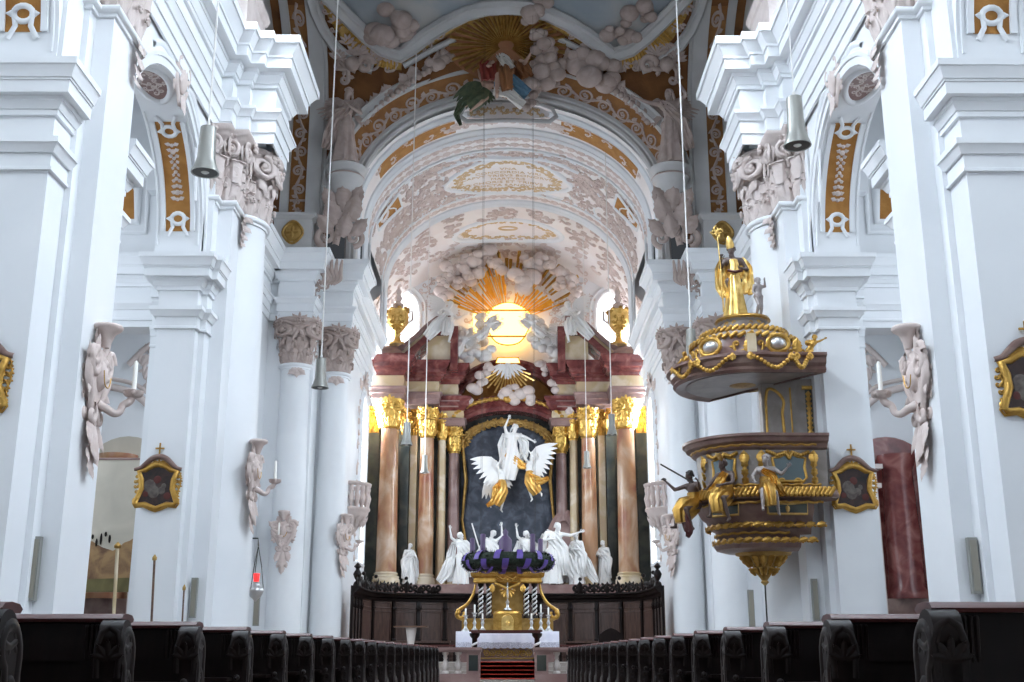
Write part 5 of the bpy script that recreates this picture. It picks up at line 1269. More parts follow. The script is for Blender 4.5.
for u0 in (-1.7, -.95, .1, 1.15):
    gs = MB(); gs.leaf(u0, 7.3, pi/2, .36, .22, f, base=.05); 
    for q in (-1, 1): c_scroll(gs, u0+q*.22, 7.42, .2, q*1.0, f)
    gs.build('gilt_scroll', 'gold', SB)
f = pmap(1.30)
md = MB(); mr = MB()
for u0 in (-.72, .72):
    md = MB(); mr = MB(); md.sphere(f(u0, 7.5, .02), (.21, .21, .16), 16, 8); mr.relief([(u0+.24*cos(t), 7.5+.19*sin(t)) for t in [2*pi*i/20 for i in range(21)]], .045, f, n=4, base=.12)
    md.build('silver_medallion', 'silver', SB); mr.build('medallion_frame', 'gold', SB)
pt = MB(); pt.box((PC[0]-.22, PC[1]-1.4, 7.3), (PC[0]-.02, PC[1]-1.2, 7.72)); pt.build('cartouche_stem', 'ochre_marble', SB)
gl = MB(); f = pmap(1.74)
for u0, w in ((-1.5, .45), (-.75, .5), (.62, .5), (1.2, .2)):
    gl = MB()
    for i in range(15):
        t = i/14; gl.sphere(f(u0-w+2*w*t, 7.12-.22*sin(pi*t)+.04*sin(9*t), .05), .055, 6, 5)
    for q in (-1, 1): gl.leaf(u0+q*w, 7.2, -pi/2, .2, .16, f, base=.05)
    gl.build('garland_swag', 'gold', SB)
# figures on the pulpit
def crozier(j, hp):
    s = MB(); s.tube([(-.30, -.2, .15), (-.32, -.22, 1.2), (-.36, -.24, 1.86)], .016, 6); s.relief([(0, 0)]*2, .01, lambda u, v, h=0: V((-.36, -.24, 1.9)), n=2) if False else None
    f = plane_map((-.37, -.24, 2.0), (1, 0, 0), (0, 0, 1), (0, -1, 0))
    for k in range(4): s.relief(spiral(.07*cos(k*pi/2), .07*sin(k*pi/2), .07, 1.0, k*pi/2), .018, f, n=4)
    s.sphere((-.37, -.24, 2.0), .035, 8, 6)
    m = MB(); m.grid([[hp(x*.085*w, -.01+y*.085*d, .06+z) for x, y in [(cos(a), sin(a)) for a in [2*pi*i/16 for i in range(16)]]] for z, w, d in ((0, 1, 1), (.1, 1.12, .95), (.2, .85, .55), (.3, .08, .06))], cu=True, caps=True)
    b = MB(); b.tube([(-.16, -.18, 1.12), (0, -.24, 1.06), (.16, -.18, 1.12)], .035, 7)
    return [(s, 'crozier', 'bright_gold'), (m, 'mitre', 'bright_gold'), (b, 'red_sash', 'red_wood')]
statue('bishop_statue', 'gilded bishop statue with mitre and staff standing on top of the sounding board', 'statue', (5.30, 25.3, 8.4), 1.06,
    dict(look=(-.5, -.85, 0), head=(-.03, -.03, 1.62), el=(-.3, -.12, 1.2), wl=(-.30, -.22, 1.36), er=(.3, -.05, 1.18), wr=(.12, -.25, 1.15)), m='dark_skin', robe=dict(LONG_ROBE, m='bright_gold', folds=8), beard=True, extra=crozier, closed=(True, False),
    sashes=[dict(pts=[(.16, .05, 1.46), (.27, -.02, 1.2), (.27, -.04, .85), (.22, -.1, .6)], wid=[.2, .3, .36, .3], m='bright_gold'), dict(pts=[(-.16, .05, 1.46), (-.27, .02, 1.2), (-.25, .04, .8), (-.2, .0, .55)], wid=[.2, .28, .3, .2], m='bright_gold')])
PUTTO = dict(head=(0, -.03, 1.62), kl=(-.1, -.14, .5), al=(-.1, .08, .08), er=(.3, -.12, 1.4), wr=(.2, -.25, 1.62))
statue('putto_statue', 'small silvery putto crouching at the feet of the gilded bishop', 'statue', (5.78, 24.98, 8.42), .52, PUTTO, m='silver_skin', plump=1.35, hs=1.5, rz=.4)
GSIT = dict(SITR, m='gold')
statue('seated_angel', 'gilded figure with legs hanging seated at the middle of the pulpit ledge', 'statue', (5.45, 23.82, 3.72), .92, dict(SIT, look=(-.4, -.8, .2)), m='silver_skin', robe=GSIT, rz=-.1, sashes=[dict(pts=[(-.1, -.1, 1.05), (.1, -.16, .9), (.2, -.25, .66), (.32, -.2, .45)], wid=[.12, .2, .22, .15], m='gold')])
def plume(j, hp):
    m = MB()
    for i in range(7): m.tube([hp((i-3)*.015, 0, .1), hp((i-3)*.05, .01, .2), hp((i-3)*.075, .03, .28)], [.02, .028, .008], 6)
    return [(m, 'plume', 'dull_gold')]
statue('seated_angel', 'gilded figure with a feather headdress seated at the left of the pulpit ledge', 'statue', (4.62, 24.1, 3.62), .95, dict(SIT, look=(-.6, -.7, 0), er=(.28, -.1, .86), wr=(.12, -.34, .8)), m='dark_skin', robe=GSIT, rz=-.75, extra=plume, sashes=[dict(pts=[(.1, -.1, 1.1), (0, -.16, .9), (-.2, -.25, .66)], wid=[.16, .24, .2], m='gold')])
def stick(j, hp):
    m = MB(); m.tube([(-.65, -.35, 1.62), (.25, -.2, 1.1)], .02, 6); return [(m, 'staff', 'dark_metal')]
statue('seated_angel', 'dark gilded figure with a long staff at the outer end of the pulpit ledge', 'statue', (4.02, 24.75, 3.48), .95, dict(SIT, look=(-.5, -.8, 0), el=(-.36, -.2, 1.0), wl=(-.46, -.36, 1.18)), m='dark_skin', robe=dict(SITR, m='gold'), rz=-1.0, extra=stick, closed=(True, False), hair_m='dark_metal', sashes=[dict(pts=[(.0, -.3, .55), (.1, -.35, .3), (.16, -.3, .0), (.1, -.25, -.12)], wid=[.16, .24, .22, .1], m='red_wood')])
statue('putto_statue', 'gilded putto lying on the right corner of the sounding board', 'statue', (6.62, 24.0, 7.05), .42, FLY, m='gold', plump=1.3, hs=1.4)
statue('putto_statue', 'gilded putto perched on the left rim of the sounding board', 'statue', (3.98, 24.7, 6.95), .38, dict(SIT), m='gold', plump=1.3, hs=1.4, rz=-.8)
# ---------------------------------------------------------------- pews
ORD = ['nearest', 'second', 'third', 'fourth', 'fifth', 'sixth', 'seventh', 'eighth', 'ninth', 'tenth', 'eleventh', 'twelfth', 'thirteenth', 'fourteenth', 'fifteenth', 'sixteenth', 'seventeenth', 'eighteenth', 'nineteenth', 'twentieth', 'twenty-first']
def make_pew(sx, xe, xw, y):
    """xe: aisle end, xw: wall end; the back faces the camera"""
    P = thing('pew', '', 'pew', (sx*xe, y, 0), 'carved pews beside the aisle')
    X = lambda x: sx*x
    def bx(lo, hi): (a, b) = sorted((X(lo[0]), X(hi[0]))); return (a, y+lo[1], lo[2]), (b, y+hi[1], hi[2])
    b = MB(); b.box(*bx((xe+.08, .0, .12), (xw, .04, 1.075))); b.box(*bx((xe+.08, -.015, .12), (xw, .0, .24))); b.box(*bx((xe+.08, -.015, .92), (xw, .0, 1.02))); b.build('backrest', 'dark_wood', P, smooth=0)
    t = MB(); prof = [(-.055, 1.072), (-.065, 1.085), (-.05, 1.10), (.0, 1.105), (.06, 1.10), (.085, 1.085), (.07, 1.072)]
    t.grid([[(X(x), y+a, z) for a, z in prof] for x in (xe+.02, xw)], cu=True, caps=True); t.build('top_rail', 'red_wood', P, smooth=50)
    s = MB(); s.box(*bx((xe+.08, .04, .43), (xw, .46, .47))); s.build('seat', 'red_wood', P, smooth=0)
    s = MB(); s.box(*bx((xe+.08, -.24, .16), (xw, -.10, .20))); s.build('kneeler', 'red_wood', P, smooth=0)
    s = MB(); s.box(*bx((xe+.08, -.20, .80), (xw, -.0, .82))); s.build('book_ledge', 'dark_wood', P, smooth=0)
    out = [(-.12, 0), (.50, 0), (.50, .5), (.44, .62), (.3, .66), (.16, .68), (.06, .78), (.03, .9), (.035, 1.0), (.0, 1.06), (-.05, 1.085), (-.10, 1.07), (-.125, 1.02), (-.11, .97), (-.07, .94), (-.07, .8), (-.11, .66), (-.09, .4), (-.12, .2)]
    # rounded by subdividing the outline
    sm = []
    for i in range(len(out)):
        a, c, d = out[i-1], out[i], out[(i+1) % len(out)]
        sm += [((a[0]+3*c[0])/4, (a[1]+3*c[1])/4), ((d[0]+3*c[0])/4, (d[1]+3*c[1])/4)] if c[1] > .01 else [c]
    e = MB(); e.prism(sm, lambda a, b: (X(xe), y+a, b), lambda a, b: (X(xe+.09), y+a, b)); E_ = e.build('end_panel', 'dark_wood', P, smooth=35)
    c = MB(); f = lambda u, v, h=0: V((X(xe)-sx*h*.35, y+u, v))
    c.relief([(q[0]*.86+.02, q[1]*.93+.03) for q in sm], .02, f, n=3)
    for (u, v, r_, a) in ((-.03, 1.0, .07, 0), (-.01, .8, .09, 1.2), (.15, .5, .18, -1.0), (.15, .22, .18, .6), (.36, .36, .14, 2.0)): c_scroll(c, u, v, r_, a, f)
    c.build('carving', 'dark_wood', E_)
    c = MB(); f = lambda u, v, h=0: V((X(xe+u), y-.07-h if v > .5 else y-.12-h, v))
    # carved leaf edge seen from behind
    g = lambda u, v, h=0: V((X(xe+.045+u), y-(.12 if v > .93 else .075+.04*abs(sin(v*5.2)))-h*.6, v))
    for i, z in enumerate((.10, .26, .42, .58, .74)): c_scroll(c, 0, z, .055, (i % 2)*pi+pi/2, g, w=.012); c.sphere(g(0, z+.08, .01), .018, 6, 4)
    c.relief([(-.04, .86), (-.045, .98), (-.03, 1.03), (0, 1.05), (.03, 1.03), (.045, .98), (.04, .86)], .012, g, n=3); shell(c, 0, .93, pi/2, .08, g, 5)
    c.build('leaf_edge', 'dark_wood', E_)
    fl = MB()
    for z0, z1 in ((.93, 1.055), (.36, .46), (.05, .16)):
        for k in range(4): fl.capsule((X(xe+.105+.018*k), y-.03, z0), (X(xe+.105+.018*k), y-.045, z1), .008, .009, 7)
    fl.box(*bx((xe+.09, -.035, .1), (xe+.17, 0, 1.07))); fl.build('fluted_console', 'dark_wood', P, smooth=40)
    return P
for sx, xe, n, s in ((-1, 1.50, 21, 'left'), (1, 1.26, 20, 'right')):
    proto = make_pew(sx, xe, 6.25, 3.58)
    for k in range(n):
        lab = 'dark carved wooden pew on the %s of the aisle, %s' % (s, ('the nearest one' if k == 0 else ORD[k]+' from the camera'))
        if k == 0: proto['label'] = lab
        else: dup(proto, (sx*xe, 3.58+1.1*k, 0), lab)

# ---------------------------------------------------------------- communion rail and the carpeted steps
for sx, s in ((-1, 'left'), (1, 'right')):
    R_ = thing('communion_rail', 'low stone communion rail with balusters on the %s of the carpeted steps' % s, 'railing', (sx*2.0, 33, 0))
    x = lambda a, b: sorted((sx*a, sx*b))
    b = MB(); a_ = x(.76, 6.4); b.box((a_[0], 32.85, 0), (a_[1], 33.25, .42)); b.build('plinth', 'mauve_marble', R_, smooth=0)
    b = MB(); a_ = x(.72, 6.4); b.box((a_[0], 32.83, 1.0), (a_[1], 33.27, 1.06)); b.box((a_[0], 32.78, 1.06), (a_[1], 33.32, 1.13)); b.build('top_rail', 'mauve_marble', R_, smooth=0)
    p = MB(); a_ = x(.76, 1.14); p.box((a_[0], 32.87, .42), (a_[1], 33.23, 1.0)); pp = p.build('rail_pier', 'mauve_marble', R_, smooth=0)
    q = MB(); a_ = x(.82, 1.08); q.box((a_[0], 32.855, .5), (a_[1], 32.875, .92)); q.build('inlay', 'green_marble', pp, smooth=0)
    for k in range(14):
        xx = sx*(1.38+.36*k)
        if abs(xx) > 6.2: break
        l = MB(); l.lathe([(.10, .42), (.10, .47), (.06, .5), (.09, .56), (.105, .64), (.07, .74), (.045, .8), (.06, .83), (.06, .86), (.05, .9), (.09, .95), (.09, 1.0)], (xx, 33.05, 0), 14); l.build('baluster', 'pale_marble', R_)
st = MB()
for i in range(4): st.box((-3.2, 33.9+.38*i, .2), (3.2, 39.6, .26+.11*(i+1)))
st.build('floor_sanctuary', 'stone_floor', smooth=0, kind='structure')
CP = thing('stair_carpet', 'dark red runner covering the altar steps between the rails', 'carpet', (0, 34, .26))
c = MB(); pr = [(33.3, .27)]
for i in range(4): pr += [(33.88+.38*i, .27+.11*i), (33.88+.38*i, .385+.11*i)]
pr += [(35.6, .715)]
c.grid([[(-.85, y, z), (.85, y, z)] for y, z in pr]+[[(-.85, y, z+.015), (.85, y, z+.015)] for y, z in reversed(pr)], cv=True); c.build('runner', 'red_carpet', CP, smooth=0)
mat('cloth', (.72, .72, .82), .85, col2=(.80, .80, .88), scale=6)
mat('lace', (.50, .50, .60), .9, col2=(.78, .78, .86), scale=40, lo=.45, hi=.55, bump=.4, bscale=60)
AL = thing('altar_table', 'altar block with a gilt carved front below the golden tabernacle', 'altar', (0, 36.9, .7))
b = MB(); b.box((-1.5, 36.5, .7), (1.5, 37.6, 1.6)); b.build('block', 'mauve_marble', AL, smooth=0)
b = MB(); f = plane_map((0, 36.49, .98), (1, 0, 0), (0, 0, 1), (0, -1, 0)); rinceau(b, 1.5, .26, lambda u, v, h=0: f(u-.75, v, h), n=8, w=.018)
for z in (-.16, .16): b.relief([(-.85, z), (.85, z)], .025, f)
b.build('gilt_frieze', 'dull_gold', AL)
CL = thing('altar_cloth', 'white lace edged altar cloth hanging over the altar front', 'tablecloth', (0, 36.9, 1.6))
c = MB(); rows = []
for (y, z) in ((37.62, 1.63), (36.46, 1.63)): rows.append([(-1.6+3.2*i/64, y, z) for i in range(65)])
for k in range(6): rows.append([(-1.6+3.2*i/64, 36.45-.012*k+.012*sin(i*.9)*k/5, 1.62-.09*k) for i in range(65)])
c.grid(rows); c.build('top_cloth', 'cloth', CL, smooth=60)
c = MB(); rows = [[(-1.6+3.2*i/64, 36.37+.012*sin(i*.9), 1.30-.04*k-(.03*abs(sin(i*pi/4)) if k == 4 else 0)) for i in range(65)] for k in range(5)]; c.grid(rows)
c.build('lace_border', 'lace', CL, smooth=60)
for sx in (-1, 1):
    c = MB(); c.grid([[(sx*1.61, y, 1.63-.1*k) for y in (36.46, 37.62)] for k in range(6)]); c.build('side_fall', 'cloth', CL, smooth=0)
TB = thing('altar_stand', 'narrow dark red topped table with twisted legs before the altar cloth', 'table', (-.05, 35.75, .7))
b = MB(); b.box((-1.1, 35.5, 1.56), (1.0, 36.0, 1.60)); b.box((-1.16, 35.46, 1.60), (1.06, 36.04, 1.65)); b.build('table_top', 'red_wood', TB, smooth=0)
for xx in (-1.0, .9):
    l = MB(); l.lathe([(.14, .7), (.14, .8), (.08, .84), (.08, 1.4), (.15, 1.48), (.16, 1.56)], (xx, 35.75, 0), 14); L_ = l.build('leg', 'dark_wood', TB)
    t = MB(); t.tube([(xx+.08*cos(a), 35.75+.08*sin(a), .85+.5*a/14) for a in [i*.4 for i in range(36)]], .035, 6); t.build('twist', 'white_stucco', L_)
# tabernacle
TA = thing('tabernacle', 'golden tabernacle with twisted columns and a crowned niche standing on the altar', 'tabernacle', (0, 37.3, 1.63))
ZB = 1.64
b = MB(); b.box((-1.45, 37.1, ZB), (1.45, 37.6, ZB+.34)); b.box((-1.5, 37.06, ZB+.34), (1.5, 37.6, ZB+.40)); b.build('plinth', 'dull_gold', TA, smooth=0)
for k, xx in enumerate((-1.2, -.95, .95, 1.2)): 
    q = MB(); q.box((xx-.09, 37.07, ZB+.05), (xx+.09, 37.1, ZB+.3)); q.build('plinth_panel', 'gold', TA, smooth=0)
b = MB(); pl_ = [(-.45, 37.6), (-.45, 36.98), (.45, 36.98), (.45, 37.6)]; b.prism(pl_, lambda a, c_: (a, c_, ZB), lambda a, c_: (a, c_, ZB+.55)); b.lathe([(.45, ZB+.55), (.42, ZB+.62), (.3, ZB+.66), (0, ZB+.68)], (0, 37.3, 0), 20, ey=.7); b.build('door_block', 'gold', TA, smooth=30)
d = MB(); f = plane_map((0, 36.97, ZB+.05), (1, 0, 0), (0, 0, 1), (0, -1, 0)); q = [(-.17, 0), (.17, 0)]+[(.17*cos(pi*i/10), .28+.17*sin(pi*i/10)) for i in range(11)]; d.add([f(a, c_, .015) for a, c_ in q], [tuple(range(len(q)))]); d.relief(q+q[:1], .022, f); d.sphere(f(0, .2, .02), .08, 10, 6); d.build('tabernacle_door', 'bright_gold', TA, smooth=30)
b = MB(); b.prism([(-.5, ZB+.55)]+[(.5*cos(pi-pi*i/12), ZB+1.2+.42*sin(pi*i/12)) for i in range(13)]+[(.5, ZB+.55)], lambda a, c_: (a, 37.42, c_), lambda a, c_: (a, 37.6, c_)); b.build('niche', 'dull_gold', TA, smooth=30)
for xx in (-.86, -.6, .6, .86):
    s = MB(); zz = ZB+.40
    s.lathe([(.10, 0), (.10, .06), (.06, .1), (.06, .98), (.09, 1.02), (.11, 1.12)], (xx, 37.25, zz), 12); c_ = s.build('column', 'dark_wood', TA)
    t = MB()
    for ph in (0, pi): t.tube([(xx+.065*cos(a+ph), 37.25+.065*sin(a+ph), zz+.1+.88*a/19) for a in [i*.5 for i in range(39)]], .032, 6)
    t.build('twist', 'silver', c_)
b = MB(); ep = [(-1.05, 37.6), (-1.05, 37.15), (-.45, 37.15), (-.45, 37.3), (.45, 37.3), (.45, 37.15), (1.05, 37.15), (1.05, 37.6)]
sweep(b, ep, [(0, ZB+1.5), (.05, ZB+1.54), (.03, ZB+1.66), (.12, ZB+1.72), (.14, ZB+1.82), (0, ZB+1.84)]); b.caps(ep, ZB+1.5, ZB+1.84); b.build('entablature', 'gold', TA, smooth=25)
g = MB(); f = plane_map((0, 37.2, ZB+1.62), (1, 0, 0), (0, 0, 1), (0, -1, 0))
shell(g, 0, -.3, -pi/2, .34, f, 7); shell(g, 0, .1, pi/2, .4, f, 7)
for q in (-1, 1):
    for k in range(4): c_scroll(g, q*(.15+.22*k), .1+.06*(k % 2), .2, q*k, f)
    g.leaf(q*.8, .05, pi/2, .35, .2, f); g.leaf(q*.5, -.15, -pi/2, .3, .2, f)
g.tube([(-.42, 37.2, ZB+1.5), (0, 37.14, ZB+1.3), (.42, 37.2, ZB+1.5)], .06, 7)
g.build('gilt_carving', 'gold', TA)
cr = MB(); cr.lathe([(.75, ZB+1.84), (.6, ZB+1.95), (.35, ZB+2.02), (.2, ZB+2.05), (.24, ZB+2.1), (.0, ZB+2.16)], (0, 37.4, 0), 20, ey=.5); cr.build('crown', 'dull_gold', TA)
for q in (-1, 1):
    v_ = MB(); f = plane_map((q*.98, 37.3, ZB+.42), (q, 0, 0), (0, 0, 1), (0, -1, 0))
    for dy in (0, .12): v_.tube(crv([f(.05, 1.05, -dy), f(.12, .75, -dy), f(.3, .45, -dy), f(.5, .3, -dy), f(.62, .22, -dy)]+[f(.52+.11*cos(a), .11+.11*sin(a), -dy) for a in [.9-i*.6 for i in range(9)]]), [.035, .05, .06, .08, .07, .06, .05, .04], 8)
    v_.build('side_volute', 'gold', TA)
CX = thing('altar_crucifix', 'silver crucifix standing in the niche of the golden tabernacle', 'crucifix', (0, 37.15, ZB+.66)); z = ZB+.66
c = MB(); c.lathe([(.13, 0), (.13, .03), (.05, .08), (.04, .2), (.07, .24), (.03, .3)], (0, 37.15, z), 14); c.box((-.022, 37.13, z+.28), (.022, 37.17, z+.86)); c.box((-.17, 37.13, z+.64), (.17, 37.17, z+.685))
c.tube([(0, 37.11, z+.66), (0, 37.1, z+.5), (.01, 37.09, z+.38)], [.03, .035, .02], 7); c.sphere((0, 37.1, z+.71), .035, 8, 6)
for q in (-1, 1): c.tube([(0, 37.11, z+.64), (q*.14, 37.12, z+.68)], .014, 6)
c.build('cross', 'silver', CX)
def candlestick(px, ytop, label):
    p = at(px, 631, 36.75); x = p.x; zt = at(px, ytop, 36.75).z; z0 = 1.63; H_ = zt-z0
    S = thing('candlestick', label, 'candlestick', (x, 36.75, z0), 'silver candlesticks on the altar')
    s = MB(); s.lathe([(.13, 0), (.13, .03), (.09, .06), (.05, .12), (.035, .2), (.065, .26), (.035, .32), (.03, H_*.52), (.055, H_*.56), (.03, H_*.6), (.09, H_*.66), (.095, H_*.68), (.0, H_*.68)], (x, 36.75, z0), 14); s.build('stem', 'silver', S)
    c = MB(); c.lathe([(.028, H_*.66), (.028, H_*.97), (.0, H_)], (x, 36.75, z0), 10); c.build('candle', 'wax', S); return S
for px, y, lab in ((465.5, 608, 'outermost left silver candlestick on the altar cloth'), (474.5, 604, 'taller silver candlestick, second from the left on the altar cloth'), (482.5, 613, 'short silver candlestick on the altar cloth just left of the tabernacle door'),
                   (531.5, 613, 'short silver candlestick on the altar cloth just right of the tabernacle door'), (541, 604, 'taller silver candlestick, second from the right on the altar cloth'), (548.5, 607, 'outermost right silver candlestick on the altar cloth')): candlestick(px, y, lab)

# ---------------------------------------------------------------- advent wreath hung over the steps
WC = at(508, 562, 34.0)
WR = thing('advent_wreath', 'huge dark fir advent wreath wound with purple ribbon and hung above the altar steps', 'wreath', WC)
mat('fir', (.008, .016, .010), .8, col2=(.018, .030, .016), scale=12)
mat('purple', (.085, .045, .26), .5, col2=(.12, .07, .34), scale=5)
mat('purple_wax', (.06, .03, .09), .5)
rw, rt = 1.13, .20
w_ = MB(); w_.grid([[WC+V(((rw+rt*cos(b))*cos(a), (rw+rt*cos(b))*sin(a), rt*1.05*sin(b))) for b in [2*pi*j/12 for j in range(12)]] for a in [2*pi*i/64 for i in range(64)]], cu=True, cv=True); w_.build('core', 'fir', WR)
n_ = MB(); R = random.Random(8)
for i in range(1900):
    a = R.uniform(0, 2*pi); b = R.uniform(0, 2*pi); c0 = V((cos(a)*cos(b), sin(a)*cos(b), sin(b))); t = V((-sin(a), cos(a), 0)); p = WC+V((rw*cos(a), rw*sin(a), 0))+c0*rt*.92; d = (c0+t*R.uniform(-.9, .9)+V((0, 0, R.uniform(-.3, .3)))).normalized(); L_ = R.uniform(.07, .14); s = d.cross(c0+V((.01, .02, .03))).normalized()*.018
    n_.add([p-s, p+s, p+d*L_], [(0, 1, 2)])
n_.build('fir_sprigs', 'fir', WR, smooth=0, kind='stuff')
for k in range(13):
    a0 = 2*pi*k/13+.12; rb = MB(); rows = []
    for j in range(17):
        b = 2*pi*j/16; a = a0+.10*b/pi; row = []
        for q in (-.075, -.03, .03, .075):
            aa = a+q/rw; row.append(WC+V(((rw+(rt+.06)*cos(b))*cos(aa), (rw+(rt+.06)*cos(b))*sin(aa), (rt+.06)*1.05*sin(b))))
        rows.append(row)
    rb.grid(rows); rb.build('ribbon', 'purple', WR)
for px in (472, 483.5, 503.5, 532, 541):
    p = at(px, 552, 34.0); x = max(-rw, min(rw, p.x-WC.x)); y = WC.y+(-1 if px in (483.5, 532, 503.5) else 1)*sqrt(max(0, rw*rw-x*x))
    if px == 503.5: continue
    c = MB(); c.lathe([(.075, .1), (.075, .72), (.03, .74), (0, .72)], (WC.x+x, y, WC.z), 14); c.build('candle', 'purple_wax', WR)
c = MB(); c.lathe([(.02, -.1), (.2, -.05), (.2, .75), (.14, .82), (.06, .9), (.09, 1.0), (0, 1.1)], (WC.x-.08, WC.y+rw, WC.z), 14); c.build('candle', 'purple_wax', WR)
for k in range(4):
    a = pi/4+k*pi/2; c = MB(); p = WC+V((rw*cos(a), rw*sin(a), .15)); c.tube([p, p+V((0, 0, 8)), p+V((0, 0, 17.5))], .004, 5); c.build('hanging_cord', 'dark_metal', WR)

# ---------------------------------------------------------------- choir stalls
SP = [(-5.75, 42.6), (-5.75, 45.2), (-5.45, 46.6), (-4.7, 47.6), (-3.7, 48.15), (-2.6, 48.4), (0, 48.5)]
full = SP+[(-x, y) for x, y in SP[-2::-1]]
def fine(P, k=4):
    out = []
    for i in range(len(P)-1):
        for j in range(k): out.append((P[i][0]+(P[i+1][0]-P[i][0])*j/k, P[i][1]+(P[i+1][1]-P[i][1])*j/k))
    return out+[P[-1]]
# right-hand side of a left-to-right run points towards the camera
CS = thing('choir_stalls', 'curved dark wooden choir stalls with panelled backs and carved cresting', 'choir stall', (0, 48, .26))
b = MB(); sweep(b, full, [(0, .26), (.04, .26), (.04, 3.05), (0, 3.1)]); b.build('back_wall', 'stall_wood', CS, smooth=30)
b = MB(); sweep(b, full, [(.0, 3.0), (.1, 3.02), (.12, 3.12), (.26, 3.18), (.28, 3.26), (.36, 3.30), (.36, 3.36), (0, 3.38)]); b.build('cornice', 'dark_wood', CS, smooth=25)
b = MB(); sweep(b, full, [(.04, 1.15), (.30, 1.2), (.32, 1.28), (.04, 1.32)]); sweep(b, full, [(.04, .26), (.28, .26), (.28, .8), (.04, .9)]); b.build('seat_rail', 'stall_wood', CS, smooth=25)
f, L, ls = plan_map(full)
stops = []; acc = 0
for i, l in enumerate(ls):
    n = max(1, round(l/1.0)) if i not in (5, 6) else 2
    for k in range(n): stops.append(acc+l*k/n)
    acc += l
stops.append(L-.01)
for i, u in enumerate(stops):
    p = MB(); q = .085
    for (a, c_, h) in ((-q, q, .12),): p.add([f(u+a, .3, .03), f(u+a, 3.02, .03), f(u+c_, 3.02, .03), f(u+c_, .3, .03), f(u+a, .3, h), f(u+a, 3.02, h), f(u+c_, 3.02, h), f(u+c_, .3, h)], [(4, 5, 6, 7), (0, 1, 5, 4), (3, 2, 6, 7), (1, 2, 6, 5)])
    for z in (1.5, 2.75): p.relief([(u-.12, z), (u+.12, z)], .05, lambda a, b_, h=0: f(a, b_, .11+h))
    p.leaf(u, 2.6, pi/2, .3, .2, f, base=.12); p.build('stall_pilaster', 'dark_wood', CS, smooth=30)
    if i < len(stops)-1:
        a, c_ = u+.16, stops[i+1]-.16
        pn = MB(); pn.relief([(a, 1.45), (c_, 1.45), (c_, 2.6), (a, 2.6), (a, 1.45)], .035, lambda x, z, h=0: f(x, z, .04+h), n=3); pn.relief([(a, 2.75), (c_, 2.75), (c_, 2.95), (a, 2.95), (a, 2.75)], .025, lambda x, z, h=0: f(x, z, .04+h), n=3); pn.build('panel_moulding', 'stall_wood', CS, smooth=30)
cg = MB(); R = random.Random(12)
for i in range(int(L/.62)):
    u = .2+i*.62
    mid = abs(u-L/2)
    if mid < 2.9: continue
    g_ = lambda x, z, h=0: f(x, z, .2+h); cg = MB()
    c_scroll(cg, u, 3.55, .34, R.choice((0, pi)), g_, w=.06); cg.leaf(u, 3.36, pi/2, .55 if i % 3 == 0 else .34, .26, g_, base=.04)
    if i % 3 == 0: cg.sphere(g_(u, 3.95, 0), .08, 7, 5)
    cg.build('crest_ornament', 'dark_wood', CS)
for sx, s in ((-1, 'left'), (1, 'right')):
    fn = MB(); x = sx*5.55; fn.lathe([(.0, 3.36), (.16, 3.36), (.12, 3.5), (.05, 3.56), (.12, 3.68), (.16, 3.8), (.1, 3.92), (.05, 3.98), (.14, 4.08), (.03, 4.2), (0, 4.22)], (x, 42.8, 0), 14); fn.build('finial', 'dark_wood', CS)
    # prie-dieu desks in front of the stalls
    D = thing('choir_desk', 'long low dark wooden desk before the %s choir stalls' % s, 'desk', (sx*3.6, 44.0, .26))
    a_, c_ = sorted((sx*2.2, sx*5.1)); b = MB(); b.box((a_, 44.4, .26), (c_, 44.5, 1.35)); b.box((a_, 44.0, .26), (a_+.08, 44.4, 1.2)); b.box((c_-.08, 44.0, .26), (c_, 44.4, 1.2)); b.build('front', 'dark_wood', D, smooth=0)
    b = MB(); b.box((a_-.05, 43.95, 1.35), (c_+.05, 44.55, 1.42)); b.build('desk_top', 'stall_wood', D, smooth=0)
    B = thing('choir_bench', 'dark wooden kneeling bench with a thin top in front of the %s choir desk' % s, 'bench', (sx*2.6, 41.0, .26))
    a_, c_ = sorted((sx*1.75, sx*4.0)); b = MB(); b.box((a_, 40.9, 1.2), (c_, 41.25, 1.26)); b.build('top', 'red_wood', B, smooth=0)
    for xx in (a_+.1, (a_+c_)/2, c_-.1): l = MB(); l.box((xx-.04, 40.95, .26), (xx+.04, 41.2, 1.2)); l.build('leg', 'dark_wood', B, smooth=0)
LC = thing('lectern', 'pale wooden lectern with a flat top standing left of the altar', 'lectern', (*at(411, 640, 38)[:2], .26)); p = at(411, 640, 38); x = p.x; zt = at(411, 626, 38).z
b = MB(); b.box((x-.55, 37.7, zt-.05), (x+.55, 38.2, zt)); b.build('top', 'brown_wood', LC, smooth=0)
b = MB(); b.lathe([(.22, .26), (.22, .36), (.12, .45), (.1, .7), (.16, .95), (.1, 1.2), (.18, zt-.05)], (x, 37.95, 0), 14); b.build('stem', 'pale_marble', LC)
p = at(612, 640, 39); x = p.x
BC = thing('sedilia_chair', 'dark carved armchair standing right of the altar below the stalls', 'chair', (x, 39, .26))
b = MB(); b.box((x-.4, 38.7, .85), (x+.4, 39.4, .95)); b.build('seat', 'red_wood', BC, smooth=0)
b = MB(); b.prism([(x-.4, .95), (x+.4, .95), (x+.42, 1.55), (x+.2, 1.72), (x, 1.8), (x-.2, 1.72), (x-.42, 1.55)], lambda a, c_: (a, 39.35, c_), lambda a, c_: (a, 39.45, c_)); b.build('backrest', 'dark_wood', BC, smooth=0)
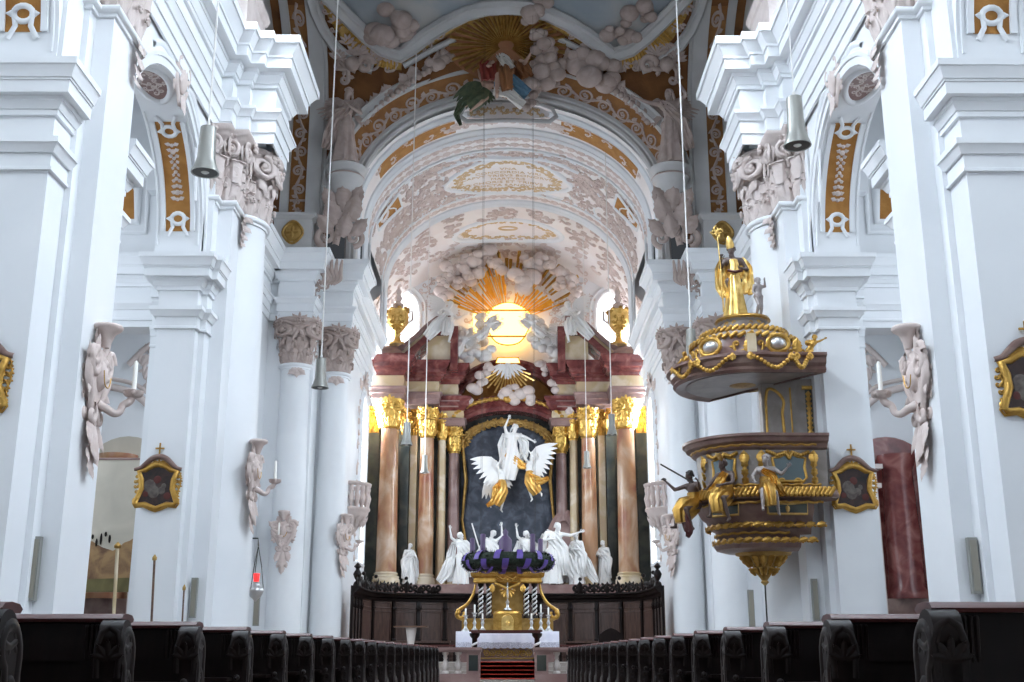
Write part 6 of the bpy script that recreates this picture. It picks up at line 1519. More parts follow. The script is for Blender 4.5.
for q in (-1, 1):
    for y in (38.75, 39.35): l = MB(); l.lathe([(.05, .26), (.06, .5), (.04, .6), (.06, .85)], (x+q*.36, y, 0), 8); l.build('leg', 'dark_wood', BC)
    a_ = MB(); a_.tube([(x+q*.4, 38.72, .95), (x+q*.42, 38.72, 1.2), (x+q*.42, 39.0, 1.27), (x+q*.42, 39.4, 1.25)], .04, 7); a_.build('armrest', 'dark_wood', BC)
mat('painted_red', (.26, .04, .03), .6); mat('painted_blue', (.07, .16, .24), .6, col2=(.12, .22, .30)); mat('painted_green', (.05, .075, .04), .7, col2=(.10, .12, .06), scale=6); mat('painted_flesh', (.52, .34, .26), .6); mat('painted_brown', (.28, .11, .04), .6); mat('white_beard', (.72, .68, .64), .6)
# ---------------------------------------------------------------- stucco wall sconces with a candle arm
def sconce(O, N, U, S, label, arm=1, candle=True):
    """O on the wall, N out of the wall, U to the viewer's right along the wall"""
    T = thing('wall_sconce', label, 'wall sconce', O)
    f0 = plane_map(O, U, (0, 0, 1), N); f = lambda u, v, h=0.0: f0(u*S, v*S, h*S)
    m = MB()
    q = [(-.22, .55), (.22, .55), (.34, .35), (.30, .05), (.16, -.2), (.14, -.5), (.0, -.62), (-.14, -.5), (-.16, -.2), (-.30, .05), (-.34, .35)]
    m.prism(q, lambda a, b: f(a, b, 0), lambda a, b: f(a*.8, b*.95, .10)); m.sphere(f(0, .15, .06), (.15*S, .15*S, .24*S), 12, 8)
    for s in (-1, 1):
        c_scroll(m, s*.22, .05, .3, s*1.3, f); c_scroll(m, s*.1, -.3, .24, -s*1.0, f); m.leaf(s*.3, .3, pi/2-s*.8, .35, .2, f, base=.06, lobes=3); m.leaf(s*.12, .45, pi/2-s*.4, .3, .2, f, base=.08); m.relief(spiral(s*.32, .42, .15, 1.3, 0, s), [.06, .03], f, n=4, base=.1)
    for s in (-1, 1):
        m.relief(spiral(s*.2, .30, .2, 1.4, pi/2, -s), [.075, .05], f, n=4, base=.08); m.relief(crv([(s*.38, .4), (s*.36, .1), (s*.2, -.15), (s*.12, -.35)]), [.05, .09, .07, .05], f, n=4, base=.05)
        m.relief(spiral(s*.14, -.42, .13, 1.2, pi/2, s), [.06, .04], f, n=4, base=.08)
    m.build('backplate', 'stucco', T)
    s_ = MB(); shell(s_, 0, .62, pi/2, .34, f, 7); s_.lathe([(.05*S, -.26*S), (.08*S, -.16*S), (.12*S, -.06*S), (.20*S, .0), (.22*S, .04*S), (.20*S, .07*S), (.0, .05*S)], f(0, .82, .14), 16); s_.build('shell_crown', 'stucco', T)
    l = MB()
    for k, (u, v, a, L) in enumerate(((-.1, -.5, -1.9, .45), (.1, -.5, -1.2, .45), (0, -.55, -pi/2, .6), (0, -.95, -pi/2, .4), (-.06, -.85, -2.0, .3), (.06, -.85, -1.1, .3), (.2, 0, -.6, .3), (-.2, 0, -2.5, .3))): l.leaf(u, v, a, L, L*.55, f, base=.05, lift=.2, lobes=4)
    l.build('hanging_leaves', 'stucco', T)
    g = MB(); g.relief(crv([(-.15, .2), (-.08, .02), (.08, .0), (.15, .15)]), .012, f, base=.20); g.build('gilt_line', 'gold', T)
    a = MB(); P = [f(0, -.25, .1), f(.06*arm, -.30, .2), f(.12*arm, -.36, .3), f(.18*arm, -.32, .36), f(.22*arm, -.22, .38), f(.25*arm, -.16, .46), f(.26*arm, -.06, .5)]
    a.tube(crv(P), [.07*S, .06*S, .05*S, .05*S, .06*S, .05*S], 8); e = P[-1]; a.lathe([(.02*S, -.06*S), (.12*S, -.02*S), (.15*S, .05*S), (.0, .05*S)], e, 12)
    for k in range(5): a.sphere(e+V((.1*S*cos(k*1.26), .1*S*sin(k*1.26), .02*S)), .05*S, 6, 5)
    a.build('candle_arm', 'stucco', T)
    if candle: c = MB(); c.lathe([(.035*S, .02*S), (.032*S, .48*S), (.0, .51*S)], e, 10); c.build('candle', 'wax', T)
    return T
sconce((-6.53, 17.42, 5.0), (1, 0, 0), (0, 1, 0), 1.12, 'large stucco sconce with candle on the nearest left pier', 1)
sconce((6.53, 17.42, 5.0), (-1, 0, 0), (0, -1, 0), 1.12, 'large stucco sconce with candle on the nearest right pier', -1)
sconce((-5.98, 26.35, 4.9), (1, -.1, 0), (.1, 1, 0), 1.0, 'stucco sconce with candle arm on the left crossing column', 1)
sconce((-7.92, 40.58, 4.95), (0, -1, 0), (1, 0, 0), 1.0, 'stucco sconce facing the nave on the outer left choir column', -.3)
sconce((-6.1, 42.3, 5.0), (1, -.4, 0), (.4, 1, 0), 1.05, 'stucco sconce with candle on the inner left choir column', 1)
sconce((6.1, 42.3, 5.0), (-1, -.4, 0), (.4, -1, 0), 1.05, 'stucco sconce with candle on the inner right choir column', -1)

# ---------------------------------------------------------------- stations of the cross
mat('picture_dark', (.012, .008, .007), .35, col2=(.05, .02, .015), scale=5)
mat('picture_red', (.09, .015, .01), .45, col2=(.10, .015, .01), scale=9)
mat('picture_pale', (.14, .12, .10), .45, col2=(.07, .05, .045), scale=9)
def station(O, S, label, seed=0):
    T = thing('station_picture', label, 'framed picture', O); f0 = plane_map(O, (1, 0, 0), (0, 0, 1), (0, -1, 0)); f = lambda u, v, h=0.0: f0(u*S, v*S, h*S)
    half = [(0, .62), (.18, .58), (.36, .46), (.52, .42), (.44, .2), (.42, -.05), (.56, -.42), (.5, -.5), (.3, -.48), (.12, -.56), (0, -.60)]
    q = half+[(-x, y) for x, y in half[-2:0:-1]]
    p = MB(); p.prism(q, lambda a, b: f(a, b, 0), lambda a, b: f(a, b, .05)); p.build('canvas', 'picture_dark', T, smooth=0)
    fr = MB(); fr.relief(q+q[:1], .075, f, n=5, base=.04); fr.relief([(x*1.12, y*1.12) for x, y in q+q[:1]], .03, f, n=4, base=.03); fr.build('gilt_frame', 'gold', T)
    pc = MB(); R = random.Random(seed)
    for (u, v, r) in ((-.18, .02, .17), (-.1, -.14, .16), (.12, -.1, .1), (.2, .02, .07)): pc.sphere(f(u+R.uniform(-.03, .03), v, .05), (r*S, .008, r*1.1*S), 10, 6)
    pc.build('pale_figures', 'picture_pale', T)
    pc = MB()
    for (u, v, r) in ((.0, .2, .11), (.3, -.25, .1), (-.3, -.2, .08)): pc.sphere(f(u, v, .05), (r*S, .007, r*S), 10, 6)
    pc.build('red_figures', 'picture_red', T)
    pd = MB(); pts = [(-.66, .48), (-.5, .52), (-.38, .62), (-.2, .78), (0, .84), (.2, .78), (.38, .62), (.5, .52), (.66, .48)]
    pd.relief(crv(pts), [.05, .06, .07, .08, .08, .08, .07, .06, .05], f, n=4, base=.05); P_ = pd.build('pediment', 'pulpit_marble', T)
    cr = MB()
    shell(cr, 0, .60, pi/2, .2, f, 5)
    for s in (-1, 1):
        c_scroll(cr, s*.2, .62, .16, s*-.5, f)
        for v in (.36, .22, .08, -.06, -.2): c_scroll(cr, s*(.55+.03*sin(v*9)), v, .13, 1.57+s*.3, f)
        cr.leaf(s*.58, -.3, -pi/2, .22, .14, f, base=.05)
    cr.build('gilt_carving', 'gold', T)
    c = MB()
    for (a, b, u0, u1) in ((.84, 1.22, -.02, .02), (1.05, 1.09, -.12, .12)):
        c.box(tuple(f(u0, a, .07)), tuple(f(u1, b, .03))) if True else None
    c.build('cross', 'gold', T); return T
station((-7.55, 24.47, 4.42), .78, 'gold framed dark station picture on the left crossing pier beside the landscape cloth', 1)
station((7.47, 24.47, 4.40), .78, 'gold framed dark station picture on the right crossing pier beside the pulpit', 2)
station((-7.6, 15.84, 4.70), .78, 'gold framed station picture cut by the left picture edge on the nearest left pier', 3)
station((7.5, 15.84, 4.66), .78, 'gold framed station picture cut by the right picture edge on the nearest right pier', 4)

# ---------------------------------------------------------------- column loudspeakers
def speaker(px, y0, y1, Y, w, label):
    a = at(px, y0, Y); b = at(px, y1, Y); T = thing('column_loudspeaker', label, 'loudspeaker', (b.x, Y, b.z), 'column loudspeakers on the piers')
    m = MB(); m.box((b.x-w/2, Y-.10, b.z), (b.x+w/2, Y, a.z)); m.build('housing', 'lamp_metal', T, smooth=0)
    g = MB(); g.box((b.x-w/2+.02, Y-.115, b.z+.04), (b.x+w/2-.02, Y-.10, a.z-.04))
    g.build('grille', 'speaker_cloth', T, smooth=0)
    k = MB(); k.box((b.x-.03, Y-.02, b.z+.2), (b.x+.03, Y+.02, b.z+.3)); k.build('bracket', 'dark_metal', T, smooth=0)
speaker(32, 537, 601, 16.72, .13, 'slim grey column loudspeaker low on the nearest left pier')
speaker(975.5, 538, 594, 16.72, .13, 'slim grey column loudspeaker low on the nearest right pier')
speaker(193, 578, 618, 25.12, .13, 'slim grey column loudspeaker low on the left crossing pier')
speaker(816, 579, 621, 25.12, .13, 'slim grey column loudspeaker low on the right crossing pier, just right of the pulpit')
speaker(256, 592, 626, 33, .16, 'slim grey column loudspeaker below the red lamp in the left transept')
speaker(752, 590, 628, 33, .16, 'slim grey column loudspeaker beneath the pulpit in the right transept')

# ---------------------------------------------------------------- bell-shaped pendant lamps
def lamp(px, ytop, ybot, wpx, label, cable=True):
    H_ = .80; Y = FOC*H_/((ybot-ytop)*.985); a = at(px, ybot, Y); r = wpx/2/(FOC/Y); T = thing('pendant_lamp', label, 'lamp', (a.x, a.y, a.z), 'bell shaped lamps hung from the vault')
    c = (a.x, a.y, a.z); h = at(px, ytop, Y).z-a.z
    m = MB(); m.lathe([(r*.55, h*.98), (r*.35, h), (r*.0, h*1.005)][::-1]+[(r*.56, h*.97), (r*.60, h*.6), (r*.66, h*.3), (r*.82, h*.14), (r*1.0, h*.02), (r, 0), (r*.92, 0), (r*.72, h*.15), (r*.56, h*.4), (0, h*.42)], c, 28); m.build('lamp_shade', 'lamp_metal', T, smooth=50)
    i = MB(); i.lathe([(r*.9, .01), (r*.70, h*.16), (r*.54, h*.4), (.0, h*.41)], c, 24); i.build('reflector', 'dark_metal', T)
    b = MB(); b.sphere((c[0], c[1], c[2]+h*.12), (r*.5, r*.5, h*.14), 14, 8); b.build('bulb', 'lamp_glass', T)
    k = MB(); k.tube([(c[0], c[1], c[2]+h*.95), (c[0], c[1], c[2]+h*1.1)], r*.12, 8)
    top = 26.0 if 28 < Y < 41 else (22.3 if Y >= 41 else 15.2 if Y < 20 else 22.0)
    k.tube([(c[0], c[1], c[2]+h), (c[0], c[1], top)], .012 if Y < 20 else .020, 6); k.build('cable', 'cable', T); return T
lamp(205, 127, 173, 30, 'large grey bell lamp hanging by the left crossing pier capital')
lamp(797.5, 97, 146, 30, 'large grey bell lamp hanging by the right crossing pier capital')
lamp(320, 358, 388, 18, 'grey bell lamp hanging before the left choir columns')
lamp(692, 329, 362, 17, 'grey bell lamp hanging just above the left rim of the sounding board')
lamp(406.5, 422, 445, 12, 'small bell lamp in front of the left marble columns, the higher one')
lamp(424.5, 455, 473, 9.5, 'small bell lamp in front of the second left marble column, the lower one')
lamp(612, 414, 435, 11, 'small bell lamp in front of the right marble columns, the higher one')
lamp(587, 451, 468, 9, 'small bell lamp in front of the inner right marble column, the lower one')

# ---------------------------------------------------------------- left aisle: landscape cloth and altar behind the pier
mat('canvas_sky', (.52, .48, .40), .85, col2=(.60, .55, .46), scale=1.2)
mat('canvas_land', (.40, .25, .12), .85, col2=(.18, .10, .06), scale=2.2, detail=8, lo=.4, hi=.6)
mat('canvas_green', (.14, .12, .05), .85, col2=(.20, .17, .07), scale=3)
LCX = thing('landscape_cloth', 'tall painted landscape cloth hanging in the left aisle behind the nearest pier', 'painting', (*at(104, 592, 27)[:2], 0))
A = at(88, 459, 27); B = at(131, 592, 27); x0, x1 = A.x-1.2, B.x; zt, zb = A.z, B.z
c = MB(); c.box((x0, 27.0, zb), (x1, 27.05, zt)); c.build('sky_canvas', 'canvas_sky', LCX, smooth=0)
h = MB(); zz = at(104, 548, 27).z; R = random.Random(6); prof = [(x0+.02, zb)]+[(x0+(x1-x0)*i/20, zz+.12*sin(i*.7)+.22*i/20-.1+R.uniform(-.04, .04)) for i in range(21)]+[(x1, zb)]
h.prism(prof, lambda a, b: (a, 26.985, b), lambda a, b: (a, 27.0, b)); h.build('painted_hills', 'canvas_land', LCX, smooth=0)
g = MB(); zg = at(104, 582, 27).z; g.prism([(x0, zb), (x1, zb), (x1, zg+.1), (x0+.7, zg+.03), (x0, zg+.12)], lambda a, b: (a, 26.975, b), lambda a, b: (a, 26.985, b)); g.build('painted_meadow', 'canvas_green', LCX, smooth=0)
t = MB()
for i in range(14): t.sphere((x0+.6+i*.1, 26.98, zz+.22+.1*sin(i*1.7)), (.03, .006, .06+.04*(i % 3)), 6, 5)
t.build('painted_trees', 'dark_wood', LCX)
b = MB(); b.tube([(x0, 27.0, zt), (x1+.03, 27.0, zt)], .03, 7); b.tube([(x1+.03, 27.0, zt), (x1+.03, 27.0, 0)], .025, 7); b.build('frame', 'mauve_marble', LCX)
def side_altar(sx, label):
    T = thing('side_altar', label, 'altar', (sx*10.2, 29.8, 0))
    x0, x1 = sorted((sx*8.6, sx*11.8)); b = MB(); b.box((x0, 29.4, 0), (x1, 30.36, 2.3)); b.build('base', 'pulpit_marble', T, smooth=0)
    for xx in (10.25, 11.5): c = MB(); c.lathe([(.52, 2.3), (.52, 2.5), (.45, 2.6), (.44, 4), (.38, 5.6), (.5, 5.9), (.5, 6.0), (0, 6.0)], (sx*xx, 29.7, 0), 24); c.build('column', 'salmon_marble' if sx < 0 else 'red_marble', T)
    m = MB(); m.prism([(sx*9.0, 2.3)]+[(sx*10.2-1.2*cos(pi*i/16), 5.4+1.2*sin(pi*i/16)) for i in range(17)]+[(sx*11.4, 2.3)] if sx > 0 else [(sx*11.4, 2.3)]+[(sx*10.2-1.2*cos(pi*i/16), 5.4+1.2*sin(pi*i/16)) for i in range(17)]+[(sx*9.0, 2.3)], lambda a, b: (a, 30.2, b), lambda a, b: (a, 30.36, b)); m.build('altarpiece', 'canvas_sky' if sx < 0 else 'red_marble', T, smooth=0)
    b = MB()
    for (a, c_, z) in ((8.95, 9.75, 5.6), (9.0, 9.68, 5.1)): xa, xb = sorted((sx*a, sx*c_)); b.box((xa, 29.3, z), (xb, 29.7, z+.12))
    xa, xb = sorted((sx*9.05, sx*9.6)); b.box((xa, 29.38, 0), (xb, 29.7, 5.6)); b.build('pilaster', 'pale_stucco', T, smooth=0); return T
side_altar(-1, 'pale marble side altar in the left aisle above the landscape cloth'); side_altar(1, 'red marble side altar in the right aisle seen past the nearest pier')
# stucco and arch of the aisle openings behind the piers
for sx in (-1, 1):
    m = MB(); f = plane_map((sx*9.75, 30.38, at(118, 372, 30.38).z-.4), (sx, 0, 0), (0, 0, 1), (0, -1, 0))
    for k in range(7): c_scroll(m, .25-.12*k, .9-.35*k, .3, 2.2-k*.25, f); m.leaf(.2-.1*k, .9-.35*k, -1.2, .4, .25, f)
    m.relief(crv([(-.6, 1.3), (.1, 1.2), (.7, .6)]), .09, f); m.relief(crv([(-.5, -1.4), (-.1, -.7), (.5, -.2), (1.2, 0)]), .10, f); m.relief(crv([(-.7, -1.4), (-.25, -.55), (.4, .02), (1.2, .22)]), .06, f)
    S_ = m.build('trim_%d' % (8 if sx < 0 else 9), 'pale_stucco', kind='structure')
    # entablature and upper arch panel of the aisle behind the arcade
    e = MB(); sweep(e, mx([(-12.4, 27.9), (-8.5, 27.9), (-8.5, 28.6)], sx), [(o, z+1.2) for o, z in IMPOST]); e.box(tuple(min(a, b) for a, b in zip((sx*12.4, 27.9, 9.0), (sx*8.5, 28.6, 17))), tuple(max(a, b) for a, b in zip((sx*12.4, 27.9, 9.0), (sx*8.5, 28.6, 16))))
    e.build('aisle_entablature', 'grey_plaster', S_, smooth=25)
    q = [at(x if sx < 0 else 1014-x, y, 27.88) for x, y in ((100, 222), (137, 222), (138, 190), (130, 165), (100, 150))]
    o_ = MB(); o_.add(q, [tuple(range(5))]); o_.build('ochre_panel', 'ochre', S_, smooth=0)
    of = MB(); pf = plane_map((0, 27.88, 0), (1, 0, 0), (0, 0, 1), (0, -1, 0)); of.relief([(p_.x, p_.z) for p_ in q+q[:1]], .11, pf, n=4); of.relief([(p_.x*1.0+sx*-.25*(1 if i in (1, 2, 3) else -1), p_.z+(-.3 if i in (0, 1) else .25)) for i, p_ in list(enumerate(q))+[(0, q[0])]], .07, pf, n=4); of.build('panel_frame', 'white_plaster', S_)
# poles
def pole(px, y0, y1, Y, r, label, m='brown_wood', knob=True):
    a = at(px, y0, Y); b = at(px, y1, Y); T = thing('banner_pole', label, 'pole', (b.x, Y, 0)); p = MB(); p.tube([(b.x, Y, 0.0), (a.x, Y, a.z)], r, 8); p.build('shaft', m, T)
    k = MB(); k.lathe([(.0, -.02), (r*1.8, 0), (r*2, .05), (r*1.2, .08), (0, .12)], (a.x, Y, a.z), 10); k.build('finial', m if not knob else 'dull_gold', T)
    f = MB(); f.lathe([(.16, 0), (.16, .03), (r*1.5, .06), (r, .12)], (b.x, Y, 0), 12); f.build('foot', 'dark_metal', T)
pole(154.5, 560, 616, 23.6, .025, 'thin dark pole standing before the left crossing pier under the station picture')
pole(184, 590, 618, 24.3, .018, 'short thin pole beside the column loudspeaker of the left crossing pier')
pole(117.5, 548, 606, 22, .035, 'pale wooden pole standing in front of the landscape cloth', 'ochre_marble')
# sanctuary lamp
mat('red_glass', (.6, .02, .02), .15, emit=(1.0, .03, .03), estr=1.6)
p = at(256.5, 578, 31); SLm = thing('sanctuary_lamp', 'small hanging lamp with a glowing red glass in the left transept', 'lamp', tuple(p))
g = MB(); g.lathe([(.0, -.12), (.07, -.1), (.085, .1), (.08, .12), (.0, .12)], p, 14); g.build('red_glass', 'red_glass', SLm)
m = MB(); m.lathe([(.02, -.62), (.06, -.56), (.14, -.5), (.20, -.38), (.22, -.3), (.12, -.22), (.08, -.14), (.10, -.1), (0, -.1)], p, 16); m.build('silver_dish', 'silver', SLm)
c = MB()
for k in range(3): c.tube([p+V((.2*cos(k*2.1), .2*sin(k*2.1), -.3)), p+V((.12*cos(k*2.1), .12*sin(k*2.1), .3)), p+V((0, 0, .85))], .012, 5)
c.tube([p+V((0, 0, .85)), p+V((-.02, 0, 1.05)), p+V((-1.6, .3, 1.1))], .02, 6); c.build('chains', 'dark_metal', SLm)
b = MB(); b.tube([p+V((-.15, 0, -.35)), p+V((-.6, .1, -.3)), p+V((-1.6, .3, -.2))], [.05, .07, .05], 8); b.build('bracket_arm', 'brown_wood', SLm)
# dark statue behind the left crossing column
# oratory balconies on the choir walls
for sx, s in ((-1, 'left'), (1, 'right')):
    p = at(507+sx*154, 492, 47.2); c = (sx*6.5, 47.2, 0); T = thing('choir_balcony', 'small carved stucco balcony bulging from the %s choir wall' % s, 'balcony', (c[0], c[1], 6.3)); a0 = pi/2 if sx > 0 else -pi/2
    b = MB(); b.lathe([(.02, 5.6), (.2, 5.75), (.35, 6.0), (.6, 6.3), (.72, 6.5), (.74, 6.62), (.80, 6.66), (.80, 6.74), (.0, 6.76)], c, 24, a0, a0+pi, ex=1.0, ey=1.2); b.build('corbel', 'stucco', T)
    r = MB(); r.lathe([(.70, 7.62), (.82, 7.66), (.84, 7.76), (.7, 7.8), (.66, 7.76), (.66, 7.64)], c, 24, a0, a0+pi, ex=1.0, ey=1.2); r.build('handrail', 'stucco', T)
    for k in range(9):
        a = a0+pi*(k+.5)/9; l = MB(); l.lathe([(.06, 6.74), (.05, 6.85), (.10, 7.05), (.12, 7.15), (.06, 7.35), (.09, 7.5), (.07, 7.64)], (c[0]+.72*cos(a), c[1]+.86*sin(a), 0), 8); l.build('baluster', 'stucco', T)
    l = MB(); f = lambda u, v, h=0: V((c[0]+(.55+h+(v-6.2)*.35)*cos(a0+u), c[1]+1.2*(.55+h+(v-6.2)*.35)*sin(a0+u), v))
    for k in range(7): l.leaf(.3+k*.42, 5.95, pi/2, .5, .36, f, lobes=3, base=.03)
    l.build('acanthus', 'stucco', T)
    # stucco frames of the choir windows
    w_ = MB(); f = plane_map((sx*6.5, 50.2, 4.8), (0, 1, 0), (0, 0, 1), (-sx, 0, 0))
    for q in (-1, 1):
        for k in range(8): c_scroll(w_, q*1.45, .3+k*.9, .4, pi/2+q*k, f)
    for k in range(5): c_scroll(w_, -1.2+.6*k, 7.7+.25*(2-abs(k-2)), .4, k, f)
    shell(w_, 0, 7.9, pi/2, .7, f); w_.build('window_stucco', 'stucco', bpy.data.objects['wall_choir_%s' % s])

# ---------------------------------------------------------------- stucco angels on the brackets of the choir arch
def crossing_angel(sx, label, J, rz):
    statue('stucco_angel', label, 'statue', (sx*6.3, 40.4, 19.1), 1.85, J, m='shaded_stucco', robe=dict(SKIRT, folds=8, amp=.14), mirror=sx < 0, rz=rz, long=True,
        wings=[((.1, .18, 1.36), (.35, .35, .7), (-.4, .2, 1), .62), ((-.1, .18, 1.36), (-.35, .35, .7), (.4, .2, 1), .62)],
        sashes=[dict(pts=[(-.16, -.05, 1.45), (.0, -.18, 1.2), (.22, -.1, .95), (.3, -.1, .6), (.4, 0, .35)], wid=[.1, .2, .3, .3, .2])])
crossing_angel(-1, 'pinkish stucco angel with folded arms on the left bracket of the choir arch', dict(APO['fold'], look=(.3, -.7, -.4), head=(-.02, -.08, 1.61)), .1)
crossing_angel(1, 'pinkish stucco angel stretching an arm inward on the right bracket of the choir arch', dict(el=(-.42, -.12, 1.40), wl=(-.68, -.2, 1.48), er=(.36, -.1, 1.55), wr=(.22, -.15, 1.82), look=(-.7, -.6, -.3)), -.1)
for sx, s in ((-1, 'left'), (1, 'right')):
    m = MB(); f0 = on_cove(507+sx*156, 62, .25); f = plane_map(f0, (1, 0, 0), (0, -.35, .95), (0, -.95, -.3))
    c_scroll(m, 0, 0, .6, .4, f); c_scroll(m, sx*.3, -.4, .5, 2.0, f); shell(m, -sx*.3, .3, 1.6, .6, f); shell(m, sx*.5, .1, 1.2, .5, f)
    m.relief(spiral(-sx*.6, -.1, .35, 1.4, 0, 1), [.14, .08], f, n=4)
    m.sphere(f(.1, -.1, .15), .3, 8, 6)
    o = m.build('stucco_cartouche', 'shaded_stucco'); tag(o, 'stucco shell cartouche above the head of the %s bracket angel' % s, 'ornament')
    # leafy crest along the back of the outer arch band
    l = MB(); R = random.Random(5)
    for i in range(16):
        x = 507+sx*(140-5.2*i); t = i/15; y = 128-62*t**.75
        g_ = on_cove(x, y-4, .12); ff_ = plane_map(g_, (1, 0, 0), (0, -.2, 1), (0, -1, 0)); l.leaf(0, 0, R.uniform(.8, 2.4), .55, .4, ff_, lobes=3, lift=.3); l.sphere(ff_(0, 0, .1), .14, 6, 5)
    l.build('leaf_crest', 'shaded_stucco', ARCH)
# group in the middle of the choir arch: sunburst, God the Father with angels and clouds
SBR = thing('gilded_sunburst', 'great gilded sunburst on the crown of the choir arch', 'ray burst', on_cove(506, 44, .1))
R = random.Random(2); sc_ = (506, 44)
for i in range(46):
    a = 2*pi*i/46; ex = 1.0
    if 225 < math.degrees(a) < 315: continue
    rr = 1/sqrt((cos(a)/60)**2+(sin(a)/36)**2)*R.uniform(.92, 1.0)
    A = on_cove(sc_[0]+8*cos(a), sc_[1]-5*sin(a), .22); B = on_cove(sc_[0]+rr*cos(a), sc_[1]-rr*sin(a), .14); d = (B-A).normalized(); n = V((0, CV_Y-B.y, CV_Z-B.z)).normalized(); s = d.cross(n).normalized()
    m = MB(); m.grid([[A-s*.03, A+n*.06, A+s*.03, A-n*.04], [B-s*.075, B+n*.12, B+s*.075, B-n*.06]], cu=True, caps=True); m.build('ray', 'dull_gold', SBR, smooth=0)
fd = MB(); fd.add([on_cove(506+60*cos(a), 44-37*sin(a), .05) for a in [2*pi*i/40 for i in range(40)]], [tuple(range(40))]); fd.build('sunburst_ground', 'painted_brown', SBR, smooth=0)
def on(px, py, off): return tuple(on_cove(px, py, off))
statue('god_father_figure', 'bearded stucco figure in red, white and blue robes enthroned below the sunburst', 'statue', on(506, 119, .75), 2.15, dict(SIT, head=(-.02, -.1, 1.30), look=(0, -.8, -.5)), m='painted_flesh', robe=dict(SITR, m='painted_brown'), hair_m='white_beard', beard=True, long=True,
    sashes=[dict(pts=[(-.25, .0, 1.12), (-.34, -.05, .9), (-.3, -.1, .6)], wid=[.2, .3, .3], m='painted_red'), dict(pts=[(.25, .0, 1.12), (.34, -.05, .9), (.42, -.1, .66)], wid=[.2, .3, .3], m='painted_brown'), dict(pts=[(-.2, -.32, .45), (.1, -.40, .40), (.4, -.3, .2)], wid=[.2, .26, .24], m='painted_blue'), dict(pts=[(-.14, -.1, 1.1), (-.02, -.2, .92), (.1, -.24, .75)], wid=[.12, .2, .16], m='white_beard'), dict(pts=[(-.22, -.36, .22), (.05, -.42, .16), (.32, -.3, -.02)], wid=[.14, .2, .18], m='white_beard')])
statue('winged_figure', 'stucco angel with dark green wings leaning in left of the bearded figure', 'statue', on(484, 122, .5), 1.2, dict(FLY, er=(.46, -.2, 1.0), wr=(.6, -.3, .85), el=(-.14, -.1, 1.42), wl=(-.2, -.15, 1.66)), m='painted_flesh', robe=dict(FLYR, m='painted_green'),
    wings=[((.0, .1, 1.15), (-.9, .2, .2), (-.2, .1, 1), .9), ((.0, .1, 1.1), (-.9, .2, -.2), (-.3, .1, .8), .8)], wing_m='painted_green', sashes=[dict(pts=[(-.3, -.1, .6), (-.7, -.1, .45), (-.9, 0, .1), (-.75, 0, -.3)], wid=[.2, .3, .2, .1], m='painted_green')])
for k, (pts, lab) in enumerate((([(540, 72, .42), (548, 66, .4), (535, 80, .38), (545, 80, .4), (556, 70, .38), (532, 90, .3), (536, 100, .3), (530, 108, .25)], 'cluster of stucco clouds right of the bearded figure on the arch crown'),
        ([(588, 66, .75), (600, 72, .55), (612, 76, .5), (578, 62, .4)], 'large rounded stucco clouds at the right end of the sunburst'), ([(538, 38, .32), (546, 47, .32), (548, 54, .3), (541, 44, .28), (536, 30, .25), (532, 8, .4), (528, 15, .38), (540, 4, .4)], 'chain of small stucco clouds climbing over the right of the sunburst'),
        ([(444, 60, .4), (436, 66, .3)], 'curled stucco cloud at the left end of the sunburst'))):
    c = MB(); R = random.Random(20+k); [cloud(c, [on_cove(x, y, .3)], r, rnd=R, k=3) for x, y, r in pts]; o = c.build('stucco_cloud', 'shaded_stucco'); tag(o, lab, 'cloud')
# crest with oval fields at the head of the inner arches
cr = MB(); f = lambda u, v, h=0: barrel(u, 42.0, 0)+V((0, -.25-h-.0*v, v-.55))
for q in (-1, 1): cr.relief([(q*.2, .5), (q*1.0, .6), (q*1.6, .45), (q*1.75, .15), (q*1.5, -.15), (q*.8, -.25), (0, -.28)], .09, f, n=4)
o = cr.build('crest_frame', 'shaded_plaster', ARCH)
cc = MB(); cc.grid([[f(1.5*q*cos(a), .15+.36*q*sin(a), .02) for q in (.01, .5, 1)] for a in [2*pi*i/24 for i in range(25)]]); cc.build('crest_field', 'vault_pink', ARCH)
cg = MB()
for i in range(10): c_scroll(cg, -1.2+.26*i, .15, .2, i*1.3, lambda u, v, h=0: f(u, v, h+.03))
cg.build('crest_scrolls', 'vault_gilt', ARCH)
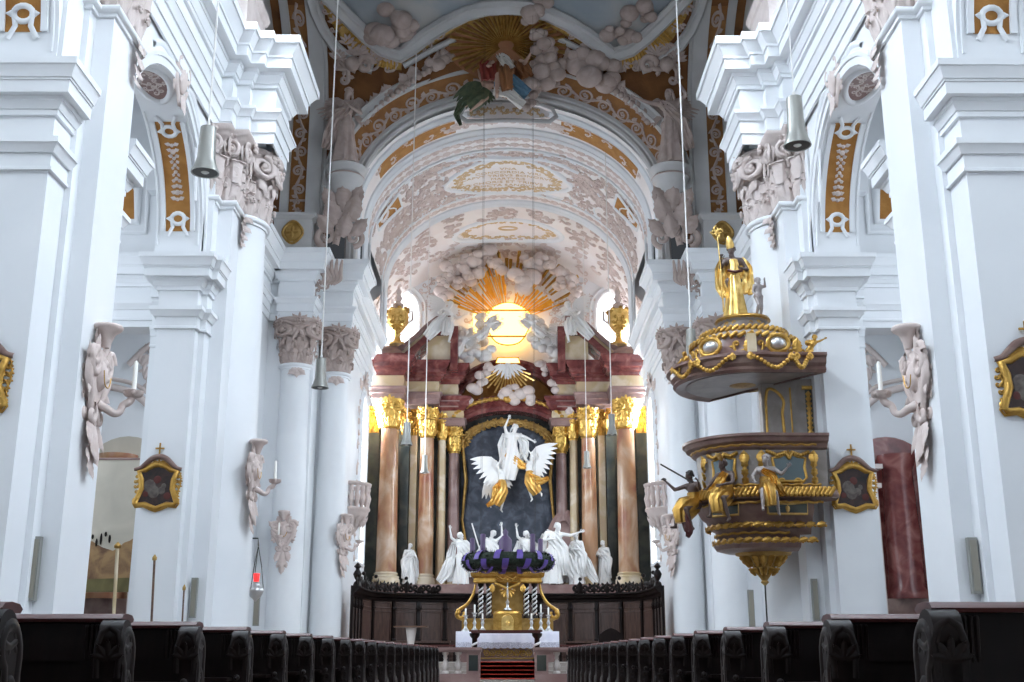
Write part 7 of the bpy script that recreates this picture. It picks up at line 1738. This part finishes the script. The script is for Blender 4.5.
# ---------------------------------------------------------------- light
def area(name, loc, target, sx_, sy_, energy, col=(1, 1, 1), spread=180):
    l = bpy.data.lights.new(name, 'AREA'); l.shape = 'RECTANGLE'; l.size = sx_; l.size_y = sy_; l.energy = energy; l.color = col; l.spread = radians(spread)
    o = bpy.data.objects.new(name, l); COL.objects.link(o); o.location = loc
    o.rotation_euler = (V(target)-V(loc)).to_track_quat('-Z', 'Y').to_euler(); return o
SKY = (.79, .89, 1.0)
w = bpy.data.worlds.new('sky'); SC.world = w; w.use_nodes = True
w.node_tree.nodes['Background'].inputs['Color'].default_value = (.8, .88, 1, 1); w.node_tree.nodes['Background'].inputs['Strength'].default_value = .05
# daylight entering by the windows; transept and chapel lights are added
for sx in (-1, 1):
    for y in (6, 13, 21.3): area('daylight_aisle', (sx*12.2, y, 10.0), (0, y+1, 6), 3, 9, 165, SKY)
    for y in (4.0, 11.5, 21.5): area('daylight_nave', (sx*6.6, y, 17.8), (-sx*6, y+(7 if y < 5 else 0), 7), 3.2, 2.6, 950 if y < 5 else 1700 if y > 20 else 800, SKY, 95 if y < 5 else 150)
    area('added_transept_light', (sx*8.8, 33.5, 8.5), (-sx*6, 40, 5), 4, 8, 680, SKY, 110)  # added fill light for the choir columns and lower crossing
    area('added_chapel_light', (sx*12.1, 24.6, 8), (sx*9.3, 30.2, 6), 2.2, 8, 130, SKY)  # added fill light for the dark end of the aisle
    area('daylight_crossing', (sx*9.0, 33.5, 21.5), (0, 35, 14), 4.2, 6, 15, SKY)
    area('daylight_choir', (sx*6.35, 50.2, 9), (0, 49, 8), 2.2, 6, 850, SKY)
    area('daylight_apse', (sx*7.0, 55.2, 14.5), (0, 54, 16), 2.4, 6, 3300, SKY)
area('daylight_west', (0, -7.8, 13), (0, 20, 6), 7, 12, 200, SKY)
cam = bpy.data.cameras.new('camera'); co = bpy.data.objects.new('camera', cam); COL.objects.link(co)
cam.sensor_fit = 'HORIZONTAL'; cam.sensor_width = 36; cam.lens = FOC*36/1024; cam.clip_end = 300; cam.clip_start = .05
co.location = (0, 0, EYE); co.rotation_euler = (pi/2+PITCH, 0, -YAW)
SC.camera = co
SC.view_settings.view_transform = 'Standard'; SC.view_settings.look = 'None'; SC.view_settings.gamma = 1; SC.view_settings.use_curve_mapping = False
SC.view_settings.exposure = 0.0
